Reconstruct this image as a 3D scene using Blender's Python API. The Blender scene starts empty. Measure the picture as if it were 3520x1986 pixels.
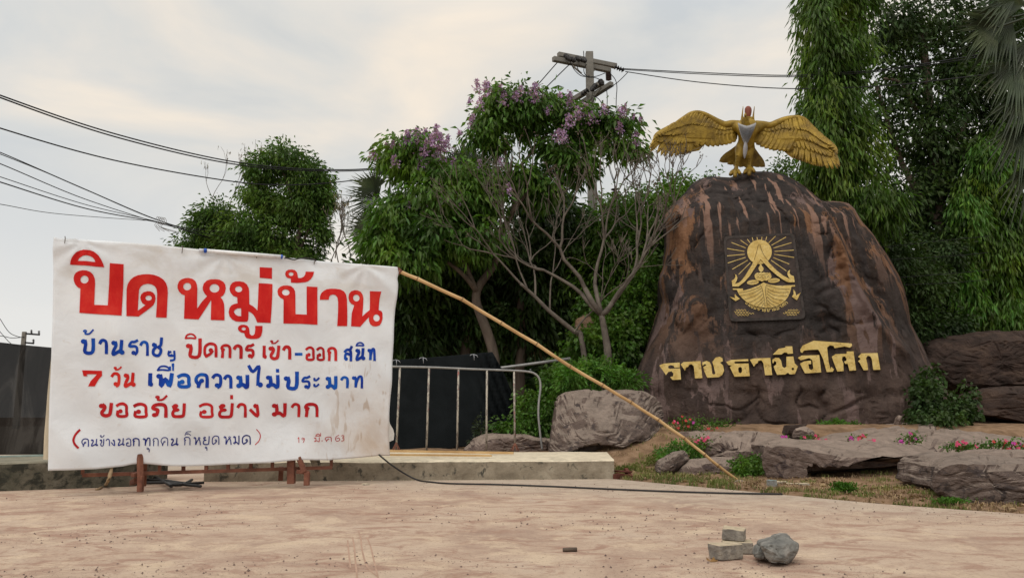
import bpy, bmesh, math, random
import numpy as np
from mathutils import Vector, noise
from mathutils.geometry import tessellate_polygon

S = bpy.context.scene
C = S.collection
R = math.radians
# ------------------------------------------------------------------ camera
F, CX, CY, HOR, H0 = 2700.0, 1760.0, 993.0, 1430.0, 0.75
PITCH = math.atan((HOR - CY) / F)
cam = bpy.data.objects.new('camera', bpy.data.cameras.new('camera'))
C.objects.link(cam); S.camera = cam
cam.location = (0, 0, H0)
cam.rotation_euler = (R(90) + PITCH, 0, 0)
cam.data.sensor_width = 36; cam.data.lens = F / 3520 * 36
cam.data.clip_end = 3000
# ------------------------------------------------------------------ light
SUN_EL, SUN_AZ = 52, 205          # azimuth clockwise from +Y: behind the camera, a little to its left
sun = bpy.data.objects.new('sun', bpy.data.lights.new('sun', 'SUN'))
C.objects.link(sun)
sun.data.energy = 1.3; sun.data.angle = R(45); sun.data.color = (1, .95, .87)
sd = Vector((math.sin(R(SUN_AZ)) * math.cos(R(SUN_EL)), math.cos(R(SUN_AZ)) * math.cos(R(SUN_EL)), math.sin(R(SUN_EL))))
sun.rotation_euler = sd.to_track_quat('Z', 'Y').to_euler()
sun.location = (-4, -6, 14)
S.view_settings.view_transform = 'Standard'; S.view_settings.look = 'None'
S.view_settings.exposure = 0.14; S.view_settings.gamma = 1
w = bpy.data.worlds.new("World"); S.world = w; w.use_nodes = True
nt = w.node_tree; nt.nodes.clear()
def N(nt, t, **kw):
    n = nt.nodes.new(t)
    for k, v in kw.items():
        if k.startswith('i_'): n.inputs[k[2:].replace('_', ' ')].default_value = v
        else: setattr(n, k, v)
    return n
def L(nt, a, b): nt.links.new(a, b)
def ramp(nt, fac, stops, interp='LINEAR'):
    r = N(nt, 'ShaderNodeValToRGB'); cr = r.color_ramp; cr.interpolation = interp
    while len(cr.elements) < len(stops): cr.elements.new(.5)
    for e, (p, c) in zip(cr.elements, stops):
        e.position = p; e.color = (c[0], c[1], c[2], 1) if hasattr(c, '__len__') else (c, c, c, 1)
    L(nt, fac, r.inputs[0]); return r.outputs[0]
def mixc(nt, fac, a, b, mode='MIX'):
    m = N(nt, 'ShaderNodeMix', data_type='RGBA', blend_type=mode)
    for s, v in ((m.inputs[0], fac), (m.inputs[6], a), (m.inputs[7], b)):
        if isinstance(v, (int, float)): s.default_value = v
        elif isinstance(v, tuple): s.default_value = (*v, 1)
        else: L(nt, v, s)
    return m.outputs[2]
tc = N(nt, 'ShaderNodeTexCoord')
mp = N(nt, 'ShaderNodeMapping'); mp.inputs['Scale'].default_value = (1, 1, 2.3); mp.inputs['Location'].default_value = (.45, .2, .35)
mp.inputs['Rotation'].default_value = (0, R(24), 0)
L(nt, tc.outputs['Generated'], mp.inputs[0])
n1 = N(nt, 'ShaderNodeTexNoise', i_Scale=2.7, i_Detail=7.0, i_Roughness=.5, i_Distortion=.5); L(nt, mp.outputs[0], n1.inputs[0])
n2 = N(nt, 'ShaderNodeTexNoise', i_Scale=1.1, i_Detail=3.0, i_Roughness=.5); L(nt, mp.outputs[0], n2.inputs[0])
c1 = ramp(nt, n1.outputs[0], [(.36, (.565, .60, .62)), (.46, (.66, .67, .655)), (.54, (.74, .715, .665)), (.64, (.86, .785, .68)), (.74, (.80, .75, .69))])
c2 = ramp(nt, n2.outputs[0], [(.35, (.93, .96, 1.0)), (.6, (1.03, 1.0, .97))])
cl = mixc(nt, 1.0, c1, c2, 'MULTIPLY')
# low haze lightens and flattens the clouds near the horizon; an overcast dome is brightest overhead
sx = N(nt, 'ShaderNodeSeparateXYZ'); L(nt, tc.outputs['Generated'], sx.inputs[0])
hz = ramp(nt, sx.outputs[2], [(0, 1), (.10, .85), (.32, 0)])
cl = mixc(nt, hz, cl, (.775, .765, .74))
zen = ramp(nt, sx.outputs[2], [(0, 1), (.45, 1), (1, 1.5)])
cl = mixc(nt, 1.0, cl, zen, 'MULTIPLY')
sky = N(nt, 'ShaderNodeTexSky', sky_type='NISHITA', sun_disc=False, sun_elevation=R(SUN_EL), sun_rotation=R(SUN_AZ), dust_density=3)
b1 = N(nt, 'ShaderNodeBackground', i_Strength=.1); L(nt, sky.outputs[0], b1.inputs[0])
b2 = N(nt, 'ShaderNodeBackground', i_Strength=1.0); L(nt, cl, b2.inputs[0])
ms = N(nt, 'ShaderNodeMixShader'); ms.inputs[0].default_value = .94
L(nt, b1.outputs[0], ms.inputs[1]); L(nt, b2.outputs[0], ms.inputs[2])
wo = N(nt, 'ShaderNodeOutputWorld'); L(nt, ms.outputs[0], wo.inputs[0])
S.cycles.max_bounces = 6; S.cycles.transparent_max_bounces = 8
# ------------------------------------------------------------------ helpers
cp, sp = math.cos(PITCH), math.sin(PITCH)
def ray(x, y):
    dx, dy = (x - CX) / F, (CY - y) / F
    return Vector((dx, cp - dy * sp, sp + dy * cp))
def P(x, y, Y):                     # the point seen at photo pixel x, y that stands Y metres away
    r = ray(x, y); return Vector((0, 0, H0)) + r * (Y / r.y)
def G(x, y, z=0.0):                 # the point seen at photo pixel x, y that lies on height z
    r = ray(x, y); return Vector((0, 0, H0)) + r * ((z - H0) / r.z)
def smooth(a, b, t):
    t = min(1, max(0, (t - a) / (b - a))); return t * t * (3 - 2 * t)
def tag(o, label=None, cat=None, group=None, kind=None):
    if label: o['label'] = label
    if cat: o['category'] = cat
    if group: o['group'] = group
    if kind: o['kind'] = kind
    return o
def empty(name, loc, label, cat, group=None):
    o = bpy.data.objects.new(name, None); C.objects.link(o); o.location = loc
    o.empty_display_size = .2
    return tag(o, label, cat, group)
def wloc(o):
    v = Vector((0, 0, 0))
    while o: v += o.location; o = o.parent
    return v
def link(name, me, mat, parent=None, loc=None, smoothf=True):
    """verts are given in world space; origin goes to loc (or the parent's origin)"""
    o = bpy.data.objects.new(name, me); C.objects.link(o)
    base = wloc(parent) if parent else Vector((0, 0, 0))
    l = Vector(loc) if loc is not None else base
    n = len(me.vertices); co = np.empty(n * 3, np.float32); me.vertices.foreach_get('co', co)
    co = co.reshape(-1, 3) - np.array(l, np.float32); me.vertices.foreach_set('co', co.ravel())
    o.parent = parent; o.location = l - base
    if mat: me.materials.append(mat)
    if smoothf: me.polygons.foreach_set('use_smooth', [True] * len(me.polygons))
    me.update(); return o
def mesh(vs, fs):
    me = bpy.data.meshes.new('m'); me.from_pydata([tuple(v) for v in vs], [], fs); me.update(); return me
def npmesh(v, f):
    me = bpy.data.meshes.new('m'); k = f.shape[1]
    me.vertices.add(len(v)); me.vertices.foreach_set('co', v.astype(np.float32).ravel())
    me.loops.add(f.size); me.loops.foreach_set('vertex_index', f.astype(np.int32).ravel())
    me.polygons.add(len(f)); me.polygons.foreach_set('loop_start', np.arange(0, f.size, k, dtype=np.int32))
    me.polygons.foreach_set('loop_total', np.full(len(f), k, np.int32))
    me.update(calc_edges=True); return me
class MB:
    def __init__(s): s.v = []; s.f = []
    def add(s, vs, fs):
        b = len(s.v); s.v += [tuple(v) for v in vs]; s.f += [tuple(i + b for i in f) for f in fs]; return s
    def tube(s, pts, rad, n=6, cap=True):
        pts = [Vector(p) for p in pts]
        if not hasattr(rad, '__len__'): rad = [rad] * len(pts)
        vs, fs = [], []; ref = None
        for i, p in enumerate(pts):
            d = (pts[min(i + 1, len(pts) - 1)] - pts[max(i - 1, 0)])
            if d.length < 1e-9: d = Vector((0, 0, 1))
            d.normalize()
            if ref is None: ref = Vector((0, 0, 1)) if abs(d.z) < .9 else Vector((1, 0, 0))
            a = d.cross(ref).normalized(); b = d.cross(a); ref = -b if b.dot(ref) < 0 else b
            b = a.cross(d).normalized(); ref = b
            for k in range(n):
                t = 2 * math.pi * k / n; vs.append(p + (a * math.cos(t) + b * math.sin(t)) * rad[i])
        for i in range(len(pts) - 1):
            for k in range(n):
                k2 = (k + 1) % n; fs.append((i * n + k, i * n + k2, (i + 1) * n + k2, (i + 1) * n + k))
        if cap: fs.append(tuple(range(n - 1, -1, -1))); fs.append(tuple((len(pts) - 1) * n + k for k in range(n)))
        return s.add(vs, fs)
    def box(s, c, d, ax=None, bev=0):
        c = Vector(c); X, Y, Z = ax or (Vector((1, 0, 0)), Vector((0, 1, 0)), Vector((0, 0, 1)))
        vs = [c + X * (a * d[0] / 2) + Y * (b * d[1] / 2) + Z * (e * d[2] / 2) for a in (-1, 1) for b in (-1, 1) for e in (-1, 1)]
        return s.add(vs, [(0, 1, 3, 2), (4, 6, 7, 5), (0, 4, 5, 1), (2, 3, 7, 6), (0, 2, 6, 4), (1, 5, 7, 3)])
    def bar(s, a, b, w, h):
        a, b = Vector(a), Vector(b); X = (b - a); l = X.length; X.normalize()
        Y = Vector((0, 0, 1)).cross(X)
        Y = Y.normalized() if Y.length > .05 else Vector((1, 0, 0)); Z = X.cross(Y)
        return s.box((a + b) / 2, (l, w, h), (X, Y, Z))
    def build(s, name, mat, parent=None, loc=None, smoothf=False):
        return link(name, mesh(s.v, s.f), mat, parent, loc, smoothf)
def catmull(pts, k=5, closed=False):
    p = [Vector(q) for q in pts]; n = len(p); out = []
    if n < 3 and not closed: return p
    rng = n if closed else n - 1
    for i in range(rng):
        if closed: a, b, c, d = p[i - 1], p[i], p[(i + 1) % n], p[(i + 2) % n]
        else: a, b, c, d = p[max(i - 1, 0)], p[i], p[i + 1], p[min(i + 2, n - 1)]
        for j in range(k):
            t = j / k
            out.append(.5 * ((2 * b) + (c - a) * t + (2 * a - 5 * b + 4 * c - d) * t * t + (3 * b - a - 3 * c + d) * t ** 3))
    if not closed: out.append(p[-1])
    return out
def bevel(o, wd, seg=2):
    m = o.modifiers.new('bevel', 'BEVEL'); m.width = wd; m.segments = seg; m.limit_method = 'ANGLE'; return o
# ------------------------------------------------------------------ materials
def mat(name, stops, scale=3., stretch=(1, 1, 1), detail=6., rough=.85, bump=.3, bscale=None, dist=.3, metal=0., spec=.3,
        spots=None, spotscale=12., transl=0., island=0., dust=None, bdist=.02, nrough=.6):
    m = bpy.data.materials.new(name); m.use_nodes = True; t = m.node_tree; t.nodes.clear()
    tc = N(t, 'ShaderNodeTexCoord'); mp = N(t, 'ShaderNodeMapping'); mp.inputs['Scale'].default_value = stretch
    L(t, tc.outputs['Object'], mp.inputs[0])
    n = N(t, 'ShaderNodeTexNoise', i_Scale=scale, i_Detail=detail, i_Roughness=nrough, i_Distortion=dist); L(t, mp.outputs[0], n.inputs[0])
    col = ramp(t, n.outputs[0], stops)
    if spots:
        n3 = N(t, 'ShaderNodeTexNoise', i_Scale=spotscale, i_Detail=5., i_Roughness=.65, i_Distortion=.4); L(t, mp.outputs[0], n3.inputs[0])
        col = mixc(t, ramp(t, n3.outputs[0], [(spots[1], 0), (spots[2], 1)]), col, spots[0])
    if dust:
        ge = N(t, 'ShaderNodeNewGeometry'); sz = N(t, 'ShaderNodeSeparateXYZ'); L(t, ge.outputs['Normal'], sz.inputs[0])
        nn = N(t, 'ShaderNodeMath', operation='MULTIPLY_ADD'); L(t, n.outputs[0], nn.inputs[0]); nn.inputs[1].default_value = .8; L(t, sz.outputs[2], nn.inputs[2])
        g_ = N(t, 'ShaderNodeTexNoise', i_Scale=spotscale * .8, i_Detail=8., i_Roughness=.7, i_Distortion=.5); L(t, mp.outputs[0], g_.inputs[0])
        dc = mixc(t, ramp(t, g_.outputs[0], [(.42, 0), (.66, .75)]), dust[0], tuple(c * .5 for c in dust[0]))
        col = mixc(t, ramp(t, nn.outputs[0], [(dust[1], 0), (dust[2], 1)]), col, dc)
    if island:
        ge = N(t, 'ShaderNodeNewGeometry')
        v = ramp(t, ge.outputs['Random Per Island'], [(0, 1 - island), (1, 1 + island)])
        hs = N(t, 'ShaderNodeHueSaturation'); L(t, col, hs.inputs['Color'])
        mm = N(t, 'ShaderNodeMapRange'); L(t, ge.outputs['Random Per Island'], mm.inputs[0]); mm.inputs[3].default_value = .485; mm.inputs[4].default_value = .515
        L(t, mm.outputs[0], hs.inputs['Hue']); col = mixc(t, 1., hs.outputs[0], v, 'MULTIPLY')
    p = N(t, 'ShaderNodeBsdfPrincipled', i_Roughness=rough, i_Metallic=metal); p.inputs['Specular IOR Level'].default_value = spec
    L(t, col, p.inputs['Base Color'])
    if bump:
        n2 = N(t, 'ShaderNodeTexNoise', i_Scale=bscale or scale * 5, i_Detail=8., i_Roughness=.65); L(t, mp.outputs[0], n2.inputs[0])
        bp = N(t, 'ShaderNodeBump', i_Strength=bump, i_Distance=bdist); L(t, n2.outputs[0], bp.inputs['Height']); L(t, bp.outputs[0], p.inputs['Normal'])
    out = N(t, 'ShaderNodeOutputMaterial')
    if transl:
        tr = N(t, 'ShaderNodeBsdfTranslucent'); L(t, mixc(t, 1., col, (1.3, 1.5, .5), 'MULTIPLY'), tr.inputs[0])
        x = N(t, 'ShaderNodeMixShader'); x.inputs[0].default_value = transl
        L(t, p.outputs[0], x.inputs[1]); L(t, tr.outputs[0], x.inputs[2]); L(t, x.outputs[0], out.inputs[0])
    else: L(t, p.outputs[0], out.inputs[0])
    return m
def flat(name, c, rough=.6, metal=0., var=.15, sc=8, **k):
    a = tuple(x * (1 - var) for x in c); b = tuple(min(1, x * (1 + var)) for x in c)
    return mat(name, [(.3, a), (.7, b)], scale=sc, rough=rough, metal=metal, bump=k.pop('bump', .1), **k)
M = {}
def plaza_mat():
    m = bpy.data.materials.new('sandy_concrete'); m.use_nodes = True; t = m.node_tree; t.nodes.clear(); tc = N(t, 'ShaderNodeTexCoord')
    def nz(stretch, sc, det=6, ro=.6, dist=.3, loc=(0, 0, 0)):
        mp = N(t, 'ShaderNodeMapping'); mp.inputs['Scale'].default_value = stretch; mp.inputs['Location'].default_value = loc; L(t, tc.outputs['Object'], mp.inputs[0])
        q = N(t, 'ShaderNodeTexNoise', i_Scale=float(sc), i_Detail=float(det), i_Roughness=ro, i_Distortion=dist); L(t, mp.outputs[0], q.inputs[0]); return q.outputs[0]
    col = ramp(t, nz((1, 1, 1), 1.1, 10, .72, .6), [(.34, (.36, .255, .20)), (.46, (.46, .34, .26)), (.56, (.53, .41, .315)), (.68, (.48, .375, .30))])
    col = mixc(t, ramp(t, nz((.8, 1.3, 1), 3.4, 9, .75, .9, (3, 1, 0)), [(.5, 0), (.60, .8)]), col, (.33, .20, .15))       # scuffed red earth
    col = mixc(t, ramp(t, nz((1, 1, 1), 2.3, 9, .7, .5, (8, 5, 0)), [(.53, 0), (.62, .7)]), col, (.62, .49, .36))          # pale washed sand
    # swept bare concrete along the island and the garden edge
    sx = N(t, 'ShaderNodeSeparateXYZ'); L(t, tc.outputs['Object'], sx.inputs[0])
    dd = N(t, 'ShaderNodeMath', operation='MULTIPLY_ADD'); L(t, sx.outputs[0], dd.inputs[0]); dd.inputs[1].default_value = .55; L(t, sx.outputs[1], dd.inputs[2])
    nn = N(t, 'ShaderNodeMath', operation='MULTIPLY_ADD'); L(t, nz((1, 1, 1), 1.2, 6), nn.inputs[0]); nn.inputs[1].default_value = 2.2; L(t, dd.outputs[0], nn.inputs[2])
    mr = N(t, 'ShaderNodeMapRange'); L(t, nn.outputs[0], mr.inputs[0]); mr.inputs[1].default_value = 8.6; mr.inputs[2].default_value = 10.4; mr.inputs[4].default_value = .6
    col = mixc(t, mr.outputs[0], col, ramp(t, nz((1, 1, 1), 7, 8, .7), [(.35, (.33, .29, .24)), (.6, (.48, .42, .345))]))
    col = mixc(t, ramp(t, nz((1, 1, 1), 46, 5, .75, .2), [(.56, 0), (.66, .7)]), col, (.20, .14, .12))                      # fine dark specks
    p = N(t, 'ShaderNodeBsdfPrincipled', i_Roughness=.95); p.inputs['Specular IOR Level'].default_value = .08; L(t, col, p.inputs['Base Color'])
    bp = N(t, 'ShaderNodeBump', i_Strength=.8, i_Distance=.014); L(t, nz((1, 1, 1), 30, 8, .75), bp.inputs['Height'])
    b2 = N(t, 'ShaderNodeBump', i_Strength=.5, i_Distance=.02); L(t, nz((1, 1, 1), 5, 8, .7, .8), b2.inputs['Height']); L(t, b2.outputs[0], bp.inputs['Normal']); L(t, bp.outputs[0], p.inputs['Normal'])
    o = N(t, 'ShaderNodeOutputMaterial'); L(t, p.outputs[0], o.inputs[0]); return m
M['plaza'] = plaza_mat()
M['soil'] = mat('dry_soil', [(.3, (.12, .075, .045)), (.5, (.22, .14, .085)), (.7, (.30, .20, .13))], scale=5, bump=.8, bscale=30, rough=1, spec=.1)
M['rock'] = mat('brown_sandstone', [(.3, (.10, .072, .062)), (.45, (.16, .118, .10)), (.6, (.21, .158, .135)), (.75, (.27, .21, .178))], scale=3.2, stretch=(1, 1, 1.5), bump=1., bscale=13,
                dust=((.30, .235, .195), .95, 1.4), spec=.15, bdist=.05, spots=((.075, .055, .052), .54, .62), spotscale=6, dist=.5, nrough=.7)
M['rock_grey'] = mat('grey_brown_sandstone', [(.3, (.085, .063, .055)), (.5, (.145, .108, .092)), (.7, (.215, .168, .145))], scale=4, stretch=(1, 1, 1.5), bump=1., bscale=15,
                     dust=((.27, .215, .18), .95, 1.4), spec=.15, bdist=.05, spots=((.07, .055, .052), .53, .61), spotscale=7, dist=.5, nrough=.7)
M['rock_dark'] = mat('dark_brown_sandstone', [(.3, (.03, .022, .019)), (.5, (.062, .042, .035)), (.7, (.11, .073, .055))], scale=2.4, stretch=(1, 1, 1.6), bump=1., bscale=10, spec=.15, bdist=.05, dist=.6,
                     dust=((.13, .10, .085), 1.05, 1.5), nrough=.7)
M['concrete'] = mat('stained_concrete', [(.3, (.13, .105, .075)), (.5, (.25, .21, .155)), (.7, (.37, .32, .245))], scale=2.6, bump=.6, bscale=20, spots=((.06, .056, .045), .56, .66), spotscale=9, dust=((.70, .61, .46), .7, 1.0), nrough=.7)
M['concrete_mossy'] = mat('mossy_concrete', [(.3, (.045, .045, .03)), (.5, (.12, .108, .08)), (.7, (.2, .18, .145))], scale=3., bump=.6, bscale=20, spots=((.03, .03, .022), .5, .6), spotscale=7, dust=((.26, .24, .18), .9, 1.3), nrough=.7)
M['pole_concrete'] = flat('pole_concrete', (.19, .18, .16), .9, sc=6)
M['black'] = flat('black_insulator', (.02, .018, .018), .5)
M['wire'] = flat('wire_dark', (.012, .012, .014), .7, bump=0)
M['leaf_a'] = mat('leaf_green', [(.3, (.036, .085, .012)), (.5, (.075, .155, .02)), (.7, (.15, .25, .03))], scale=1.1, detail=3, rough=.5, bump=0, transl=.3, island=.35, spec=.35)
M['leaf_acacia'] = mat('leaf_olive_green', [(.3, (.035, .075, .014)), (.5, (.066, .125, .022)), (.7, (.135, .21, .035))], scale=.7, detail=3, rough=.55, bump=0, transl=.3, island=.35)
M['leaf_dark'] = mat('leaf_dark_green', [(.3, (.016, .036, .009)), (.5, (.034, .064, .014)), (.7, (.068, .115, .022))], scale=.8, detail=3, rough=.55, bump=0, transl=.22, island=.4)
M['leaf_weep'] = mat('leaf_willow_green', [(.3, (.032, .07, .010)), (.5, (.07, .13, .016)), (.7, (.16, .23, .028))], scale=.9, detail=3, rough=.5, bump=0, transl=.3, island=.4)
M['leaf_bright'] = mat('leaf_bright_green', [(.3, (.045, .11, .016)), (.5, (.08, .18, .025)), (.7, (.15, .27, .035))], scale=2, detail=3, rough=.5, bump=0, transl=.3, island=.35)
M['leaf_palm'] = mat('leaf_palm', [(.3, (.018, .03, .014)), (.5, (.036, .052, .022)), (.7, (.07, .085, .04))], scale=2, detail=3, rough=.5, bump=0, transl=.15, island=.35)
M['leaf_palm_dry'] = mat('leaf_palm_dry', [(.3, (.10, .08, .05)), (.7, (.22, .18, .11))], scale=2, detail=3, rough=.7, bump=0, transl=.1, island=.3)
M['petal_purple'] = mat('petal_lilac', [(.3, (.36, .20, .44)), (.7, (.60, .42, .68))], scale=3, bump=0, transl=.3, island=.25)
M['petal_pink'] = flat('petal_pink', (.52, .045, .13), .6, bump=0, transl=0)
M['petal_red'] = flat('petal_red', (.45, .035, .035), .6, bump=0)
M['petal_magenta'] = flat('petal_magenta', (.36, .025, .24), .6, bump=0)
M['bark'] = mat('bark_grey_brown', [(.3, (.06, .045, .035)), (.7, (.17, .13, .10))], scale=6, stretch=(1, 1, .3), bump=.7, bscale=30)
M['bark_pale'] = mat('bark_pale_grey', [(.3, (.075, .06, .05)), (.7, (.165, .14, .115))], scale=6, bump=.5, bscale=30)
M['grass'] = mat('grass_blades', [(.3, (.07, .11, .025)), (.5, (.15, .17, .05)), (.7, (.28, .24, .10))], scale=1.5, bump=0, transl=.25, island=.3)
M['straw'] = mat('dry_grass', [(.3, (.16, .10, .055)), (.7, (.38, .27, .16))], scale=3, bump=0, transl=.1, island=.35)
M['bamboo'] = mat('bamboo_tan', [(.3, (.36, .21, .085)), (.5, (.52, .33, .15)), (.7, (.60, .41, .20))], scale=4, stretch=(.6, 1, 1), rough=.45, bump=.1, spec=.4)
M['steel'] = mat('galvanised_steel', [(.3, (.22, .22, .22)), (.7, (.36, .35, .34))], scale=9, rough=.5, metal=.3, bump=.1)
M['rust'] = mat('red_oxide_steel', [(.3, (.09, .038, .024)), (.5, (.155, .06, .038)), (.7, (.23, .10, .062))], scale=9, rough=.75, bump=.2)
M['net_black'] = mat('black_shade_net', [(.3, (.007, .009, .010)), (.7, (.013, .016, .018))], scale=3, rough=.9, bump=.6, bscale=70, spec=.1)
M['gold'] = mat('gold_paint', [(.3, (.11, .065, .007)), (.5, (.24, .15, .012)), (.7, (.38, .25, .028))], scale=5, rough=.45, bump=.6, bscale=40, metal=.35, spec=.5)
M['gold_leaf'] = mat('pale_gold_paint', [(.3, (.42, .27, .06)), (.45, (.58, .41, .12)), (.7, (.68, .52, .20))], scale=9, rough=.5, bump=.9, bscale=30, spec=.4, spots=((.26, .16, .05), .60, .72), spotscale=12)
M['silver'] = flat('silver_paint', (.40, .41, .44), .4, metal=.3)
M['brick_red'] = flat('red_brown_paint', (.21, .06, .035), .6)
# ------------------------------------------------------------------ ground
EDGE = [G(x, y) for x, y in ((2105, 1645), (2400, 1672), (2700, 1700), (3000, 1728), (3250, 1747), (3520, 1765), (3900, 1790), (4600, 1835))]
def ye(x):
    if x <= EDGE[0].x: return EDGE[0].y
    for a, b in zip(EDGE, EDGE[1:]):
        if x <= b.x: return a.y + (b.y - a.y) * (x - a.x) / (b.x - a.x)
    return b.y
def terrain(x, y):
    n = .03 * noise.noise((x * 1.7, y * 1.7, 0)) + .012 * noise.noise((x * 7, y * 7, 3))
    d = (y - ye(x)) * .62
    zg = -.02 + .045 * smooth(-.02, .12, d) + .12 * smooth(.8, 3, d) + .46 * smooth(11.3, 13.1, y) * smooth(0, 1, d) + n * smooth(0, .5, d)
    zb = -.02 + .20 * smooth(11.7, 12.2, y) * smooth(-3.9, -3.3, x)
    if zb > 0: zb += n
    t = smooth(1.0, 1.7, x)
    if y < 9.5: t = 1 if x > 1.1 else 0
    return zb * (1 - t) + zg * t
def ground():
    xs = list(np.concatenate([np.linspace(-300, -14, 14), np.linspace(-12, .8, 50), np.linspace(.9, 9, 110), np.linspace(9.4, 20, 20), np.linspace(24, 300, 14)]))
    ys = list(np.concatenate([np.linspace(-60, 2, 8), np.linspace(3, 6, 12), np.linspace(6.1, 15.5, 120), np.linspace(16, 30, 15), np.linspace(36, 500, 12)]))
    vs = [(x, y, terrain(x, y)) for y in ys for x in xs]; w_ = len(xs)
    fs = [(j * w_ + i, j * w_ + i + 1, (j + 1) * w_ + i + 1, (j + 1) * w_ + i) for j in range(len(ys) - 1) for i in range(w_ - 1)]
    tag(link('ground', mesh(vs, fs), M['soil']), kind='structure')
ground()
def plaza():
    # one sheet: in front of the kerb, round its left end through the gap, and along the curved garden edge
    e = [(v.x, v.y) for v in catmull([Vector((p.x, p.y, 0)) for p in EDGE], 6)]
    pl = e + [(12, -3), (12, -40), (-60, -40), (-60, 60), (-3.75, 60), (-3.75, 11.2), (1.3, 11.2)]
    bm = bmesh.new(); bm.faces.new([bm.verts.new((x, y, 0)) for x, y in pl]); bmesh.ops.triangulate(bm, faces=bm.faces[:])
    for k in np.arange(-6, 6, .5):
        bmesh.ops.bisect_plane(bm, geom=bm.verts[:] + bm.edges[:] + bm.faces[:], plane_co=(k, 0, 0), plane_no=(1, 0, 0))
    bmesh.ops.solidify(bm, geom=bm.faces[:], thickness=.03)
    me = bpy.data.meshes.new('m'); bm.to_mesh(me); bm.free()
    o = link('plaza', me, M['plaza'], smoothf=False); tag(o, kind='structure')
    bpy.context.view_layer.update()
    zt = max(v.co.z for v in me.vertices)
    for v in me.vertices: v.co.z -= zt
plaza()
# ------------------------------------------------------------------ rocks
def resample(poly, n, c=None):
    """star-shaped resampling of a pixel outline by angle"""
    if c is None: c = (sum(p[0] for p in poly) / len(poly), sum(p[1] for p in poly) / len(poly))
    out = []
    for k in range(n):
        t = 2 * math.pi * k / n; dx, dy = math.cos(t), math.sin(t); best = 0
        for a, b in zip(poly, poly[1:] + poly[:1]):
            ex, ey = b[0] - a[0], b[1] - a[1]; den = dx * ey - dy * ex
            if abs(den) < 1e-9: continue
            ax, ay = a[0] - c[0], a[1] - c[1]
            s = (ax * ey - ay * ex) / den; u = (ax * dy - ay * dx) / den
            if s > 0 and -1e-6 <= u <= 1 + 1e-6: best = max(best, s)
        out.append((c[0] + dx * best, c[1] + dy * best))
    return c, out
def pix(v):
    z = v.z - H0; f = v.y * cp + z * sp; return CX + F * v.x / f, CY - F * (-v.y * sp + z * cp) / f
def below(curve, amt, soft=7):
    def g(x, y):
        if x <= curve[0][0] or x >= curve[-1][0]: return 0
        for a, b in zip(curve, curve[1:]):
            if x <= b[0]:
                yy = a[1] + (b[1] - a[1]) * (x - a[0]) / (b[0] - a[0]); e = min(1, (x - curve[0][0]) / 25, (curve[-1][0] - x) / 25)
                return amt * e * smooth(-2, soft, y - yy)
    return g
def rough(v, nrm, amp, sc, strata, seed):
    p = v * sc + Vector((seed * 7.3, seed * 3.1, seed))
    d = noise.fractal(p, 1.0, 2.1, 6) * amp * .7
    q = Vector((v.x * .8 * sc, v.y * .8 * sc, v.z * 4.2 * sc + noise.noise(v * sc * .9) * 1.6)) + Vector((seed, 0, 0))
    r_ = 1 - abs(noise.noise(q)) * 2; d -= strata * max(0, r_ - .72) * 2.0
    c_ = noise.voronoi(p * .55 + Vector((.3, .1, .2)) * noise.noise(p * 2))[0]; d -= amp * .5 * (1 - smooth(0, .06, c_[1] - c_[0]))
    return v + nrm * d
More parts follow.
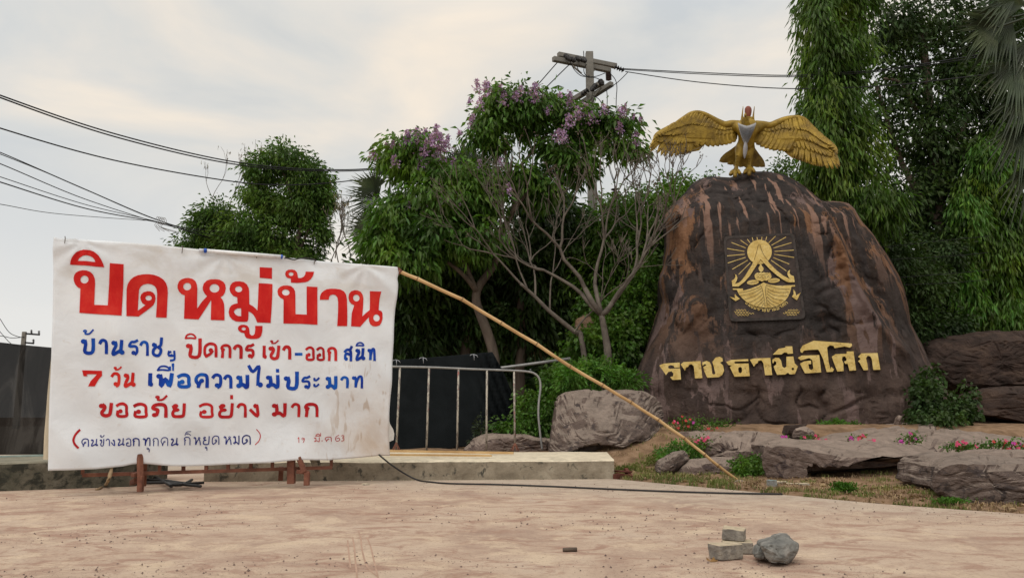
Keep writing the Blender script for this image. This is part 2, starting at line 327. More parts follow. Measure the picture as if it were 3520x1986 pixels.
def loft_rock(name, label, secs, m, amp=.05, sc=1.5, strata=.05, n=44, sub=2, seed=1, parent=None, cat='rock', group=None, back=.78, backY=None, facets=11, push=None):
    """secs: [(distance, pixel outline)] from front to back; closed in front and behind"""
    random.seed(seed); rings = []
    Y0, p0 = secs[0]; c, r0 = resample(p0, n)
    for k, dy in ((.3, -.03), (.65, -.015), (.9, 0.0)):
        rings.append([P(c[0] + (x - c[0]) * k, c[1] + (y - c[1]) * k, Y0 + dy) for x, y in r0])
    for Yk, pk in secs:
        ck, rk = resample(pk, n); rings.append([P(x, y, Yk) for x, y in rk])
    ctr = sum(rings[-1], Vector()) / n
    Yb = backY or secs[-1][0] + max(max((v - ctr).length for v in rings[-1]) * .45, (secs[-1][0] - Y0) * .9)
    for k, f in ((1.0, .5), (back, 1.0), (back * .45, 1.06)):
        dY = (Yb - secs[-1][0]) * f
        rings.append([Vector((ctr.x + (v.x - ctr.x) * k, v.y + dY, ctr.z + (v.z - ctr.z) * k)) for v in rings[len(secs) + 2]])
    vs = [v for r_ in rings for v in r_]; nr = len(rings)
    fs = [(i * n + k, (i + 1) * n + k, (i + 1) * n + (k + 1) % n, i * n + (k + 1) % n) for i in range(nr - 1) for k in range(n)]
    vs.append(sum(rings[0], Vector()) / n); vs.append(sum(rings[-1], Vector()) / n)
    a, b = len(vs) - 2, len(vs) - 1
    fs += [(a, k, (k + 1) % n) for k in range(n)] + [(b, (nr - 1) * n + (k + 1) % n, (nr - 1) * n + k) for k in range(n)]
    bm = bmesh.new(); bv = [bm.verts.new(v) for v in vs]
    for f in fs: bm.faces.new([bv[i] for i in f])
    bmesh.ops.recalc_face_normals(bm, faces=bm.faces[:])
    bmesh.ops.subdivide_edges(bm, edges=bm.edges[:], cuts=sub, use_grid_fill=True, smooth=.12)
    if push:
        for v in bm.verts: v.co.y += push(*pix(v.co))
    C0 = sum((v.co for v in bm.verts), Vector()) / len(bm.verts)
    for k in range(facets):
        d_ = Vector((random.uniform(-1, 1), random.uniform(-1.1, -.25), random.uniform(-.5, .9))).normalized()
        h = max((v.co - C0).dot(d_) for v in bm.verts) * random.uniform(.80, .95)
        for v in bm.verts:
            e = (v.co - C0).dot(d_) - h
            if e > 0: v.co -= d_ * e * .9
    bm.normal_update()
    new = [rough(v.co.copy(), v.normal.copy(), amp, sc, strata, seed) for v in bm.verts]
    for v, q in zip(bm.verts, new): v.co = q
    bmesh.ops.triangulate(bm, faces=bm.faces[:])
    me = bpy.data.meshes.new('m'); bm.to_mesh(me); bm.free()
    lo = min(v.co.z for v in me.vertices); cx = sum((v.co for v in me.vertices), Vector()) / len(me.vertices)
    o = link(name, me, m, parent, None if parent else (cx.x, cx.y, lo), False)
    if not parent: tag(o, label, cat, group)
    return o
def A_(l): return [(1860 + x / 3.027, 1280 + y / 3.027) for x, y in l]
def B_(l): return [(2680 + x / 3.027, 1280 + y / 3.027) for x, y in l]
GR = 'rocks piled round the foot of the monument'
loft_rock('boulder', 'big flat-topped grey-brown boulder left of the monument, the bamboo pole crossing it', [
    (12.05, A_([(100, 830), (170, 640), (300, 600), (700, 590), (1000, 660), (1220, 715), (1235, 745), (1160, 850), (1090, 940), (960, 1010), (760, 1010), (400, 960), (120, 900)])),
    (12.45, A_([(90, 830), (110, 600), (170, 400), (330, 330), (700, 330), (1100, 370), (1280, 480), (1320, 600), (1340, 700), (1250, 840), (1100, 950), (960, 1020), (700, 1030), (400, 980), (110, 920)])),
    (12.75, A_([(85, 830), (120, 500), (150, 280), (200, 225), (260, 200), (700, 185), (1070, 180), (1180, 220), (1260, 280), (1355, 320), (1300, 380), (1330, 560), (1370, 680), (1330, 760), (1240, 850), (1100, 960), (960, 1030), (700, 1040), (400, 1000), (100, 940)]))],
    M['rock_grey'], .05, 1.8, .05, n=64, seed=3, sub=3, group=GR, push=below([(1955, 1550), (1969, 1544), (2055, 1524), (2100, 1530), (2140, 1541), (2194, 1521), (2266, 1524), (2290, 1530)], .3))
loft_rock('stone', 'small pointed grey stone in the grass between the boulder and the bamboo pole', [
    (10.0, A_([(1200, 1025), (1240, 960), (1380, 870), (1480, 850), (1500, 900), (1400, 990), (1340, 1050), (1260, 1060)])),
    (10.3, A_([(1185, 1025), (1220, 930), (1380, 830), (1500, 800), (1540, 850), (1560, 930), (1500, 1000), (1420, 1040), (1330, 1060), (1250, 1060)]))],
    M['rock_grey'], .02, 4, .012, n=32, seed=5, group=GR)
loft_rock('stone', 'low rounded brown stone under the lower end of the bamboo pole', [
    (9.95, A_([(1400, 1120), (1450, 1010), (1560, 960), (1800, 940), (1980, 950), (2060, 990), (2060, 1060), (1900, 1110), (1600, 1150)])),
    (10.2, A_([(1380, 1110), (1430, 990), (1560, 920), (1800, 885), (2000, 885), (2100, 930), (2130, 980), (2080, 1080), (1900, 1130), (1600, 1160), (1400, 1140)]))],
    M['rock'], .03, 3, .02, n=40, seed=6, group=GR)
loft_rock('boulder', 'layered cracked brown boulder behind the low rounded stone, left of the long slab', [
    (10.6, A_([(1690, 830), (1720, 760), (1950, 760), (2250, 770), (2543, 760), (2600, 850), (2500, 970), (2130, 980), (1800, 900), (1700, 880)])),
    (11.1, A_([(1675, 820), (1740, 720), (1900, 660), (2130, 630), (2400, 650), (2600, 680), (2700, 760), (2600, 960), (2130, 990), (1800, 930), (1680, 890)])),
    (11.6, A_([(1690, 810), (1760, 700), (1900, 645), (2130, 612), (2400, 632), (2560, 650), (2660, 720), (2500, 960), (2130, 970), (1800, 920), (1690, 880)]))],
    M['rock'], .04, 2.2, .09, n=56, seed=8, group=GR)
loft_rock('boulder', 'long pale-topped rock slab lying in front, dark undercut beneath it', [
    (8.75, [(2625, 1600), (2640, 1552), (2700, 1545), (2760, 1552), (2800, 1585), (2900, 1600), (3000, 1590), (3100, 1605), (3190, 1600), (3200, 1615), (3130, 1625), (3000, 1618), (2900, 1622), (2800, 1640), (2760, 1662), (2680, 1660), (2640, 1640)]),
    (9.15, [(2620, 1600), (2630, 1535), (2700, 1528), (2800, 1545), (2900, 1560), (3000, 1562), (3100, 1575), (3230, 1580), (3260, 1590), (3180, 1620), (3000, 1635), (2900, 1640), (2800, 1655), (2740, 1668), (2680, 1665), (2630, 1640)]),
    (9.9, [(2622, 1600), (2625, 1530), (2645, 1514), (2700, 1508), (2850, 1512), (2950, 1518), (3080, 1527), (3200, 1529), (3280, 1545), (3350, 1556), (3320, 1580), (3250, 1640), (3100, 1668), (2900, 1668), (2760, 1668), (2680, 1660), (2640, 1640)])],
    M['rock'], .03, 2.2, .035, n=80, seed=11, sub=3, group=GR, push=below([(2775, 1612), (2792, 1604), (2812, 1590), (2865, 1594), (2911, 1599), (2961, 1584), (3010, 1572), (3060, 1574), (3103, 1587), (3123, 1597), (3159, 1594), (3202, 1577), (3330, 1560)], .6))
loft_rock('boulder', 'squat pale-topped boulder nearest the right edge of the picture', [
    (6.75, [(3215, 1690), (3235, 1620), (3290, 1600), (3400, 1604), (3520, 1606), (3690, 1622), (3700, 1720), (3520, 1735), (3440, 1755), (3390, 1742), (3260, 1705)]),
    (7.1, [(3200, 1680), (3212, 1605), (3260, 1585), (3400, 1584), (3520, 1590), (3690, 1605), (3720, 1700), (3520, 1740), (3440, 1755), (3380, 1745), (3240, 1710)]),
    (7.7, [(3200, 1670), (3215, 1600), (3252, 1572), (3310, 1560), (3450, 1566), (3530, 1578), (3700, 1600), (3720, 1700), (3520, 1735), (3440, 1745), (3380, 1735), (3250, 1690)])],
    M['rock_grey'], .035, 2.6, .03, n=60, seed=13, group=GR, back=.9)
loft_rock('boulder', 'broad low brown ledge behind the long slab, below the monument on the right', [
    (10.7, [(2790, 1525), (2900, 1515), (3100, 1525), (3300, 1550), (3700, 1560), (3700, 1600), (3300, 1590), (3000, 1560), (2800, 1545)]),
    (11.8, [(2770, 1520), (2820, 1497), (2950, 1490), (3200, 1488), (3320, 1500), (3520, 1512), (3700, 1515), (3700, 1590), (3300, 1580), (3000, 1560), (2800, 1545)]),
    (13.0, [(2780, 1510), (2830, 1482), (2950, 1470), (3120, 1460), (3220, 1457), (3320, 1468), (3520, 1482), (3700, 1490), (3700, 1560), (3300, 1560), (3000, 1550), (2800, 1540)])],
    M['rock'], .05, 1.8, .07, n=64, seed=17, group=GR)
loft_rock('boulder', 'thin pale rock shelf behind the squat boulder at the right edge', [
    (8.6, [(3300, 1590), (3380, 1565), (3450, 1563), (3560, 1566), (3700, 1570), (3700, 1620), (3560, 1615), (3400, 1610)]),
    (9.2, [(3290, 1585), (3350, 1556), (3410, 1544), (3480, 1546), (3560, 1548), (3700, 1552), (3700, 1620), (3560, 1610), (3400, 1605)])],
    M['rock'], .02, 3, .04, n=36, seed=19, group=GR)
loft_rock('stone', 'flat brown rock under the red flowers beside the big boulder', [
    (12.2, [(2300, 1500), (2330, 1492), (2480, 1490), (2560, 1500), (2520, 1550), (2340, 1550)]),
    (12.8, [(2300, 1495), (2330, 1479), (2400, 1476), (2490, 1478), (2570, 1490), (2540, 1550), (2340, 1550)])],
    M['rock'], .03, 2.5, .03, n=32, seed=21, group=GR)
loft_rock('boulder', 'low pale brown boulder seen between the barrier bars', [
    (13.0, [(1600, 1570), (1650, 1520), (1690, 1502), (1790, 1500), (1850, 1512), (1950, 1515), (1950, 1575), (1700, 1580)]),
    (13.5, [(1585, 1560), (1632, 1500), (1682, 1487), (1790, 1485), (1845, 1505), (1960, 1507), (1960, 1575), (1700, 1580)])],
    M['rock'], .04, 2, .03, n=40, seed=23, group=GR)
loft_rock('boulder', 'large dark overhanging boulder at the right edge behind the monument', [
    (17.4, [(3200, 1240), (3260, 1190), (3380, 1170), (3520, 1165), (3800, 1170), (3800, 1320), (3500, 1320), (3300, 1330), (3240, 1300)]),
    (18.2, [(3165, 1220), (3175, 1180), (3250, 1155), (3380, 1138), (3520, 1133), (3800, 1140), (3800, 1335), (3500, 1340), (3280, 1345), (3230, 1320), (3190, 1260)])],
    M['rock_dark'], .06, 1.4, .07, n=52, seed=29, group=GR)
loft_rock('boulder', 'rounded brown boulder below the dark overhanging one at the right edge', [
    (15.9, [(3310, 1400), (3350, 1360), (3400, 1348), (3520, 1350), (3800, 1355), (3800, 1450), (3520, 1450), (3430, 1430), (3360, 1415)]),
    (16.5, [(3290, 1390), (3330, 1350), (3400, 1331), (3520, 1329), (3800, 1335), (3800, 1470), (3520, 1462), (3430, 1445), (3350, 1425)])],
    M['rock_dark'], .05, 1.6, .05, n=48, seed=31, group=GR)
loft_rock('stone', 'small tan stone wedged above the left end of the long slab', [
    (11.0, [(2722, 1500), (2735, 1475), (2765, 1468), (2795, 1485), (2805, 1505), (2760, 1512)]),
    (11.3, [(2718, 1500), (2730, 1472), (2768, 1464), (2800, 1482), (2812, 1510), (2760, 1516)])],
    M['rock'], .015, 5, .01, n=24, seed=33, group=GR)
loft_rock('stone', 'dark hooked stone leaning over the small tan stone', [
    (11.2, [(2706, 1490), (2716, 1463), (2780, 1458), (2776, 1466), (2736, 1470), (2724, 1496)]),
    (11.5, [(2702, 1495), (2712, 1460), (2775, 1456), (2790, 1462), (2740, 1472), (2724, 1500)])],
    M['rock_dark'], .01, 5, .01, n=28, seed=35, group=GR)
loft_rock('stone', 'little upright pale stone standing at the right foot of the monument', [
    (13.2, [(3080, 1462), (3084, 1438), (3092, 1428), (3102, 1434), (3096, 1446), (3098, 1466)]),
    (13.3, [(3078, 1462), (3082, 1438), (3090, 1425), (3104, 1433), (3099, 1446), (3101, 1466)])],
    M['rock'], .01, 6, .006, n=20, seed=36, group=GR)
# ------------------------------------------------------------------ the monument
def Mz(l): return [(2160 + x / 1.5455, 560 + y / 1.5455) for x, y in l]
SIL = Mz([(10, 1200), (55, 1080), (95, 990), (130, 900), (155, 820), (182, 730), (165, 660), (165, 600), (190, 540), (200, 480), (213, 400), (205, 330), (195, 275), (240, 215), (300, 160), (330, 115), (380, 85), (430, 70),
          (540, 78), (590, 58), (640, 46), (740, 45), (830, 62), (900, 100), (950, 135), (990, 170), (1030, 203), (1080, 203), (1130, 205), (1170, 215), (1200, 240), (1240, 310), (1300, 375), (1335, 430), (1385, 500), (1440, 600),
          (1470, 680), (1488, 760), (1500, 850), (1560, 960), (1600, 1050), (1640, 1130), (1700, 1220), (1720, 1330), (1700, 1500), (800, 1560), (230, 1520), (60, 1450), (5, 1330)])
RIDGE = Mz([(1030, 100), (1028, 205), (1060, 280), (1130, 420), (1200, 600), (1290, 780), (1400, 920), (1490, 1010), (1535, 1170), (1540, 1600)])
MY = 14.0
def seg_sd(x, y):
    best = 1e9; side = 0
    for a, b in zip(RIDGE, RIDGE[1:]):
        ex, ey = b[0] - a[0], b[1] - a[1]; l2 = ex * ex + ey * ey
        u = min(1, max(0, ((x - a[0]) * ex + (y - a[1]) * ey) / l2)); dx, dy = x - a[0] - u * ex, y - a[1] - u * ey
        d = math.hypot(dx, dy)
        if d < best: best = d; side = 1 if (ex * (y - a[1]) - ey * (x - a[0])) < 0 else -1
    return best * side
def faceY(x, y):                  # the dressed front face leans back a little
    return MY + (1480 - y) / 900 * .75 + (x - 2600) * .0001
def monument():
    root = empty('rock_monument', P(2680, 1470, 14.9), 'tall brown and black painted rock monument carrying gold emblem and gold lettering', 'monument')
    n, rr = 240, 84; c, out = resample(SIL, n, (2640, 1150))
    vs = []; fs = []
    for i in range(rr + 1):
        r_ = (i / rr) ** .8 if i else 0
        for k in range(n):
            x = c[0] + (out[k][0] - c[0]) * r_; y = c[1] + (out[k][1] - c[1]) * r_
            d = faceY(x, y)
            d += 1.25 * (1 - (1 - min(r_, 1) ** 9) ** (1 / 2.2))
            s = seg_sd(x, y)
            if s > 0: d += .55 * smooth(0, 16, s) + s * .0036 - .35 * math.exp(-((s - 120) / 60) ** 2) * smooth(620, 760, y)
            else: d -= .16 * math.exp(-(s / 22) ** 2)
            # the bulge of the top left shoulder and hollows
            d += .25 * smooth(0, 1, (2420 - x) / 170) + .35 * smooth(760, 600, y) * 1
            flatz = 1.0
            ex = max(0, abs(x - 2628) - 150) / 60; ey = max(0, abs(y - 952) - 165) / 60
            flatz = min(flatz, smooth(0, 1, math.hypot(ex, ey)))
            ex = max(0, abs(x - 2650) - 400) / 50; ey = max(0, abs(y - 1245) - 72) / 40
            flatz = min(flatz, smooth(0, 1, math.hypot(ex, ey)))
            v = P(x, y, d); q = v * 1.1
            a = noise.fractal(q, 1.0, 2.1, 6) * .20 + noise.fractal(v * Vector((2.2, 2.2, .5)), 1, 2, 3) * .07
            vv = noise.voronoi(q * 1.1 + Vector((.4, 0, .2)) * noise.noise(q * 3))[0]; a -= .09 * (1 - smooth(0, .10, vv[1] - vv[0]))
            a += .10 * (noise.cell(Vector((q.x * 1.1 + noise.noise(q * 2) * .5, q.y, q.z * 1.6 + noise.noise(q * 1.7) * .5))) - .5) * 0 + .035 * noise.hetero_terrain(v * 5, 1, 2, 4, .5) * .5
            a *= (.12 + .88 * flatz); a -= .02
            vs.append(P(x, y, d - a * (1 - .3 * r_)))
    m = len(vs)
    ctr = P(c[0], c[1], MY)
    for i, (k2, dy) in enumerate(((.97, .5), (.9, 1.0), (.7, 1.5), (.3, 1.8))):
        for k in range(n):
            v = vs[rr * n + k]; q = Vector((ctr.x + (v.x - ctr.x) * k2, max(v.y, MY + 1) + dy, ctr.z + (v.z - ctr.z) * (k2 if v.z > ctr.z else 1)))
            vs.append(q + Vector((1, 1, 1)) * noise.fractal(q, 1, 2, 4) * .12)
    for i in range(rr + 4):
        for k in range(n):
            k2 = (k + 1) % n; fs.append((i * n + k, i * n + k2, (i + 1) * n + k2, (i + 1) * n + k))
    fs.append(tuple((rr + 4) * n + k for k in range(n)))
    me = mesh(vs, fs); bm = bmesh.new(); bm.from_mesh(me); bmesh.ops.remove_doubles(bm, verts=bm.verts[:], dist=1e-4)
    bmesh.ops.recalc_face_normals(bm, faces=bm.faces[:]); bm.to_mesh(me); bm.free()
    # material: orange-brown, mauve and black patches running down the face
    mt = bpy.data.materials.new('painted_monument_rock'); mt.use_nodes = True; t = mt.node_tree; t.nodes.clear()
    tc = N(t, 'ShaderNodeTexCoord'); ob = tc.outputs['Object']
    def nz(stretch, sc, det=6, dist=.3, ro=.6, loc=(0, 0, 0)):
        mp = N(t, 'ShaderNodeMapping'); mp.inputs['Scale'].default_value = stretch; mp.inputs['Location'].default_value = loc; L(t, ob, mp.inputs[0])
        q = N(t, 'ShaderNodeTexNoise', i_Scale=sc, i_Detail=float(det), i_Roughness=ro, i_Distortion=dist); L(t, mp.outputs[0], q.inputs[0]); return q.outputs[0]
    sz = N(t, 'ShaderNodeSeparateXYZ'); L(t, ob, sz.inputs[0])
    base = ramp(t, nz((1, 1, .6), 1.6), [(.35, (.05, .036, .032)), (.55, (.092, .064, .054)), (.7, (.15, .105, .088))])
    orange = ramp(t, nz((1, 1, .5), 4), [(.3, (.16, .08, .042)), (.7, (.27, .145, .085))])
    up = ramp(t, sz.outputs[2], [(.0, 0), (1, 1)])
    ax = N(t, 'ShaderNodeMath', operation='ABSOLUTE'); L(t, sz.outputs[0], ax.inputs[0])
    def bias(sock, a, b, lo, hi, noi):
        r_ = N(t, 'ShaderNodeMapRange'); L(t, sock, r_.inputs[0]); r_.inputs[1].default_value = a; r_.inputs[2].default_value = b; r_.inputs[3].default_value = lo; r_.inputs[4].default_value = hi
        q = N(t, 'ShaderNodeMath', operation='ADD'); L(t, r_.outputs[0], q.inputs[0]); L(t, noi, q.inputs[1]); return q.outputs[0]
    hgt = N(t, 'ShaderNodeMapRange'); L(t, sz.outputs[2], hgt.inputs[0]); hgt.inputs[1].default_value = 1.2; hgt.inputs[2].default_value = 3.2
    mk = N(t, 'ShaderNodeMath', operation='MULTIPLY'); L(t, ramp(t, bias(ax.outputs[0], .7, 1.5, -.05, .06, nz((1.3, 1, .45), 1.25, 9, loc=(3.1, 0, 1.2), dist=.5, ro=.65)), [(.50, 0), (.512, 1)]), mk.inputs[0]); L(t, hgt.outputs[0], mk.inputs[1])
    col = mixc(t, mk.outputs[0], base, orange)
    mau = ramp(t, nz((1.5, 1, .3), 1.6, loc=(9.1, 2, 4), dist=.4), [(.55, 0), (.57, 1)])
    col = mixc(t, mau, col, (.165, .115, .105))
    blk = ramp(t, bias(ax.outputs[0], .5, 1.5, .03, -.045, nz((1.4, 1, .5), 1.2, 10, .6, .68, loc=(.3, 0, .6))), [(.45, 0), (.475, 1)])
    hb = N(t, 'ShaderNodeMapRange'); L(t, sz.outputs[2], hb.inputs[0]); hb.inputs[1].default_value = .5; hb.inputs[2].default_value = 1.9; hb.inputs[3].default_value = .12; hb.inputs[4].default_value = .92
    mb = N(t, 'ShaderNodeMath', operation='MULTIPLY'); L(t, blk, mb.inputs[0]); L(t, hb.outputs[0], mb.inputs[1])
    col = mixc(t, mb.outputs[0], col, ramp(t, nz((1, 1, 1), 5), [(.3, (.018, .017, .017)), (.7, (.055, .047, .045))]))
    # wet runs and drips falling from the crown
    dr = ramp(t, nz((4.5, 1, .22), 1.5, 4, .25, .5, loc=(1.7, 0, .3)), [(.57, 0), (.60, 1)])
    hd = N(t, 'ShaderNodeMapRange'); L(t, sz.outputs[2], hd.inputs[0]); hd.inputs[1].default_value = 2.6; hd.inputs[2].default_value = 4.2
    md = N(t, 'ShaderNodeMath', operation='MULTIPLY'); L(t, dr, md.inputs[0]); L(t, hd.outputs[0], md.inputs[1])
    col = mixc(t, md.outputs[0], col, (.27, .165, .125))
    p = N(t, 'ShaderNodeBsdfPrincipled', i_Roughness=.88); p.inputs['Specular IOR Level'].default_value = .12; L(t, col, p.inputs['Base Color'])
    bp = N(t, 'ShaderNodeBump', i_Strength=1., i_Distance=.09); L(t, nz((1, 1, 1), 6, 9, .3, .7), bp.inputs['Height'])
    bp2 = N(t, 'ShaderNodeBump', i_Strength=.35, i_Distance=.03); L(t, blk, bp2.inputs['Height']); L(t, bp2.outputs[0], bp.inputs['Normal'])
    L(t, bp.outputs[0], p.inputs['Normal'])
    o_ = N(t, 'ShaderNodeOutputMaterial'); L(t, p.outputs[0], o_.inputs[0])
    link('rock_body', me, mt, root)
    return root
MON = monument()
def shape(name, loops, mapf, t0, t1, m, parent, label=None, grid=0):
    """flat letter/badge: pixel loops (outer + holes) tessellated, faces at mapf(x,y,t0), sides back to mapf(..,t1)"""
    ls = [[Vector((x, y, 0)) for x, y in l] for l in loops]
    tri = tessellate_polygon(ls); fl = [v for l in ls for v in l]
    bm = bmesh.new(); bv = [bm.verts.new(v) for v in fl]
    for f in tri:
        try: bm.faces.new([bv[i] for i in f])
        except ValueError: pass
    if grid:
        xs = [v.x for v in fl]; ys = [v.y for v in fl]
        for ax, lo, hi in ((0, min(xs), max(xs)), (1, min(ys), max(ys))):
            k = math.ceil(lo / grid) * grid
            while k < hi:
                no = (1, 0, 0) if ax == 0 else (0, 1, 0); co = (k, 0, 0) if ax == 0 else (0, k, 0)
                bmesh.ops.bisect_plane(bm, geom=bm.verts[:] + bm.edges[:] + bm.faces[:], plane_co=co, plane_no=no, dist=1e-3); k += grid
    if t1 is not None:
        be = [e for e in bm.edges if e.is_boundary]; r_ = bmesh.ops.extrude_edge_only(bm, edges=be)
        for v in r_['geom']:
            if isinstance(v, bmesh.types.BMVert): v.co.z = 1
    for v in bm.verts: v.co = mapf(v.co.x, v.co.y, t1 if v.co.z > .5 else t0)
    bmesh.ops.recalc_face_normals(bm, faces=bm.faces[:])
    me = bpy.data.meshes.new('m'); bm.to_mesh(me); bm.free()
    o = link(name, me, m, parent, smoothf=False)
    if label: o['label'] = label
    return o
def mface(x, y, t): return P(x, y, faceY(x, y) - t)

loft_rock('boulder', 'dark filler rock added to keep the gap black between the two boulders at the right edge', [(18.8, [(3180, 1290), (3300, 1280), (3600, 1290), (3800, 1300), (3800, 1470), (3500, 1480), (3200, 1470)]), (19.3, [(3170, 1280), (3300, 1270), (3600, 1280), (3820, 1290), (3820, 1490), (3500, 1500), (3180, 1480)])], M['rock_dark'], .05, 1.5, .04, n=32, seed=37, group=GR)  # added filler: blocks the sky behind the shaded gap so it stays dark
# ------------------------------------------------------------------ concrete islands either side of the gap
def island_block(name, label, fpx, back, z, m, nx=60, seed=0, cham=0.0):
    """fpx: front base line as ground points; back: matching back points; a cast block with worn arrises"""
    f0, f1 = [Vector(p) for p in fpx]; b0, b1 = [Vector(p) for p in back]
    prof = [(0, 0), (0, .33), (0, .66), (0, .93), (.012, .985), (.03, 1.0), (.3, 1.0), (.7, 1.0), (.99, 1.0), (1.0, .97), (1, 0)]
    vs, fs = [], []
    for i in range(nx + 1):
        t = i / nx; a = f0.lerp(f1, t); b = b0.lerp(b1, t)
        for u, h in prof:
            p = a.lerp(b, u); p.z = z * h - (0.03 if h == 0 else 0)
            q = p * 3 + Vector((seed, 0, 0)); e = noise.fractal(q, 1, 2, 5) * .012
            if .9 < h and u < .05: e *= 1.6
            p.y -= e * (1 if u < .5 else 0); p.z += e * .5 * (h > .9)
            vs.append(p)
    k = len(prof)
    for i in range(nx):
        for j in range(k - 1): fs.append((i * k + j, i * k + j + 1, (i + 1) * k + j + 1, (i + 1) * k + j))
    fs.append(tuple(range(k - 1, -1, -1))); fs.append(tuple(nx * k + j for j in range(k)))
    o = link(name, mesh(vs, fs), m, None, (f0.x, f0.y, 0), False); tag(o, label, 'kerb')
    return o
g0, g1 = G(699, 1655), G(2112, 1645)
island_block('concrete_island', 'long worn concrete island block with whitish top, barrier standing along its back', (g0, g1), ((g0.x, 12.0, 0), (1.42, 12.0, 0)), .225, M['concrete'], 90)
g2, g3 = G(-420, 1702), G(455, 1671.5)
island_block('concrete_island', 'mossy dark concrete island at the left end, shade net rising behind it', (g2, g3), ((g2.x - .4, g2.y + 1.3, 0), (g3.x - .1, g3.y + 1.1, 0)), .285, M['concrete_mossy'], 50, 5)
# ------------------------------------------------------------------ banner
def line_xy(poly, t):
    """point at arc fraction t of a pixel polyline"""
    ds = [0]
    for a, b in zip(poly, poly[1:]): ds.append(ds[-1] + math.dist(a, b))
    s = t * ds[-1]
    for i in range(len(poly) - 1):
        if s <= ds[i + 1] + 1e-9:
            u = (s - ds[i]) / (ds[i + 1] - ds[i]); return (poly[i][0] + (poly[i + 1][0] - poly[i][0]) * u, poly[i][1] + (poly[i + 1][1] - poly[i][1]) * u)
    return poly[-1]
B_TOP = [(185, 814), (200, 819), (280, 823), (361, 828), (472, 838.5), (560, 845), (626, 852), (800, 867), (960, 883), (1090, 894.5), (1180, 903), (1256, 912), (1330, 917), (1362, 920)]
B_RIGHT = [(1362, 920), (1367, 940), (1363, 958), (1366, 980), (1358, 1060), (1353, 1137), (1352, 1157), (1350, 1200), (1346, 1269), (1342, 1343), (1337, 1417), (1336, 1480), (1341, 1566)]
B_BOT = [(166, 1616), (220, 1614.5), (333, 1610), (423, 1602), (450, 1596), (481, 1592.5), (515, 1594), (558, 1598), (600, 1601), (648, 1602), (720, 1600), (800, 1595), (920, 1589), (985, 1582), (1031, 1578.5), (1080, 1580), (1129, 1581), (1220, 1574), (1304, 1566), (1341, 1566)]
B_LEFT = [(185, 814), (181, 860), (183, 940), (181, 1100), (177, 1228), (171, 1356), (168.6, 1484), (166, 1616)]
PL, PR = P(166, 1616, 7.55), P(1341, 1566, 9.0)
BU = Vector((PR.x - PL.x, PR.y - PL.y, 0)); BLEN = BU.length; BU.normalize(); BN = Vector((BU.y, -BU.x, 0))   # BN faces the camera
def bplane(x, y):
    r_ = ray(x, y); o = Vector((0, 0, H0)); t = (PL - o).dot(BN) / r_.dot(BN); return o + r_ * t
def bwave(p):
    u = (p - PL).dot(BU); z = p.z
    w_ = .010 * math.sin(3.1 * u + 1.6 * z + 1.4 * noise.noise((u * .8, z * .8, 0))) * math.exp(-((z - 2.6) / 2.4) ** 2)
    w_ += .045 * noise.noise((u * 1.2 + z * .7, z * 1.3 - u * .5, 4.2)) + .024 * noise.noise((u * 2.6 + z * 1.9, z * 1.6 - u * .9, 1.7))
    w_ += .022 * (1 - abs(noise.noise((u * 1.6 + z * 1.5, z * .7, 9.1))) * 2)
    # pull folds fanning out from the top ties, a slack lower hem
    for tu in (.12, 1.45, 2.95, 3.95):
        dx, dz = u - tu, 2.42 - z
        w_ += .013 * math.sin(9 * math.atan2(dx, dz + .03)) * math.exp(-math.hypot(dx, dz) / .32) * smooth(0, .1, math.hypot(dx, dz))
    w_ += .035 * smooth(.75, .35, z) * math.sin(u * 3.3 + .6)
    a = smooth(3.75, 4.25, u) * smooth(1.9, 2.4, z); w_ -= .03 * a * math.sin((u + z) * 16)
    return w_
def bmap(x, y, t=0.0):
    p = bplane(x, y); return p + BN * (bwave(p) + t)
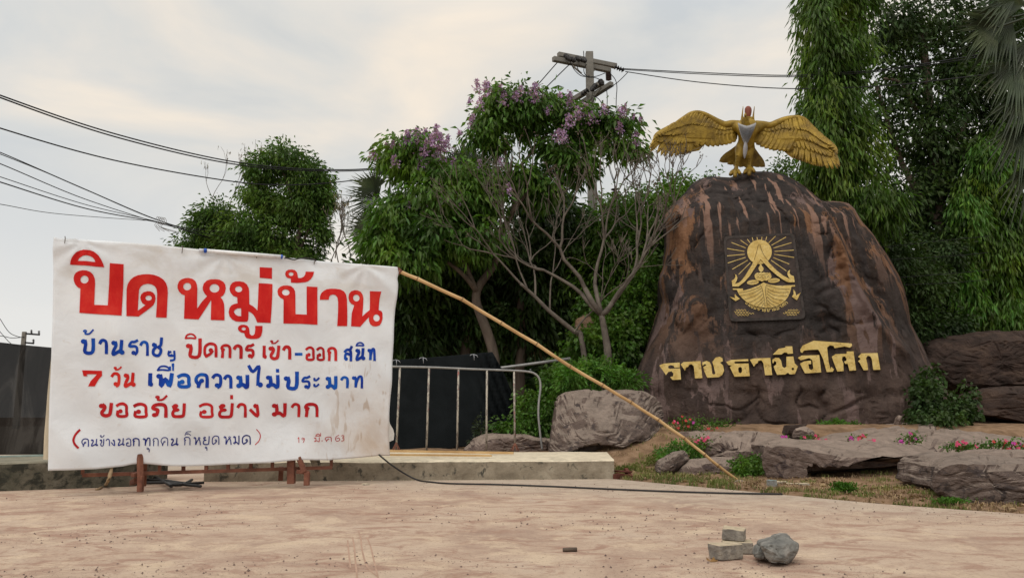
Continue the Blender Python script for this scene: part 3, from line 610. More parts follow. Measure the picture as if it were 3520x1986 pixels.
def banner():
    root = empty('protest_banner', P(750, 1600, 8.2) - Vector((0, 0, .02)), 'large white cloth banner hand painted in red and blue lettering, hung over a rusty barrier', 'banner')
    nx, ny = 150, 100; vs = []
    for j in range(ny + 1):
        v = j / ny
        for i in range(nx + 1):
            u = i / nx; a, b, c, d = line_xy(B_TOP, u), line_xy(B_BOT, u), line_xy(B_LEFT, v), line_xy(B_RIGHT, v)
            q = [(1 - v) * a[k] + v * b[k] + (1 - u) * c[k] + u * d[k] - ((1 - u) * (1 - v) * B_TOP[0][k] + u * (1 - v) * B_TOP[-1][k] + (1 - u) * v * B_BOT[0][k] + u * v * B_BOT[-1][k]) for k in (0, 1)]
            vs.append(bmap(*q))
    w_ = nx + 1; fs = [(j * w_ + i, (j + 1) * w_ + i, (j + 1) * w_ + i + 1, j * w_ + i + 1) for j in range(ny) for i in range(nx)]
    n0 = len(vs)
    # real cloth has a thickness: a back skin 3 mm behind, closed round the hem
    vs += [v - BN * .003 for v in vs]; fs += [tuple(i + n0 for i in reversed(f)) for f in fs]
    rim = list(range(w_)) + [j * w_ + nx for j in range(1, ny + 1)] + [ny * w_ + i for i in range(nx - 1, -1, -1)] + [j * w_ for j in range(ny - 1, 0, -1)]
    fs += [(a, b, b + n0, a + n0) for a, b in zip(rim, rim[1:] + rim[:1])]
    m = bpy.data.materials.new('banner_cloth'); m.use_nodes = True; t = m.node_tree; t.nodes.clear()
    tc = N(t, 'ShaderNodeTexCoord')
    def nz(stretch, sc, det=5, loc=(0, 0, 0), dist=.4):
        mp = N(t, 'ShaderNodeMapping'); mp.inputs['Scale'].default_value = stretch; mp.inputs['Location'].default_value = loc; L(t, tc.outputs['Object'], mp.inputs[0])
        q = N(t, 'ShaderNodeTexNoise', i_Scale=sc, i_Detail=float(det), i_Roughness=.6, i_Distortion=dist); L(t, mp.outputs[0], q.inputs[0]); return q.outputs[0]
    sx = N(t, 'ShaderNodeSeparateXYZ'); L(t, tc.outputs['Object'], sx.inputs[0])
    def band(sock, a, b):
        r_ = N(t, 'ShaderNodeMapRange', interpolation_type='SMOOTHSTEP'); L(t, sock, r_.inputs[0]); r_.inputs[1].default_value = a; r_.inputs[2].default_value = b; return r_.outputs[0]
    def mul(a, b):
        q = N(t, 'ShaderNodeMath', operation='MULTIPLY')
        for s, v in ((q.inputs[0], a), (q.inputs[1], b)):
            if isinstance(v, float): s.default_value = v
            else: L(t, v, s)
        return q.outputs[0]
    col = ramp(t, nz((1, 1, 1), 1.6), [(.3, (.755, .785, .82)), (.55, (.82, .85, .885)), (.7, (.85, .875, .90))])
    mud = (.42, .29, .18)
    # dried mud wash in the lower right corner with vertical drips, thin tide mark at the lower left and along the top hem
    lowr = mul(band(sx.outputs[0], .55, 1.5), band(sx.outputs[2], 1.15, .25))
    col = mixc(t, mul(mul(lowr, ramp(t, nz((1, 1, 1), 1.5), [(.36, 0), (.6, .85)])), 1.), col, (.58, .47, .37))
    drips = mul(mul(band(sx.outputs[0], .75, 1.2), band(sx.outputs[2], 1.25, .95)), ramp(t, nz((5.5, 5.5, 1.5), 2.2, 2), [(.585, 0), (.66, .5)]))
    col = mixc(t, drips, col, mud)
    lowl = mul(mul(band(sx.outputs[0], -1.75, -2.5), band(sx.outputs[2], .65, .1)), ramp(t, nz((1, 1, 1), 3.), [(.4, 0), (.65, .6)]))
    col = mixc(t, lowl, col, (.62, .50, .40))
    col = mixc(t, mul(band(sx.outputs[2], 1.55, 1.95), ramp(t, nz((1, 1, 2), 2.2), [(.45, 0), (.65, .45)])), col, (.62, .57, .50))
    col = mixc(t, ramp(t, nz((1, 1, 1.6), 9, 3), [(.66, 0), (.74, .25)]), col, (.6, .52, .44))
    p = N(t, 'ShaderNodeBsdfPrincipled', i_Roughness=.9); p.inputs['Specular IOR Level'].default_value = .1; L(t, col, p.inputs['Base Color'])
    bp = N(t, 'ShaderNodeBump', i_Strength=.5, i_Distance=.03); L(t, nz((1, 1, 1), 3.2, 4), bp.inputs['Height']); L(t, bp.outputs[0], p.inputs['Normal'])
    tr = N(t, 'ShaderNodeBsdfTranslucent'); L(t, col, tr.inputs[0]); x = N(t, 'ShaderNodeMixShader'); x.inputs[0].default_value = .12
    L(t, p.outputs[0], x.inputs[1]); L(t, tr.outputs[0], x.inputs[2])
    o_ = N(t, 'ShaderNodeOutputMaterial'); L(t, x.outputs[0], o_.inputs[0])
    M['cloth'] = m
    link('cloth', mesh(vs, fs), m, root)
    return root
BAN = banner()
def paint(name, a, b, c):
    return mat(name, [(.3, a), (.5, b), (.7, c)], scale=5, stretch=(1, 1, .6), detail=5, rough=.75, bump=.1, spec=.15, nrough=.7)
M['red_a'] = paint('red_banner_paint', (.50, .012, .012), (.58, .018, .016), (.66, .045, .03))
M['red_b'] = paint('dark_red_banner_paint', (.30, .008, .014), (.46, .016, .02), (.60, .03, .03))
M['blue_a'] = paint('blue_banner_paint', (.008, .022, .22), (.006, .05, .36), (.01, .12, .50))
M['navy'] = paint('navy_ink', (.006, .012, .12), (.01, .018, .2), (.02, .04, .30))
Z1 = lambda l: [(200 + x / 4.0367, 820 + y / 4.0367) for x, y in l]
Z2 = lambda l: [(760 + x / 4.0355, 840 + y / 4.0355) for x, y in l]
def ell(cx, cy, rx, ry, n=18, a=0): return [(cx + rx * math.cos(2 * math.pi * k / n) * math.cos(a) - ry * math.sin(2 * math.pi * k / n) * math.sin(a), cy + rx * math.cos(2 * math.pi * k / n) * math.sin(a) + ry * math.sin(2 * math.pi * k / n) * math.cos(a)) for k in range(n)]
HEAD = [
 (Z1, [(165, 362), (172, 315), (190, 270), (218, 230), (255, 193), (300, 170), (350, 160), (400, 160), (440, 165), (500, 190), (560, 240), (600, 300), (625, 355), (638, 400), (400, 378)], [[(272, 310), (295, 272), (340, 244), (395, 235), (440, 243), (480, 265), (505, 295), (516, 327), (400, 318)]]),
 (Z1, [(308, 690), (270, 672), (237, 635), (218, 590), (212, 550), (222, 505), (245, 472), (285, 450), (340, 440), (400, 446), (450, 465), (488, 505), (508, 555), (513, 620), (508, 720), (500, 918), (688, 925), (705, 640), (717, 345), (908, 360), (905, 600), (880, 1065), (600, 1052), (295, 1030)], [ell(365, 568, 57, 54)]),
 (Z1, [(947, 1070), (946, 880), (950, 690), (965, 630), (1000, 575), (1045, 538), (1100, 513), (1180, 500), (1260, 498), (1330, 506), (1400, 530), (1460, 568), (1500, 620), (1518, 680), (1522, 760), (1515, 900), (1505, 1095), (1358, 1088), (1370, 900), (1373, 760), (1365, 700), (1345, 665), (1300, 637), (1240, 628), (1180, 640), (1142, 670), (1122, 710), (1113, 850), (1105, 995), (1212, 918), (1170, 893), (1146, 850), (1140, 810), (1152, 772), (1185, 743), (1235, 730), (1280, 732), (1320, 750), (1344, 783), (1351, 830), (1342, 880), (1320, 920), (1280, 955), (1200, 1015), (1115, 1076)], [ell(1255, 822, 44, 35)]),
 (Z1, [(1747, 1108), (1753, 940), (1757, 785), (1710, 765), (1677, 730), (1657, 685), (1657, 640), (1675, 595), (1710, 566), (1760, 550), (1810, 547), (1865, 560), (1903, 590), (1922, 635), (1929, 690), (1927, 830), (1928, 970), (1990, 880), (2065, 800), (2030, 762), (2008, 720), (2003, 680), (2018, 625), (2060, 585), (2110, 568), (2180, 563), (2240, 570), (2290, 600), (2316, 640), (2324, 690), (2312, 750), (2285, 792), (2250, 815), (2280, 852), (2298, 910), (2303, 980), (2302, 1138), (2115, 1130), (2118, 1000), (2122, 850), (2040, 980), (1947, 1120)], [ell(1790, 665, 55, 52), ell(2168, 690, 68, 60)]),
 (Z2, [(535, 317), (706, 325), (704, 478), (530, 467)], []),
 (Z2, [(220, 735), (165, 715), (128, 670), (114, 620), (125, 570), (152, 535), (195, 515), (250, 511), (310, 522), (355, 555), (380, 605), (388, 660), (388, 830), (440, 860), (480, 895), (500, 920), (508, 800), (517, 543), (708, 552), (703, 720), (695, 900), (682, 1090), (497, 1082), (478, 1030), (445, 975), (410, 945), (378, 930), (374, 1045), (358, 1073), (280, 1075), (200, 1070), (150, 1045), (112, 1000), (100, 945), (112, 885), (140, 848), (175, 830), (225, 820)], [ell(242, 622, 50, 42), [(275, 888), (275, 998), (230, 995), (195, 975), (173, 940), (185, 912), (225, 888)]]),
 (Z2, [(318, 1232), (275, 1224), (240, 1202), (227, 1170), (238, 1138), (270, 1118), (315, 1114), (358, 1125), (382, 1155), (391, 1200), (393, 1240), (415, 1262), (442, 1262), (463, 1240), (472, 1180), (470, 1130), (571, 1130), (570, 1200), (555, 1265), (530, 1295), (490, 1310), (400, 1312), (345, 1298), (326, 1270)], [ell(310, 1172, 30, 22)]),
 (Z2, [(968, 472), (925, 465), (898, 440), (890, 405), (900, 372), (930, 352), (980, 346), (1025, 355), (1053, 385), (1064, 430), (1066, 462), (1110, 465), (1150, 445), (1170, 410), (1175, 376), (1288, 380), (1274, 435), (1245, 480), (1210, 508), (1170, 523), (1060, 533), (970, 528)], [ell(972, 410, 34, 26)]),
 (Z2, [(860, 765), (815, 742), (785, 705), (776, 655), (788, 618), (820, 588), (865, 571), (920, 568), (970, 577), (1008, 608), (1026, 650), (1030, 710), (1027, 970), (1187, 973), (1188, 583), (1333, 592), (1335, 1113), (1100, 1103), (860, 1098)], [ell(895, 667, 55, 44)]),
 (Z2, [(1368, 768), (1370, 720), (1385, 680), (1415, 648), (1460, 625), (1520, 616), (1590, 617), (1650, 624), (1700, 650), (1730, 695), (1742, 760), (1742, 900), (1738, 1136), (1605, 1133), (1613, 950), (1613, 800), (1606, 740), (1580, 705), (1545, 699), (1510, 707), (1492, 730), (1485, 770)], []),
 (Z2, [(1792, 1138), (1797, 1040), (1808, 950), (1845, 842), (1800, 822), (1775, 785), (1765, 735), (1775, 685), (1805, 650), (1850, 634), (1895, 635), (1935, 655), (1962, 695), (1973, 750), (1968, 850), (1952, 1002), (2000, 955), (2058, 910), (2064, 800), (2060, 650), (2213, 657), (2195, 760), (2185, 910), (2225, 925), (2238, 960), (2235, 1030), (2215, 1090), (2190, 1125), (2140, 1140), (2095, 1135), (2060, 1108), (2043, 1060), (2045, 1008), (1985, 1070), (1920, 1145)], [ell(1877, 742, 46, 48), ell(2150, 1020, 46, 50)])]
for Z, o_, hs in HEAD:
    shape('headline_letter', [Z(o_)] + [Z(h) for h in hs], bmap, .0048, .001, M['red_a'], BAN, grid=8)
# hand lettering drawn as strokes: (points in a unit box) or ('o', cx, cy, rx, ry)
def O(cx, cy, rx=.13, ry=.11): return ('o', cx, cy, rx, ry)
TH = {
 'ko': [[(.1, 1), (.14, .62), (.1, .46), (.26, .38), (.02, .28), (.12, .08), (.45, 0), (.78, .06), (.95, .3), (.95, 1)]],
 'aa': [[(.0, .22), (.2, .05), (.5, 0), (.85, .1), (.95, .35), (.95, 1)]],
 'ro': [[(.95, 0), (.6, .1), (.25, .12), (.02, .4), (.6, .4), (.9, .5), (.92, .8), (.72, .96)], O(.5, .86, .2, .11)],
 'ngo': [O(.62, .15, .18, .12), [(.8, .12), (.88, .4), (.88, 1), (.02, .5)]],
 'oo': [[(.02, .14), (.3, .01), (.65, 0), (.93, .18), (.95, .6), (.93, .98), (.12, .98), (.1, .62)], O(.35, .6, .16, .12)],
 'kho': [O(.18, .16, .14, .12), [(.32, .1), (.45, .25), (.36, .5), (.22, .7), (.26, .9), (.45, 1), (.68, .98), (.85, .8), (.95, 0)]],
 'kwo': [[(.22, 1), (.2, .78), (.03, .5), (.08, .2), (.35, 0), (.68, 0), (.93, .18), (.95, 1)], O(.5, .5, .14, .12), [(.38, .58), (.22, .98)]],
 'do': [[(.16, 1), (.03, .75), (.06, .25), (.35, 0), (.68, 0), (.93, .2), (.95, 1)], O(.52, .5, .14, .12), [(.64, .58), (.5, .78), (.18, .97)]],
 'tho': [O(.16, .14, .13, .11), [(.29, .1), (.36, .3), (.34, 1), (.4, .6), (.62, .1), (.8, .0), (.95, .15), (.95, 1)]],
 'ho': [O(.14, .14, .12, .11), [(.26, .12), (.32, .4), (.3, 1), (.5, .55), (.74, .32), (.88, .55), (.95, 1)], O(.76, .16, .15, .13)],
 'mo': [O(.18, .13, .14, .11), [(.32, .1), (.36, .4), (.36, .82)], O(.2, .86, .15, .12), [(.33, .72), (.6, .78), (.9, .98), (.92, 0)]],
 'yo': [O(.28, .13, .18, .1), [(.12, .18), (.2, .38), (.5, .46), (.2, .5), (.06, .72), (.14, .96), (.5, 1), (.85, .95), (.93, .7), (.97, 0)]],
 'bo': [O(.16, .15, .13, .12), [(.29, .12), (.34, .4), (.3, 1), (.88, .98), (.93, 0)]],
 'po': [O(.16, .15, .13, .12), [(.29, .12), (.34, .4), (.3, 1), (.88, .98), (.95, -.38)]],
 'wo': [[(.02, .2), (.25, .02), (.6, 0), (.92, .15), (.95, .6), (.85, .9), (.65, 1)], O(.5, .85, .2, .12)],
 'cho': [O(.16, .2, .13, .12), [(.3, .2), (.36, .38), (.14, .55), (.1, .85), (.35, 1), (.65, .98), (.85, .75), (.83, .5), (.6, .38), (.85, .22), (.93, -.28)]],
 'no': [O(.16, .14, .13, .11), [(.29, .12), (.34, .35), (.16, .7), (.12, 1), (.45, .85), (.7, .72)], [(.8, 0), (.76, .45), (.72, .85)], O(.84, .86, .14, .12)],
 'so': [O(.2, .86, .16, .12), [(.06, .8), (.08, .5), (.35, .38), (.85, .5)], [(.02, .2), (.3, .03), (.7, .05), (.88, .3), (.88, 1)], [(.72, .1), (.98, -.25)]],
 'pho': [O(.2, .88, .15, .11), [(.34, .84), (.42, .5), (.26, .4), (.08, .3), (.22, .08), (.55, 0), (.85, .08), (.95, .35), (.95, 1)]],
 'pan': [O(.12, .15, .1, .11), [(.22, .12), (.26, .4), (.26, .98), (.54, .4), (.8, .98), (.95, 0)]],
 'e': [[(.38, 0), (.34, .5), (.3, .86)], O(.58, .86, .26, .12)],
 'ai': [[(0, 0), (.32, .25), (.8, .0), (.74, .5), (.72, .86)], O(.92, .87, .15, .09)],
 'a': [O(.15, .14, .14, .1), [(.12, .26), (.5, .3), (.95, .05)], O(.15, .8, .14, .1), [(.12, .92), (.5, .96), (.9, .75)]],
 'i': [[(0, 1), (.15, .3), (.5, 0), (.85, .3), (1, 1), (.5, .92), (0, 1)]],
 'ii': [[(0, 1), (.25, .2), (.6, .1), (.85, .9), (.4, .85), (0, 1)], [(.95, -.3), (.97, .9)]],
 'ue': [[(0, 1), (.15, .2), (.4, 0), (.65, .3), (.72, 1), (.3, .9), (0, 1)], [(.78, .2), (.78, 1)], [(.97, .2), (.97, 1)]],
 'mai': [O(.22, .3, .2, .26), [(.3, .55), (.25, .95), (.65, .9), (1, .05)]],
 'dot': [[(.5, 0), (.5, 1)]],
 'u': [O(.4, .28, .32, .26), [(.72, .25), (.9, .5), (.85, 1)]],
 'tai': [[(0, 1), (.1, .55), (.35, .7), (.45, .5), (.7, .75), (.9, .95)], [(.1, .6), (.3, .1), (.95, 0)]],
 'paiyan': [[(.1, .0), (.02, .3), (.2, .45), (.5, .4)], [(.35, .05), (.1, .15)], [(.85, 0), (.9, .5), (.85, .9), (.35, 1)], [(.1, .45), (.6, .48), (.9, .42)]],
 '-': [[(0, .5), (1, .5)]],
 '(': [[(.95, 0), (.35, .25), (.05, .55), (.25, .8), (.75, 1)]],
 ')': [[(.25, 0), (.85, .25), (.97, .5), (.65, .78), (0, 1)]],
 '1': [[(0, .25), (.6, 0), (.5, 1)]], '9': [O(.42, .3, .36, .26), [(.85, .15), (.9, .5), (.55, 1)]],
 '6': [[(.75, 0), (.2, .25), (.02, .65), (.3, 1), (.8, .92), (.95, .65), (.6, .45), (.3, .6)]], '3': [[(.1, .1), (.6, .0), (.85, .22), (.45, .45), (.9, .65), (.7, .95), (.1, 1)]],
}
def strokes(name, items, mapf, m, parent, label=None, base=.003, inc=4e-5, hgt=0):
    """items: (glyph, x0, x1, ytop, ybase, stroke width) in photo pixels; every letter is a part"""
    for g, x0, x1, y0, y1, wd in items:
        vs, fs = [], []; off = base
        for s in TH[g]:
            if s[0] == 'o':
                _, cx, cy, rx, ry = s; pts = [(x0 + (cx + rx * .72 * math.cos(a)) * (x1 - x0), y0 + (cy + ry * .72 * math.sin(a)) * (y1 - y0)) for a in [2 * math.pi * k / 12 for k in range(13)]]; wk = wd * .72
            else:
                pp = [Vector((x0 + x * (x1 - x0), y0 + y * (y1 - y0), 0)) for x, y in s]; pts = [(v.x, v.y) for v in catmull(pp, 4)]; wk = wd
            pts = [p for i, p in enumerate(pts) if i == 0 or math.dist(p, pts[i - 1]) > min(.15, wk * .2)]
            n = len(pts); b = len(vs)
            # square-ish brush ends
            if s[0] != 'o':
                for i0, i1 in ((0, 1), (-1, -2)):
                    dx, dy = pts[i0][0] - pts[i1][0], pts[i0][1] - pts[i1][1]; l = math.hypot(dx, dy) or 1
                    pts[i0] = (pts[i0][0] + dx / l * wk * .35, pts[i0][1] + dy / l * wk * .35)
            for i, (x, y) in enumerate(pts):
                a, c = pts[max(i - 1, 0)], pts[min(i + 1, n - 1)]
                if s[0] == 'o' and i in (0, n - 1): a, c = pts[n - 2], pts[1]
                dx, dy = c[0] - a[0], c[1] - a[1]; l = math.hypot(dx, dy) or 1
                k = wk / 2 * (1 + .12 * noise.noise((x * .06, y * .06, 3)))
                vs.append(mapf(x - dy / l * k, y + dx / l * k, off)); vs.append(mapf(x + dy / l * k, y - dx / l * k, off)); off += inc
            fs += [(b + 2 * i, b + 2 * i + 1, b + 2 * i + 3, b + 2 * i + 2) for i in range(n - 1)]
        link(name, mesh(vs, fs), m, parent, smoothf=False)
def conv(ox, oy, s, items): return [(g, ox + a / s, ox + b / s, oy + c / s, oy + d / s, w_ / s) for g, a, b, c, d, w_ in items]
z3 = lambda it: conv(240, 1120, 4.036, it)
z4 = lambda it: conv(780, 1120, 4.037, it)
z5 = lambda it: conv(220, 1440, 4.441, it)
z6 = lambda it: conv(780, 1440, 4.293, it)
def inset(items):      # boxes were read at the outer edge of the brush; move the centre line inwards
    return [(g, a + w_ * .45, b - w_ * .45, c + w_ * .4, d - w_ * .4, w_) if g not in ('-', 'dot') else (g, a, b, c, d, w_) for g, a, b, c, d, w_ in items]
W = 42
strokes('blue_letter', inset(z3([('bo', 138, 360, 170, 384, 50), ('mai', 170, 334, 45, 125, 24), ('aa', 400, 532, 182, 392, 44), ('no', 560, 775, 192, 412, 48), ('ro', 808, 958, 186, 415, 38), ('aa', 968, 1100, 203, 415, 40), ('cho', 1126, 1302, 205, 424, 42), ('paiyan', 1353, 1478, 338, 488, 30)])), bmap, M['blue_a'], BAN)
strokes('red_letter', inset(z3([('po', 1590, 1838, 232, 437, 48), ('i', 1594, 1756, 100, 180, 24), ('do', 1848, 2052, 235, 438, 40), ('ko', 2083, 2242, 255, 448, 40)]) + z4([('aa', 80, 217, 260, 458, 46), ('ro', 243, 383, 246, 458, 40), ('e', 476, 566, 272, 467, 44), ('kho', 558, 744, 270, 470, 44), ('mai', 585, 718, 193, 250, 20), ('aa', 766, 892, 273, 467, 44), ('oo', 1082, 1218, 287, 480, 36), ('oo', 1236, 1358, 292, 480, 34), ('ko', 1388, 1528, 292, 488, 38)])), bmap, M['red_b'], BAN)
strokes('blue_letter', inset(z4([('-', 952, 1030, 372, 412, 38), ('so', 1612, 1737, 315, 494, 36), ('no', 1758, 1918, 307, 488, 40), ('i', 1774, 1892, 226, 286, 22), ('tho', 1926, 2053, 307, 490, 36)])), bmap, M['blue_a'], BAN)
shape('red_digit', [[(240 + x / 4.036, 1120 + y / 4.036) for x, y in [(173, 615), (445, 620), (447, 690), (405, 735), (375, 785), (348, 836), (256, 836), (290, 765), (340, 712), (378, 670), (260, 668), (232, 675), (250, 697), (192, 697)]]], bmap, .0048, .001, M['red_a'], BAN, grid=8)
strokes('red_letter', inset(z3([('wo', 565, 706, 642, 845, 42), ('mai', 595, 722, 557, 614, 24), ('no', 732, 928, 643, 852, 44)])), bmap, M['red_a'], BAN)
strokes('blue_letter', inset(z3([('e', 1072, 1172, 650, 853, 56), ('pan', 1182, 1453, 648, 856, 58), ('ue', 1208, 1452, 545, 622, 26), ('dot', 1412, 1452, 528, 545, 36), ('oo', 1484, 1682, 658, 858, 50), ('kwo', 1728, 1932, 658, 860, 46), ('wo', 1962, 2113, 663, 866, 44)])
  + z4([('aa', -52, 74, 676, 868, 44), ('mo', 106, 316, 676, 872, 52), ('ai', 282, 490, 543, 872, 44), ('mo', 512, 732, 678, 872, 50), ('dot', 672, 720, 612, 630, 46), ('po', 762, 1002, 686, 875, 54), ('ro', 1028, 1163, 688, 878, 34), ('a', 1188, 1290, 706, 852, 26), ('mo', 1350, 1537, 692, 882, 46), ('aa', 1568, 1683, 698, 864, 36), ('tho', 1709, 1883, 687, 868, 36)])), bmap, M['blue_a'], BAN)
strokes('dark_red_letter', inset(z3([('kho', 384, 608, 1062, 1262, 50), ('oo', 634, 812, 1062, 1265, 42), ('oo', 874, 1083, 1067, 1272, 42), ('pho', 1112, 1363, 1067, 1272, 48), ('mai', 1167, 1355, 955, 1038, 30), ('yo', 1396, 1612, 1067, 1272, 44), ('oo', 1786, 1998, 1070, 1272, 38)])
  + z4([('yo', -133, 94, 1066, 1278, 42), ('dot', 38, 82, 972, 1000, 42), ('aa', 132, 275, 1068, 1270, 42), ('ngo', 303, 453, 1066, 1265, 44), ('mo', 596, 838, 1066, 1265, 48), ('aa', 884, 1018, 1068, 1264, 40), ('ko', 1062, 1274, 1066, 1264, 44)])), bmap, M['red_b'], BAN)
strokes('red_bracket', z5([('(', 145, 245, 165, 430, 34)]), bmap, M['red_b'], BAN)
strokes('navy_letter', inset(z5([('kwo', 268, 387, 292, 415, 15), ('no', 405, 528, 297, 412, 16), ('kho', 542, 618, 297, 411, 14), ('mai', 542, 618, 236, 277, 11), ('aa', 640, 702, 295, 407, 14), ('ngo', 716, 782, 302, 408, 15), ('no', 812, 933, 287, 407, 16), ('oo', 943, 1027, 290, 410, 14), ('ko', 1043, 1157, 285, 410, 18), ('tho', 1192, 1322, 278, 408, 17), ('u', 1250, 1310, 422, 500, 13), ('ko', 1350, 1445, 283, 408, 13), ('kwo', 1473, 1592, 275, 407, 12), ('no', 1620, 1757, 283, 407, 18),
  ('ko', 1828, 1935, 268, 397, 14), ('tai', 1842, 1947, 183, 250, 11), ('ho', 1972, 2098, 262, 397, 16), ('yo', 2118, 2228, 258, 393, 16), ('u', 2148, 2197, 412, 480, 13), ('do', 2258, 2378, 252, 391, 14), ('ho', 2432, 2565, 250, 391, 15)]) + z6([('mo', 86, 192, 240, 375, 16), ('do', 218, 354, 234, 374, 17)])), bmap, M['navy'], BAN)
strokes('date_character', z6([(')', 415, 490, 150, 372, 12), ('1', 1045, 1068, 268, 342, 9), ('9', 1095, 1146, 265, 340, 9), ('mo', 1282, 1370, 270, 332, 9), ('ii', 1308, 1385, 215, 250, 9), ('dot', 1400, 1410, 314, 322, 12), ('kwo', 1448, 1547, 263, 326, 10), ('6', 1602, 1672, 235, 322, 9), ('3', 1690, 1738, 238, 320, 9)]), bmap, M['red_b'], BAN)
# ties along the top hem
for x, y, l in ((224, 818, 20), (626, 851, 22), (882, 876, 12), (1081, 893, 16)):
    mb = MB(); mb.tube([bmap(x, y - 4, .012), bmap(x + 1, y + 3, .02), bmap(x - 1, y + l, .012)], .004, 5)
    mb.build('tie', M['bark'], BAN)
# older cream sheets hanging behind the banner
def sheet(name, label, poly, off, thick=.004, seed=0, col=None, wav=.03):
    ctr = (sum(p[0] for p in poly) / len(poly), sum(p[1] for p in poly) / len(poly))
    def mp(x, y, t): p = bplane(x, y); return p - BN * (off + t - wav * math.sin((p - PL).dot(BU) * 19 + p.z * 2 + seed))
    o = shape(name, [poly], mp, 0, thick, col or M['old_cloth'], None, grid=12)
    me = o.data; lo = min(v.co.z for v in me.vertices); c_ = sum((v.co for v in me.vertices), Vector()) / len(me.vertices); d = Vector((c_.x, c_.y, lo))
    for v in me.vertices: v.co -= d
    o.location = d; tag(o, label, 'cloth'); return o
M['old_cloth'] = mat('old_cream_cloth', [(.3, (.46, .38, .27)), (.6, (.66, .58, .44)), (.75, (.74, .68, .56))], scale=3, stretch=(1, 1, .5), rough=.95, bump=.3)
sheet('old_cloth', 'old cream cloth showing in a narrow strip behind the left side of the banner', [(177, 1190), (185, 1190), (190, 1582), (145, 1580), (148, 1500), (155, 1420), (160, 1350), (168, 1270)], .12, seed=1)
sheet('white_sack', 'white cloth bundle poking out behind the lower right side of the banner', [(1334, 1360), (1341, 1362), (1344, 1420), (1350, 1455), (1362, 1475), (1366, 1490), (1364, 1512), (1350, 1518), (1334, 1521)], .1, .06, 2, flat('white_sack', (.72, .70, .66), .8), .015)
# fluorescent tube fixed along the hem
def tube_lamp():
    p0, p1 = bmap(683, 862, .03), bmap(978, 885, .03); d = p1 - p0
    root = empty('fluorescent_tube', p0, 'white fluorescent tube with blue end caps tied along the top hem of the banner', 'lamp')
    MB().tube([p0 + d * .085, p1 - d * .05], .020, 14).build('glass_tube', flat('white_tube', (.80, .82, .84), .25, bump=0), root, smoothf=True)
    MB().tube([p0, p0 + d * .055], .018, 12).build('end_sleeve', flat('clear_sleeve', (.60, .62, .68), .3, bump=0), root, smoothf=True)
    MB().tube([p1 - d * .032, p1], .010, 10).build('end_sleeve', bpy.data.materials['clear_sleeve'], root, smoothf=True)
    bl = flat('blue_cap', (.01, .08, .45), .4, bump=0)
    for a, b in ((.055, .085), (.95, .968)): MB().tube([p0 + d * a, p0 + d * b], .0235, 14).build('end_cap', bl, root, smoothf=True)
tube_lamp()
mb = MB(); mb.tube(catmull([bmap(x, y, .02) for x, y in ((976, 888), (990, 889), (1010, 893), (1030, 889), (1060, 888), (1080, 892), (1087, 897))], 4), .008, 6)
tag(mb.build('lamp_lead', M['black'], None, bmap(1087, 897, .02), True), 'short black lead running from the fluorescent tube along the hem', 'cable')
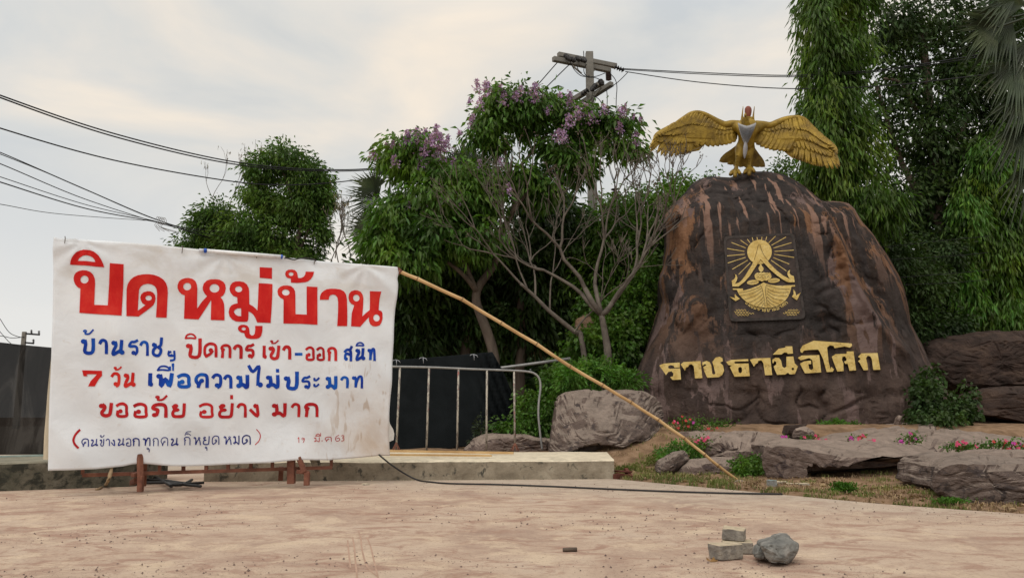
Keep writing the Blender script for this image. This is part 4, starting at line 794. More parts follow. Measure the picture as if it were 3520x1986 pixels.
# ------------------------------------------------------------------ gold lettering and emblem on the monument
ZG = lambda l: [(2240 + x / 3.1415, 1140 + y / 3.1415) for x, y in l]
GOLD = [
 ([(83, 362), (130, 342), (303, 330), (306, 382), (248, 386), (236, 366), (205, 358), (178, 370), (180, 392), (200, 398), (307, 392), (318, 515), (225, 518), (200, 488), (232, 478), (235, 448), (215, 425), (180, 432), (155, 467)], []),
 ([(313, 350), (345, 325), (528, 315), (548, 498), (468, 502), (455, 370), (430, 348), (402, 358), (395, 378), (372, 385), (360, 420)], []),
 ([(545, 330), (595, 312), (628, 328), (645, 365), (655, 450), (672, 462), (688, 450), (672, 380), (655, 325), (690, 278), (735, 268), (765, 285), (768, 318), (738, 330), (772, 365), (783, 420), (762, 465), (725, 488), (600, 495), (570, 430), (557, 378), (592, 360), (575, 345), (550, 368)], []),
 ([(805, 325), (860, 302), (1043, 293), (1045, 317), (905, 320), (890, 331), (905, 343), (1047, 340), (1060, 478), (895, 484), (843, 378), (872, 362), (828, 358)], [[(935, 392), (955, 376), (975, 390), (975, 432), (957, 448), (938, 432)]]),
 ([(1060, 300), (1100, 288), (1282, 280), (1302, 465), (1225, 468), (1205, 335), (1185, 308), (1152, 312), (1145, 337), (1122, 347), (1105, 375)], []),
 ([(1303, 300), (1340, 278), (1375, 281), (1398, 310), (1412, 375), (1432, 390), (1455, 376), (1455, 268), (1530, 265), (1545, 340), (1580, 372), (1548, 455), (1490, 458), (1473, 440), (1440, 460), (1355, 463), (1330, 410), (1318, 372), (1347, 350), (1345, 325), (1325, 312), (1316, 338), (1305, 338)], [ell(1525, 400, 14, 14, 10)]),
 ([(1308, 246), (1370, 182), (1443, 170), (1445, 157), (1518, 155), (1527, 235), (1470, 238), (1465, 226), (1432, 222), (1402, 244)], []),
 ([(1578, 280), (1620, 256), (1810, 250), (1832, 437), (1655, 448), (1612, 365), (1603, 342), (1650, 317), (1722, 310), (1722, 348), (1692, 348), (1702, 400), (1727, 412), (1746, 396), (1735, 305), (1702, 282), (1645, 298), (1610, 306)], []),
 ([(1605, 192), (1630, 148), (1750, 95), (2160, 125), (2165, 150), (2142, 170), (2082, 158), (1975, 176), (1965, 152), (1925, 146), (1895, 168), (1912, 330), (1932, 402), (1941, 377), (1970, 405), (1955, 430), (1890, 433), (1850, 290), (1815, 215), (1800, 192), (1700, 195), (1645, 203), (1626, 228), (1609, 217)], []),
 ([(1945, 268), (1985, 241), (2105, 235), (2107, 212), (2180, 210), (2208, 415), (2137, 420), (2117, 345), (2090, 345), (2078, 320), (2102, 312), (2105, 290), (2087, 264), (2060, 270), (2055, 302), (2071, 337), (2073, 423), (2005, 428), (1967, 332)], []),
 ([(2228, 270), (2265, 232), (2440, 228), (2470, 408), (2393, 411), (2377, 292), (2360, 263), (2332, 258), (2315, 287), (2331, 350), (2338, 412), (2290, 415), (2245, 332), (2228, 317), (2257, 292), (2248, 283)], [])]
for o_, hs in GOLD: shape('gold_letter', [ZG(o_)] + [ZG(h) for h in hs], mface, .065, -.05, M['gold_leaf'], MON)
ZE = lambda l: [(2450 + x / 4.403, 780 + y / 4.403) for x, y in l]
def rrect(c, r=26):
    out = []
    for i in range(4):
        p, a, b = Vector((*c[i], 0)), Vector((*c[i - 1], 0)), Vector((*c[(i + 1) % 4], 0))
        da, db = (a - p).normalized() * r, (b - p).normalized() * r
        for t in (0, .35, .65, 1): q = p + da * (1 - t) ** 2 + db * t ** 2; out.append((q.x, q.y))
    return out
M['panel'] = mat('emblem_ground', [(.3, (.018, .014, .013)), (.7, (.07, .05, .044))], scale=6, bump=.4, bscale=30, rough=.8)

q0 = [(185, 170), (1205, 118), (1375, 1362), (285, 1400)]; q1 = [(160, 140), (1232, 88), (1408, 1392), (255, 1430)]
shape('emblem_panel', [ZE(rrect(q0, 70))], mface, .018, -.03, M['panel'], MON)
shape('emblem_frame', [ZE(rrect(q1, 80)), ZE(rrect([(195, 178), (1196, 128), (1365, 1352), (295, 1390)], 70))], mface, .026, -.03, mat('frame_paint', [(.3, (.022, .02, .019)), (.7, (.07, .056, .05))], scale=8, bump=.6), MON)
E = lambda name, l, t=.040, m='gold_leaf', hs=(): shape(name, [ZE(l)] + [ZE(h) for h in hs], mface, t, .02, M[m], MON)
E('emblem_sun', ell(708, 378, 186, 184, 40), .034)
E('emblem_roof', [(698, 255), (712, 300), (740, 380), (770, 430), (800, 475), (870, 560), (960, 650), (1060, 730), (1180, 795), (1150, 760), (1130, 720), (1132, 685), (1148, 662), (1170, 648), (1163, 690), (1178, 725), (1228, 745), (1242, 835), (1150, 838), (1100, 818), (1040, 780), (970, 730), (920, 690), (860, 635), (800, 570), (722, 485), (690, 540), (650, 602), (600, 680), (560, 742), (480, 830), (390, 900), (298, 900), (287, 812), (330, 785), (345, 745), (338, 720), (322, 705), (358, 728), (374, 770), (362, 815), (335, 860), (400, 840), (440, 805), (490, 740), (545, 650), (590, 580), (620, 510), (645, 440), (675, 330)], .052)
E('emblem_hull', [(765, 838), (740, 858), (700, 880), (630, 910), (560, 937), (460, 963), (457, 930), (302, 930), (302, 948), (368, 952), (380, 985), (405, 1030), (440, 1070), (500, 1125), (560, 1160), (620, 1185), (700, 1210), (800, 1222), (880, 1218), (960, 1200), (1040, 1160), (1100, 1110), (1140, 1055), (1170, 990), (1192, 905), (1245, 900), (1245, 878), (1150, 882), (1040, 888), (960, 885), (880, 876), (820, 860)])
E('emblem_flame', [(725, 548), (745, 590), (770, 622), (765, 660), (735, 685), (703, 665), (692, 622), (710, 590)])
E('emblem_lotus', [(640, 770), (630, 735), (650, 705), (680, 690), (700, 700), (720, 685), (745, 695), (775, 683), (800, 695), (830, 690), (855, 700), (860, 685), (872, 700), (890, 740), (885, 770), (860, 792), (835, 800), (815, 812), (780, 808), (745, 825), (715, 812), (680, 812), (655, 795)], .05)
for cx, cy, rx, ry in ((607, 838, 90, 36), (925, 810, 92, 35)): E('lily_pad', ell(cx, cy, rx, ry, 20, -.08), .036)
E('emblem_fluke', [(255, 1055), (310, 1068), (342, 1080), (330, 1045), (337, 1010), (365, 1050), (412, 1085), (345, 1120)])
E('emblem_fluke', [(1220, 942), (1250, 980), (1262, 1038), (1333, 990), (1275, 1108), (1198, 1055), (1225, 1010)])
def lines(name, segs, wd, t, m):
    vs, fs = [], []; off = t
    for s in segs:
        pts = ZE(s); pts = [(v.x, v.y) for v in catmull([Vector((*p, 0)) for p in pts], 4)] if len(pts) > 2 else pts
        b = len(vs); n = len(pts)
        for i, (x, y) in enumerate(pts):
            a, c = pts[max(i - 1, 0)], pts[min(i + 1, n - 1)]; dx, dy = c[0] - a[0], c[1] - a[1]; l = math.hypot(dx, dy) or 1; k = wd / 4.403 / 2
            vs.append(mface(x - dy / l * k, y + dx / l * k, off)); vs.append(mface(x + dy / l * k, y - dx / l * k, off)); off += 5e-5
        fs += [(b + 2 * i, b + 2 * i + 1, b + 2 * i + 3, b + 2 * i + 2) for i in range(n - 1)]
    return link(name, mesh(vs, fs), m, MON, smoothf=False)
RAYS = [((283, 235), (498, 318)), ((220, 327), (480, 370)), ((205, 438), (484, 414)), ((225, 546), (497, 460)), ((296, 640), (530, 503)), ((392, 718), (570, 540)), ((420, 200), (530, 277)), ((522, 185), (568, 242)), ((595, 150), (612, 215)), ((668, 148), (678, 205)), ((745, 145), (738, 212)), ((820, 140), (797, 220)),
        ((958, 132), (845, 242)), ((1110, 152), (890, 277)), ((1192, 238), (920, 320)), ((1235, 350), (935, 370)), ((1232, 462), (928, 413)), ((1158, 562), (915, 463)), ((1115, 665), (883, 503))]
for r_ in RAYS: lines('sun_ray', [r_], 10, .026, M['gold_leaf'])
M['line_dark'] = flat('dark_groove', (.06, .04, .02), .8, bump=0)
PK = [[(722, 905), (560, 965), (400, 995)], [(735, 930), (600, 1000), (420, 1040)], [(742, 965), (640, 1040), (480, 1095)], [(752, 1010), (670, 1085), (545, 1142)], [(765, 1055), (720, 1110), (625, 1175)], [(770, 1105), (740, 1140), (680, 1195)], [(778, 1150), (760, 1170), (738, 1212)],
      [(820, 880), (1000, 930), (1165, 940)], [(818, 925), (960, 985), (1160, 985)], [(818, 965), (940, 1030), (1130, 1045)], [(820, 1005), (930, 1080), (1080, 1110)], [(822, 1050), (900, 1120), (1010, 1165)], [(826, 1100), (870, 1150), (950, 1195)], [(828, 1150), (860, 1185), (890, 1208)],
      [(718, 878), (745, 920), (765, 1010), (785, 1120), (790, 1210)], [(822, 868), (800, 920), (802, 1010), (818, 1120), (824, 1210)], [(690, 265), (665, 380), (628, 500)], [(712, 262), (760, 400), (832, 505)]]
for k_ in PK: lines('plank_groove', [k_], 6, .0545, M['line_dark'])
for k_ in [[(680, 712), (750, 725), (840, 705)], [(680, 770), (690, 745), (705, 770)], [(715, 775), (740, 745), (758, 775)], [(770, 775), (790, 745), (808, 772)], [(825, 768), (840, 742), (856, 766)], [(540, 850), (607, 836), (670, 830)], [(860, 820), (925, 808), (990, 800)]]: lines('lotus_groove', [k_], 5, .053, M['line_dark'])
WV = [[(x0 + i * 22, y + (7 if i % 2 else -7)) for i in range(n)] for x0, y, n in ((350, 1255, 8), (325, 1282, 11), (340, 1308, 14), (370, 1334, 9), (1140, 1255, 8), (1095, 1282, 11), (1065, 1305, 12), (1120, 1330, 8))]
for k_ in WV: lines('water_wave', [k_], 7, .026, M['gold_leaf'])
def arc_text():
    # the motto round the hull: nineteen small raised letters
    seq = ['cho', 'mo', 'cho', 'no', 'ro', 'aa', 'cho', 'kho', 'aa', 'no', 'oo', 'ai', 'so', 'ko']
    cx, cy, r_ = 815, 800, 458; a0, a1 = math.radians(130.5), math.radians(50)
    for i, g in enumerate(seq):
        a = a0 + (a1 - a0) * i / (len(seq) - 1); ca, sa = math.cos(a), math.sin(a)
        def mp(x, y, t, a=a, ca=ca, sa=sa):
            X, Y = (x - .5) * 38, (.5 - y) * -40
            px, py = cx + ca * (r_ - 0) , cy + sa * (r_ - 0)
            ex, ey = sa, -ca            # along the arc
            nx_, ny_ = ca, sa
            qx, qy = px + ex * X + nx_ * Y, py + ey * X + ny_ * Y
            zx, zy = ZE([(qx, qy)])[0]; return mface(zx, zy, t)
        strokes('motto_letter', [(g, 0, 1, 0, 1, .24)], mp, M['gold_leaf'], MON, base=.028)
arc_text()
# ------------------------------------------------------------------ golden bird statue
YB = 15.75
ZB = lambda x, y: (2180 + x / 3.3026, 340 + y / 3.3026)
def pb(x, y, d=0.0): q = ZB(x, y); return P(q[0], q[1], YB + d)
def skin(name, verts, edges, rads, m, parent, sub=2, root=0):
    me = bpy.data.meshes.new('m'); me.from_pydata([tuple(v) for v in verts], edges, []); o = bpy.data.objects.new('tmp', me); C.objects.link(o)
    o.modifiers.new('s', 'SKIN'); sm = o.modifiers.new('d', 'SUBSURF'); sm.levels = sm.render_levels = sub
    for i, r_ in enumerate(rads):
        sv = me.skin_vertices[0].data[i]; sv.radius = r_ if hasattr(r_, '__len__') else (r_, r_); sv.use_root = (i == root)
    dg = bpy.context.evaluated_depsgraph_get(); dg.update(); out = bpy.data.meshes.new_from_object(o.evaluated_get(dg))
    bpy.data.objects.remove(o); out.materials.clear()
    return link(name, out, m, parent)
def blade(mb, path, wid, camber=.02, thick=.012, nseg=8):
    """feather: curved blade with a raised shaft; path = world points, wid = max half width, lies facing the camera"""
    pts = catmull(path, max(2, nseg // (len(path) - 1)))
    n = len(pts); vs = []; fs = []; fw = Vector((0, -1, 0))
    for i, p in enumerate(pts):
        t = i / (n - 1); w_ = wid * (min(1, .45 + t * 1.2)) * (1 - max(0, (t - .62) / .38) ** 1.6 * .97)
        d = (pts[min(i + 1, n - 1)] - pts[max(i - 1, 0)]).normalized(); s = d.cross(fw)
        s = s.normalized() if s.length > 1e-4 else Vector((1, 0, 0))
        vs += [p - s * w_, p + fw * camber, p + s * w_, p - fw * thick]
    for i in range(n - 1):
        for k in range(4): fs.append((i * 4 + k, i * 4 + (k + 1) % 4, (i + 1) * 4 + (k + 1) % 4, (i + 1) * 4 + k))
    fs += [(3, 2, 1, 0), tuple((n - 1) * 4 + k for k in range(4))]
    return mb.add(vs, fs)
def bird():
    root = empty('bird_statue', pb(1250, 850), 'golden bird statue with spread wings standing on top of the rock monument', 'statue')
    V = [(1270, 560, .05), (1272, 480, -.02), (1276, 400, -.10), (1280, 330, -.12), (1284, 285, -.08), (1288, 240, -.06), (1290, 215, -.06)]
    rad = [.13, .17, .23, .25, .19, .155, .13]
    E_ = [(i, i + 1) for i in range(6)]
    vs = [pb(*v) for v in V]
    for sx, pts in ((-1, [(1200, 590, .0), (1190, 650, -.02), (1176, 705, -.02), (1160, 770, -.05), (1150, 815, -.1)]), (1, [(1305, 590, .0), (1305, 650, -.02), (1302, 705, -.02), (1303, 760, -.05), (1310, 795, -.1)])):
        b = len(vs); vs += [pb(*p) for p in pts]; rad += [.12, .085, .05, .045, .05]; E_ += [(0, b)] + [(b + i, b + i + 1) for i in range(4)]
    for pts in ([(1180, 320, -.02), (1080, 330, .03)], [(1385, 320, -.02), (1490, 325, .03)]):
        b = len(vs); vs += [pb(*p) for p in pts]; rad += [.14, .10]; E_ += [(3, b), (b, b + 1)]
    skin('body', vs, E_, rad, M['gold'], root, 2)
    # scales over the neck and the front of the body
    mb = MB(); random.seed(4)
    for j in range(9):
        y = 205 + j * 17
        for i in range(9):
            x = 1284 + (i - 4 + .5 * (j % 2)) * 16; w_ = 66 if j < 6 else 80
            if abs(x - 1284) > w_: continue
            dd = -.155 * math.sqrt(max(0, 1 - ((x - 1284) / (w_ + 12)) ** 2)) - .07 - .01 * j
            blade(mb, [pb(x, y, dd), pb(x + (x - 1284) * .05, y + 26, dd - .03)], .034, .015, .01, 3)
    o = mb.build('neck_scales', M['gold'], root); o['kind'] = 'stuff'
    # head looking up with its pouch
    hm = MB(); hp = [(1291, 222, 16), (1292, 205, 27), (1293, 185, 34), (1294, 160, 39), (1294, 135, 41), (1293, 112, 38), (1292, 98, 30), (1291, 88, 18), (1291, 84, 6)]
    hm.tube([pb(x, y, -.12) for x, y, r_ in hp], [r_ / 3.3026 * YB / F for x, y, r_ in hp], 16); hm.build('head', M['brick_red'], root, smoothf=True)['label'] = 'red brown head turned up'
    for x0, x1 in ((1224, 1237), (1350, 1366)):
        mb = MB(); mb.tube(catmull([pb(x0, 250, -.1), pb(x0 + (x1 - x0) * .2, 190, -.12), pb(x1, 85, -.15)], 4), [.035, .03, .026, .022, .018, .014, .011, .008, .004], 6)
        mb.build('crest_spike', M['gold'], root, smoothf=True)
    mb = MB(); blade(mb, [pb(1270, 215, -.2), pb(1262, 190, -.25), pb(1268, 160, -.22)], .03); mb.build('beak', M['gold'], root)
    # silver bib of overlapping plates
    mb = MB()
    for j in range(13):
        y = 300 + j * 17; t = j / 12; w_ = 92 * (1 - t) ** .75 + 6; n = max(1, int(w_ / 11))
        for i in range(-n, n + 1):
            x = 1280 + i / n * w_ - t * 14; yy = y + (1 - abs(i / n)) * 18 - abs(i / n) ** 2 * 18 * (1 - t)
            dd = -.30 - .10 * math.cos(i / n * 1.4) + t * .12
            blade(mb, [pb(x, yy - 8, dd), pb(x, yy + 22, dd - .045)], .026, .012, .008, 3)
    o = mb.build('bib', M['silver'], root); o['kind'] = 'stuff'; o['label'] = 'silver collar of small pointed plates'
    mb = MB(); blade(mb, [pb(1265, 490, -.32), pb(1262, 560, -.28), pb(1252, 680, -.2)], .045, .03); mb.build('bib_pendant', M['silver'], root)
    # tail fan behind the legs
    for k, (x, y) in enumerate([(965, 712), (1060, 742), (1130, 762), (1200, 778), (1275, 785), (1345, 780), (1420, 775), (1484, 772)]):
        mb = MB(); cx = 1262 + (k - 3.5) * 14
        blade(mb, [pb(cx, 520, .18), pb(cx + (x - cx) * .42, 520 + (y - 520) * .62, .30 + .012 * (k % 2)), pb(x, y, .32)], .115, .02, .015, 8); mb.build('tail_feather', M['gold'], root)
    # feet: three toes forward, one back, dark claws
    for fx, fy in ((1150, 815), (1312, 795)):
        for tx, ty, td in ((-52, 42, -.28), (-6, 62, -.36), (44, 30, -.26), (10, 10, .22)):
            mb = MB(); mb.tube(catmull([pb(fx, fy - 5, -.1), pb(fx + tx * .5, fy + ty * .35 - 6, td * .6), pb(fx + tx, fy + ty * .9, td), pb(fx + tx * 1.1, fy + ty * 1.15, td - .04)], 3), [.045, .05, .048, .046, .05, .045, .04, .04, .025, .008], 7)
            mb.build('toe', M['gold'], root, smoothf=True)
    for cx, c0 in ((1178, 640), (1303, 640)):
        mb = MB()
        for j in range(8):
            y = c0 + j * 17; x = cx - (j * 2.4 if cx < 1200 else 0); mb.tube([pb(x - 20, y, -.05), pb(x, y + 3, -.105), pb(x + 20, y, -.05)], .012, 5)
        o = mb.build('leg_rings', M['gold'], root, smoothf=True); o['kind'] = 'stuff'
    # wings: skeleton curve along the leading edge, membrane, primaries, secondaries and two rows of coverts
    LW = dict(lead=[(1190, 300), (1110, 292), (1030, 300), (960, 272), (890, 232), (800, 182), (720, 158), (640, 170), (560, 215), (480, 265), (385, 318), (300, 405), (218, 458)],
              prim=[(216, 462), (192, 522), (166, 570), (180, 606), (300, 652), (345, 664), (418, 670), (490, 650), (560, 634), (640, 622)], sec=[(720, 548), (790, 540), (850, 546), (905, 545), (960, 540), (1010, 530), (1060, 522), (1105, 508), (1148, 490)])
    RW = dict(lead=[(1385, 300), (1460, 302), (1550, 308), (1640, 268), (1710, 238), (1780, 220), (1860, 214), (1930, 232), (2000, 295), (2070, 365), (2150, 435), (2230, 530), (2305, 622)],
              prim=[(2308, 628), (2300, 700), (2335, 772), (2312, 795), (2250, 798), (2190, 792), (2110, 770), (2040, 748), (1960, 728), (1880, 705), (1810, 660)], sec=[(1740, 598), (1690, 600), (1640, 598), (1585, 590), (1530, 580), (1480, 565), (1430, 545), (1385, 520), (1355, 492)])
    for wg, sgn in ((LW, -1), (RW, 1)):
        wr = []
        def dep(x): t = abs(x - 1285) / 1000; return -.55 * t * t + .1 * t       # the tips come forward
        lead = catmull([pb(x, y, dep(x)) for x, y in wg['lead']], 4)
        arm = MB(); nL = len(lead); nA = int(nL * .74); arm.tube(lead[:nA], [.10 * (1 - .8 * (i / (nA - 1))) + .008 for i in range(nA)], 8)
        wing = arm.build('wing', M['gold'], root, smoothf=True); wing['label'] = ('left' if sgn < 0 else 'right') + ' wing seen from the front'
        outl = wg['lead'][:-2] + [(x - (x - 1285) * .15, y - 34) for x, y in wg['prim'] + wg['sec']]
        shape('wing_membrane', [outl], lambda x, y, t: pb(x, y, dep(x) + .03 + t), 0, .05, M['gold'], wing)
        def row(tips, root_lo, root_hi, frac, wd, lift, nm, bow=.08, cam_=.022):
            n = len(tips)
            for i, (x, y) in enumerate(tips):
                t = root_lo + (root_hi - root_lo) * i / max(1, n - 1); a = lead[min(nL - 1, int(t * (nL - 1)))]
                b = pb(x, y, dep(x) - lift)
                s = a.lerp(b, frac); s.y = a.y - lift * .7; mid = s.lerp(b, .55) + Vector((sgn * bow, 0, -.02))
                end = b
                mb = MB(); blade(mb, [s, mid, end], wd * (1 + .12 * random.random()), cam_, .010, 8); mb.build(nm, M['gold'], wing)
        wg['prim'] = [q for a, b in zip(wg['prim'], wg['prim'][1:]) for q in (a, ((a[0] + b[0]) / 2 - ((a[0] + b[0]) / 2 - 1285) * .02, (a[1] + b[1]) / 2 - 5))] + [wg['prim'][-1]]
        row(wg['prim'], .73, .44, .10, .052, .02, 'primary_feather'); row(wg['sec'], .56, .12, .35, .08, .03, 'secondary_feather', .03)
        def inner(f, n, jit=0):
            tips = [(x, y) for x, y in wg['prim'] + wg['sec']]; out = []
            for k in range(n):
                u = k / (n - 1) * (len(tips) - 1); i = min(int(u), len(tips) - 2); x = tips[i][0] + (tips[i + 1][0] - tips[i][0]) * (u - i); y = tips[i][1] + (tips[i + 1][1] - tips[i][1]) * (u - i)
                q = k / (n - 1); t = .88 - q * .78; li = min(len(wg['lead']) - 1, max(0, t * (len(wg['lead']) - 1))); j = int(li); a = wg['lead'][j]
                if j + 1 < len(wg['lead']): a = (a[0] + (wg['lead'][j + 1][0] - a[0]) * (li - j), a[1] + (wg['lead'][j + 1][1] - a[1]) * (li - j))
                out.append((a[0] + (x - a[0]) * f, a[1] + (y - a[1]) * f))
            return out
        row(inner(.70, 20), .88, .10, .30, .058, .035, 'covert_feather', .03, .013)
        row(inner(.48, 22), .88, .10, .15, .05, .05, 'covert_feather', .02, .011)
        row(inner(.26, 24), .88, .10, .0, .045, .062, 'covert_feather', .01, .009)
    return root
bird()
# ------------------------------------------------------------------ utility pole and wires
def cyl_between(mb, a, b, r_, n=8): mb.tube([a, b], r_, n)
def disc_string(name, a, b, k, r0, parent, m=None):
    mb = MB(); a, b = Vector(a), Vector(b); pts, rr = [], []
    for i in range(k * 4 + 1):
        t = i / (k * 4); pts.append(a.lerp(b, t)); rr.append(r0 * (.35, 1.0, .8, .35)[i % 4] if i < k * 4 else r0 * .3)
    mb.tube(pts, rr, 10); return mb.build(name, m or M['black'], parent, smoothf=True)
def pole():
    bx, by = P(2030, 1300, 20).x, 20.0
    top = P(2013, 186, 20); root = empty('utility_pole', (top.x + .02, 20, terrain(bx, 20)), 'tall concrete utility pole with two tiers of crossarms rising behind the flowering tree', 'utility pole')
    mb = MB(); lean = P(2045, 640, 20).x - top.x
    vs = []
    for z, w_ in ((0, .30), (3.5, .27), (7, .235), (top.z + .05, .20)):
        x = top.x + .1 + lean * .25 * (top.z - z) / 3.3 * .3
        for a, b in ((-.5, -.42), (.5, -.42), (.5, .42), (-.5, .42)): vs.append((x + a * w_, 20 + b * w_, z))
    fs = [(0, 3, 2, 1), (12, 13, 14, 15)] + [(i * 4 + k, i * 4 + (k + 1) % 4, (i + 1) * 4 + (k + 1) % 4, (i + 1) * 4 + k) for i in range(3) for k in range(4)]
    bevel(mb.add(vs, fs).build('pole', M['pole_concrete'], root), .02)
    def arm(a, b, wd=.13):
        m_ = MB(); m_.bar(a, b, wd, wd); return bevel(m_.build('crossarm', M['pole_concrete'], root), .015)
    arm(P(1901, 203, 19.6), P(2097, 243, 20.45)); arm(P(1918, 188, 20.0), P(2118, 228, 20.8))
    arm(P(1955, 352, 20.9), P(2072, 283, 19.7)); arm(P(1972, 372, 21.1), P(2104, 288, 19.9)); arm(P(2050, 528, 20.3), P(2096, 510, 19.8), .09)
    z6b = lambda x, y, Y: P(1860 + x / 2.905, 140 + y / 2.905, Y)
    for a, b, k in (((240, 150, 19.75), (300, 195, 19.5), 3), ((300, 185, 19.6), (345, 205, 19.5), 2), ((355, 172, 19.9), (400, 195, 19.7), 2), ((410, 190, 19.8), (450, 205, 19.6), 2), ((735, 262, 20.2), (830, 300, 20.2), 4),
                    ((545, 445, 19.6), (500, 500, 19.4), 3), ((470, 490, 19.8), (400, 545, 19.8), 3), ((590, 400, 19.6), (610, 440, 19.5), 2)):
        disc_string('insulator', z6b(*a), z6b(*b), k, .075, root)
    disc_string('insulator', z6b(672, 325, 20.1), z6b(676, 400, 20.1), 6, .085, root, flat('brown_porcelain', (.05, .03, .025), .3))
    disc_string('insulator', z6b(672, 1225, 20), z6b(765, 1165, 20), 4, .045, root)
    disc_string('insulator', z6b(600, 1080, 20), z6b(618, 1160, 20), 3, .05, root)
    disc_string('transformer_bushing', P(2113, 648, 20), P(2116, 700, 20), 5, .11, root, bpy.data.materials['brown_porcelain'])
    for a, b in (((560, 265, 20.3), (475, 350, 19.9)), ((405, 330, 19.9), (310, 250, 19.8)), ((600, 470, 19.8), (500, 590, 20)), ((490, 590, 19.9), (520, 500, 19.8))):
        m_ = MB(); m_.bar(z6b(*a), z6b(*b), .03, .04); m_.build('brace', M['pole_concrete'], root)
    m_ = MB(); m_.tube([z6b(428, 170, 20), z6b(424, 105, 20)], .012, 5); m_.build('lightning_rod', M['wire'], root)
    for pts in ([(290, 210), (330, 290), (395, 350), (460, 362)], [(355, 240), (380, 310), (440, 355), (540, 360), (640, 325)], [(455, 240), (428, 280), (435, 330), (470, 365)], [(470, 368), (540, 372), (600, 400), (630, 440)],
                [(690, 330), (740, 390), (757, 470), (750, 600), (748, 900), (748, 1090), (765, 1170), (810, 1300), (880, 1400), (950, 1440)], [(865, 318), (760, 420), (640, 500), (540, 570), (510, 620), (540, 560)], [(520, 550), (580, 590), (625, 670)],
                [(380, 590), (450, 610), (510, 670), (530, 740)], [(652, 480), (660, 560), (656, 700), (640, 900), (645, 1080), (672, 1230), (700, 1340), (740, 1440)], [(612, 1160), (625, 1250), (640, 1340)]):
        m_ = MB(); m_.tube(catmull([z6b(x, y, 19.7) for x, y in pts], 5), .011, 5); m_.build('jumper_wire', M['wire'], root, smoothf=True)
    m_ = MB(); m_.box(P(2125, 715, 20.4), (.75, .5, .12)); m_.build('platform', M['rust'], root)
    return root
pole()
def wire(name, label, pts, r_=.011, group=None, k=14):
    w_ = catmull([P(*p) for p in pts], k); mb = MB(); mb.tube(w_, r_, 5); o = mb.build(name, M['wire'], None, w_[0], True); return tag(o, label, 'cable', group)
GW = 'overhead wires'
wire('overhead_wire', 'upper strand of the thick twin cable sagging across the sky above the banner', [(-300, 205, 10), (0, 328, 12), (400, 462, 14), (800, 556, 16), (1100, 583, 17.5), (1350, 570, 18.5), (1640, 498, 19.5), (1930, 200, 19.8)], .014, GW)
wire('overhead_wire', 'lower strand of the thick twin cable sagging across the sky above the banner', [(-300, 210, 10), (0, 336, 12), (400, 472, 14), (800, 564, 16), (1100, 588, 17.5), (1350, 575, 18.5), (1640, 508, 19.5), (1960, 220, 19.8)], .014, GW)
wire('overhead_wire', 'single thick cable sagging below the twin cable, crossing the round tree', [(-300, 330, 10), (0, 441, 12), (400, 553, 14), (800, 624, 16), (1000, 636, 17), (1200, 622, 18), (1400, 590, 19), (1970, 360, 20)], .013, GW)
wire('overhead_wire', 'highest thin wire of the bundle falling towards the round tree', [(-200, 450, 14), (0, 524, 16), (280, 645, 20), (540, 755, 24), (700, 800, 27), (1000, 868, 31)], .012, GW)
wire('overhead_wire', 'second thin wire of the bundle falling towards the round tree', [(-200, 455, 14), (0, 530, 16), (150, 590, 18), (300, 655, 20), (545, 758, 24), (700, 790, 27), (1300, 850, 31)], .01, GW)
wire('overhead_wire', 'third wire of the bundle, starting lower at the left edge', [(-200, 490, 14), (0, 563, 16), (280, 680, 20), (530, 762, 24), (650, 795, 27), (900, 870, 31)], .012, GW)
wire('overhead_wire', 'fourth wire of the bundle, crossing between the others at the left edge', [(-200, 540, 14), (0, 608, 16), (300, 705, 20), (540, 762, 24), (650, 797, 27), (850, 860, 31)], .01, GW)
wire('overhead_wire', 'thickest lowest wire of the bundle falling towards the round tree', [(-200, 560, 14), (0, 626, 16), (300, 718, 20), (540, 764, 24), (640, 790, 27), (900, 880, 31)], .015, GW)
wire('overhead_wire', 'faint nearly level wire at the far left joining the bundle', [(-200, 670, 14), (0, 702, 16), (200, 735, 20), (500, 758, 24)], .008, GW)
wire('overhead_wire', 'upper strand of the twin wire running from the pole to the right edge', [(2125, 236, 20.2), (2400, 250, 19), (2700, 260, 18), (2900, 250, 17.5), (3050, 238, 17), (3400, 182, 15), (3800, 90, 14)], .013, GW)
wire('overhead_wire', 'lower strand of the twin wire running from the pole to the right edge', [(2125, 239, 20.2), (2400, 255, 19), (2700, 265, 18), (2900, 256, 17.5), (3050, 243, 17), (3400, 190, 15), (3800, 98, 14)], .011, GW)
wire('overhead_wire', 'single lower wire running from the pole into the dark tree on the right', [(2150, 247, 20.2), (2400, 283, 19), (2700, 305, 18), (3000, 298, 17), (3200, 280, 16), (3500, 240, 15), (3800, 180, 14)], .013, GW)
for y0, y1, lb in ((848, 824, 'highest'), (893, 880, 'second'), (957, 940, 'third'), (982, 972, 'lowest')):
    wire('fence_wire', lb + ' of the thin wires stretched behind the right flank of the monument', [(2900, y0 + 12, 17.6), (3050, y0, 17.4), (3270, y1, 17.2), (3400, y1 - 12, 17.0)], .006, 'thin wires behind the monument', 4)
# knot of cords where the bundle is tied
mb = MB(); random.seed(3)
for k in range(5):
    a = P(535 + k * 6, 757 + k, 24); mb.tube(catmull([a, a + Vector((.05, 0, .12)), a + Vector((.12, 0, -.02)), a + Vector((-.02, 0, -.12 - .1 * random.random())), a + Vector((.15 + .1 * k, 0, -.35))], 4), .007, 4)
tag(mb.build('cord_knot', M['bark_pale'], None, P(540, 757, 24), True), 'pale cord knotted round the wire bundle left of the round tree', 'cord')
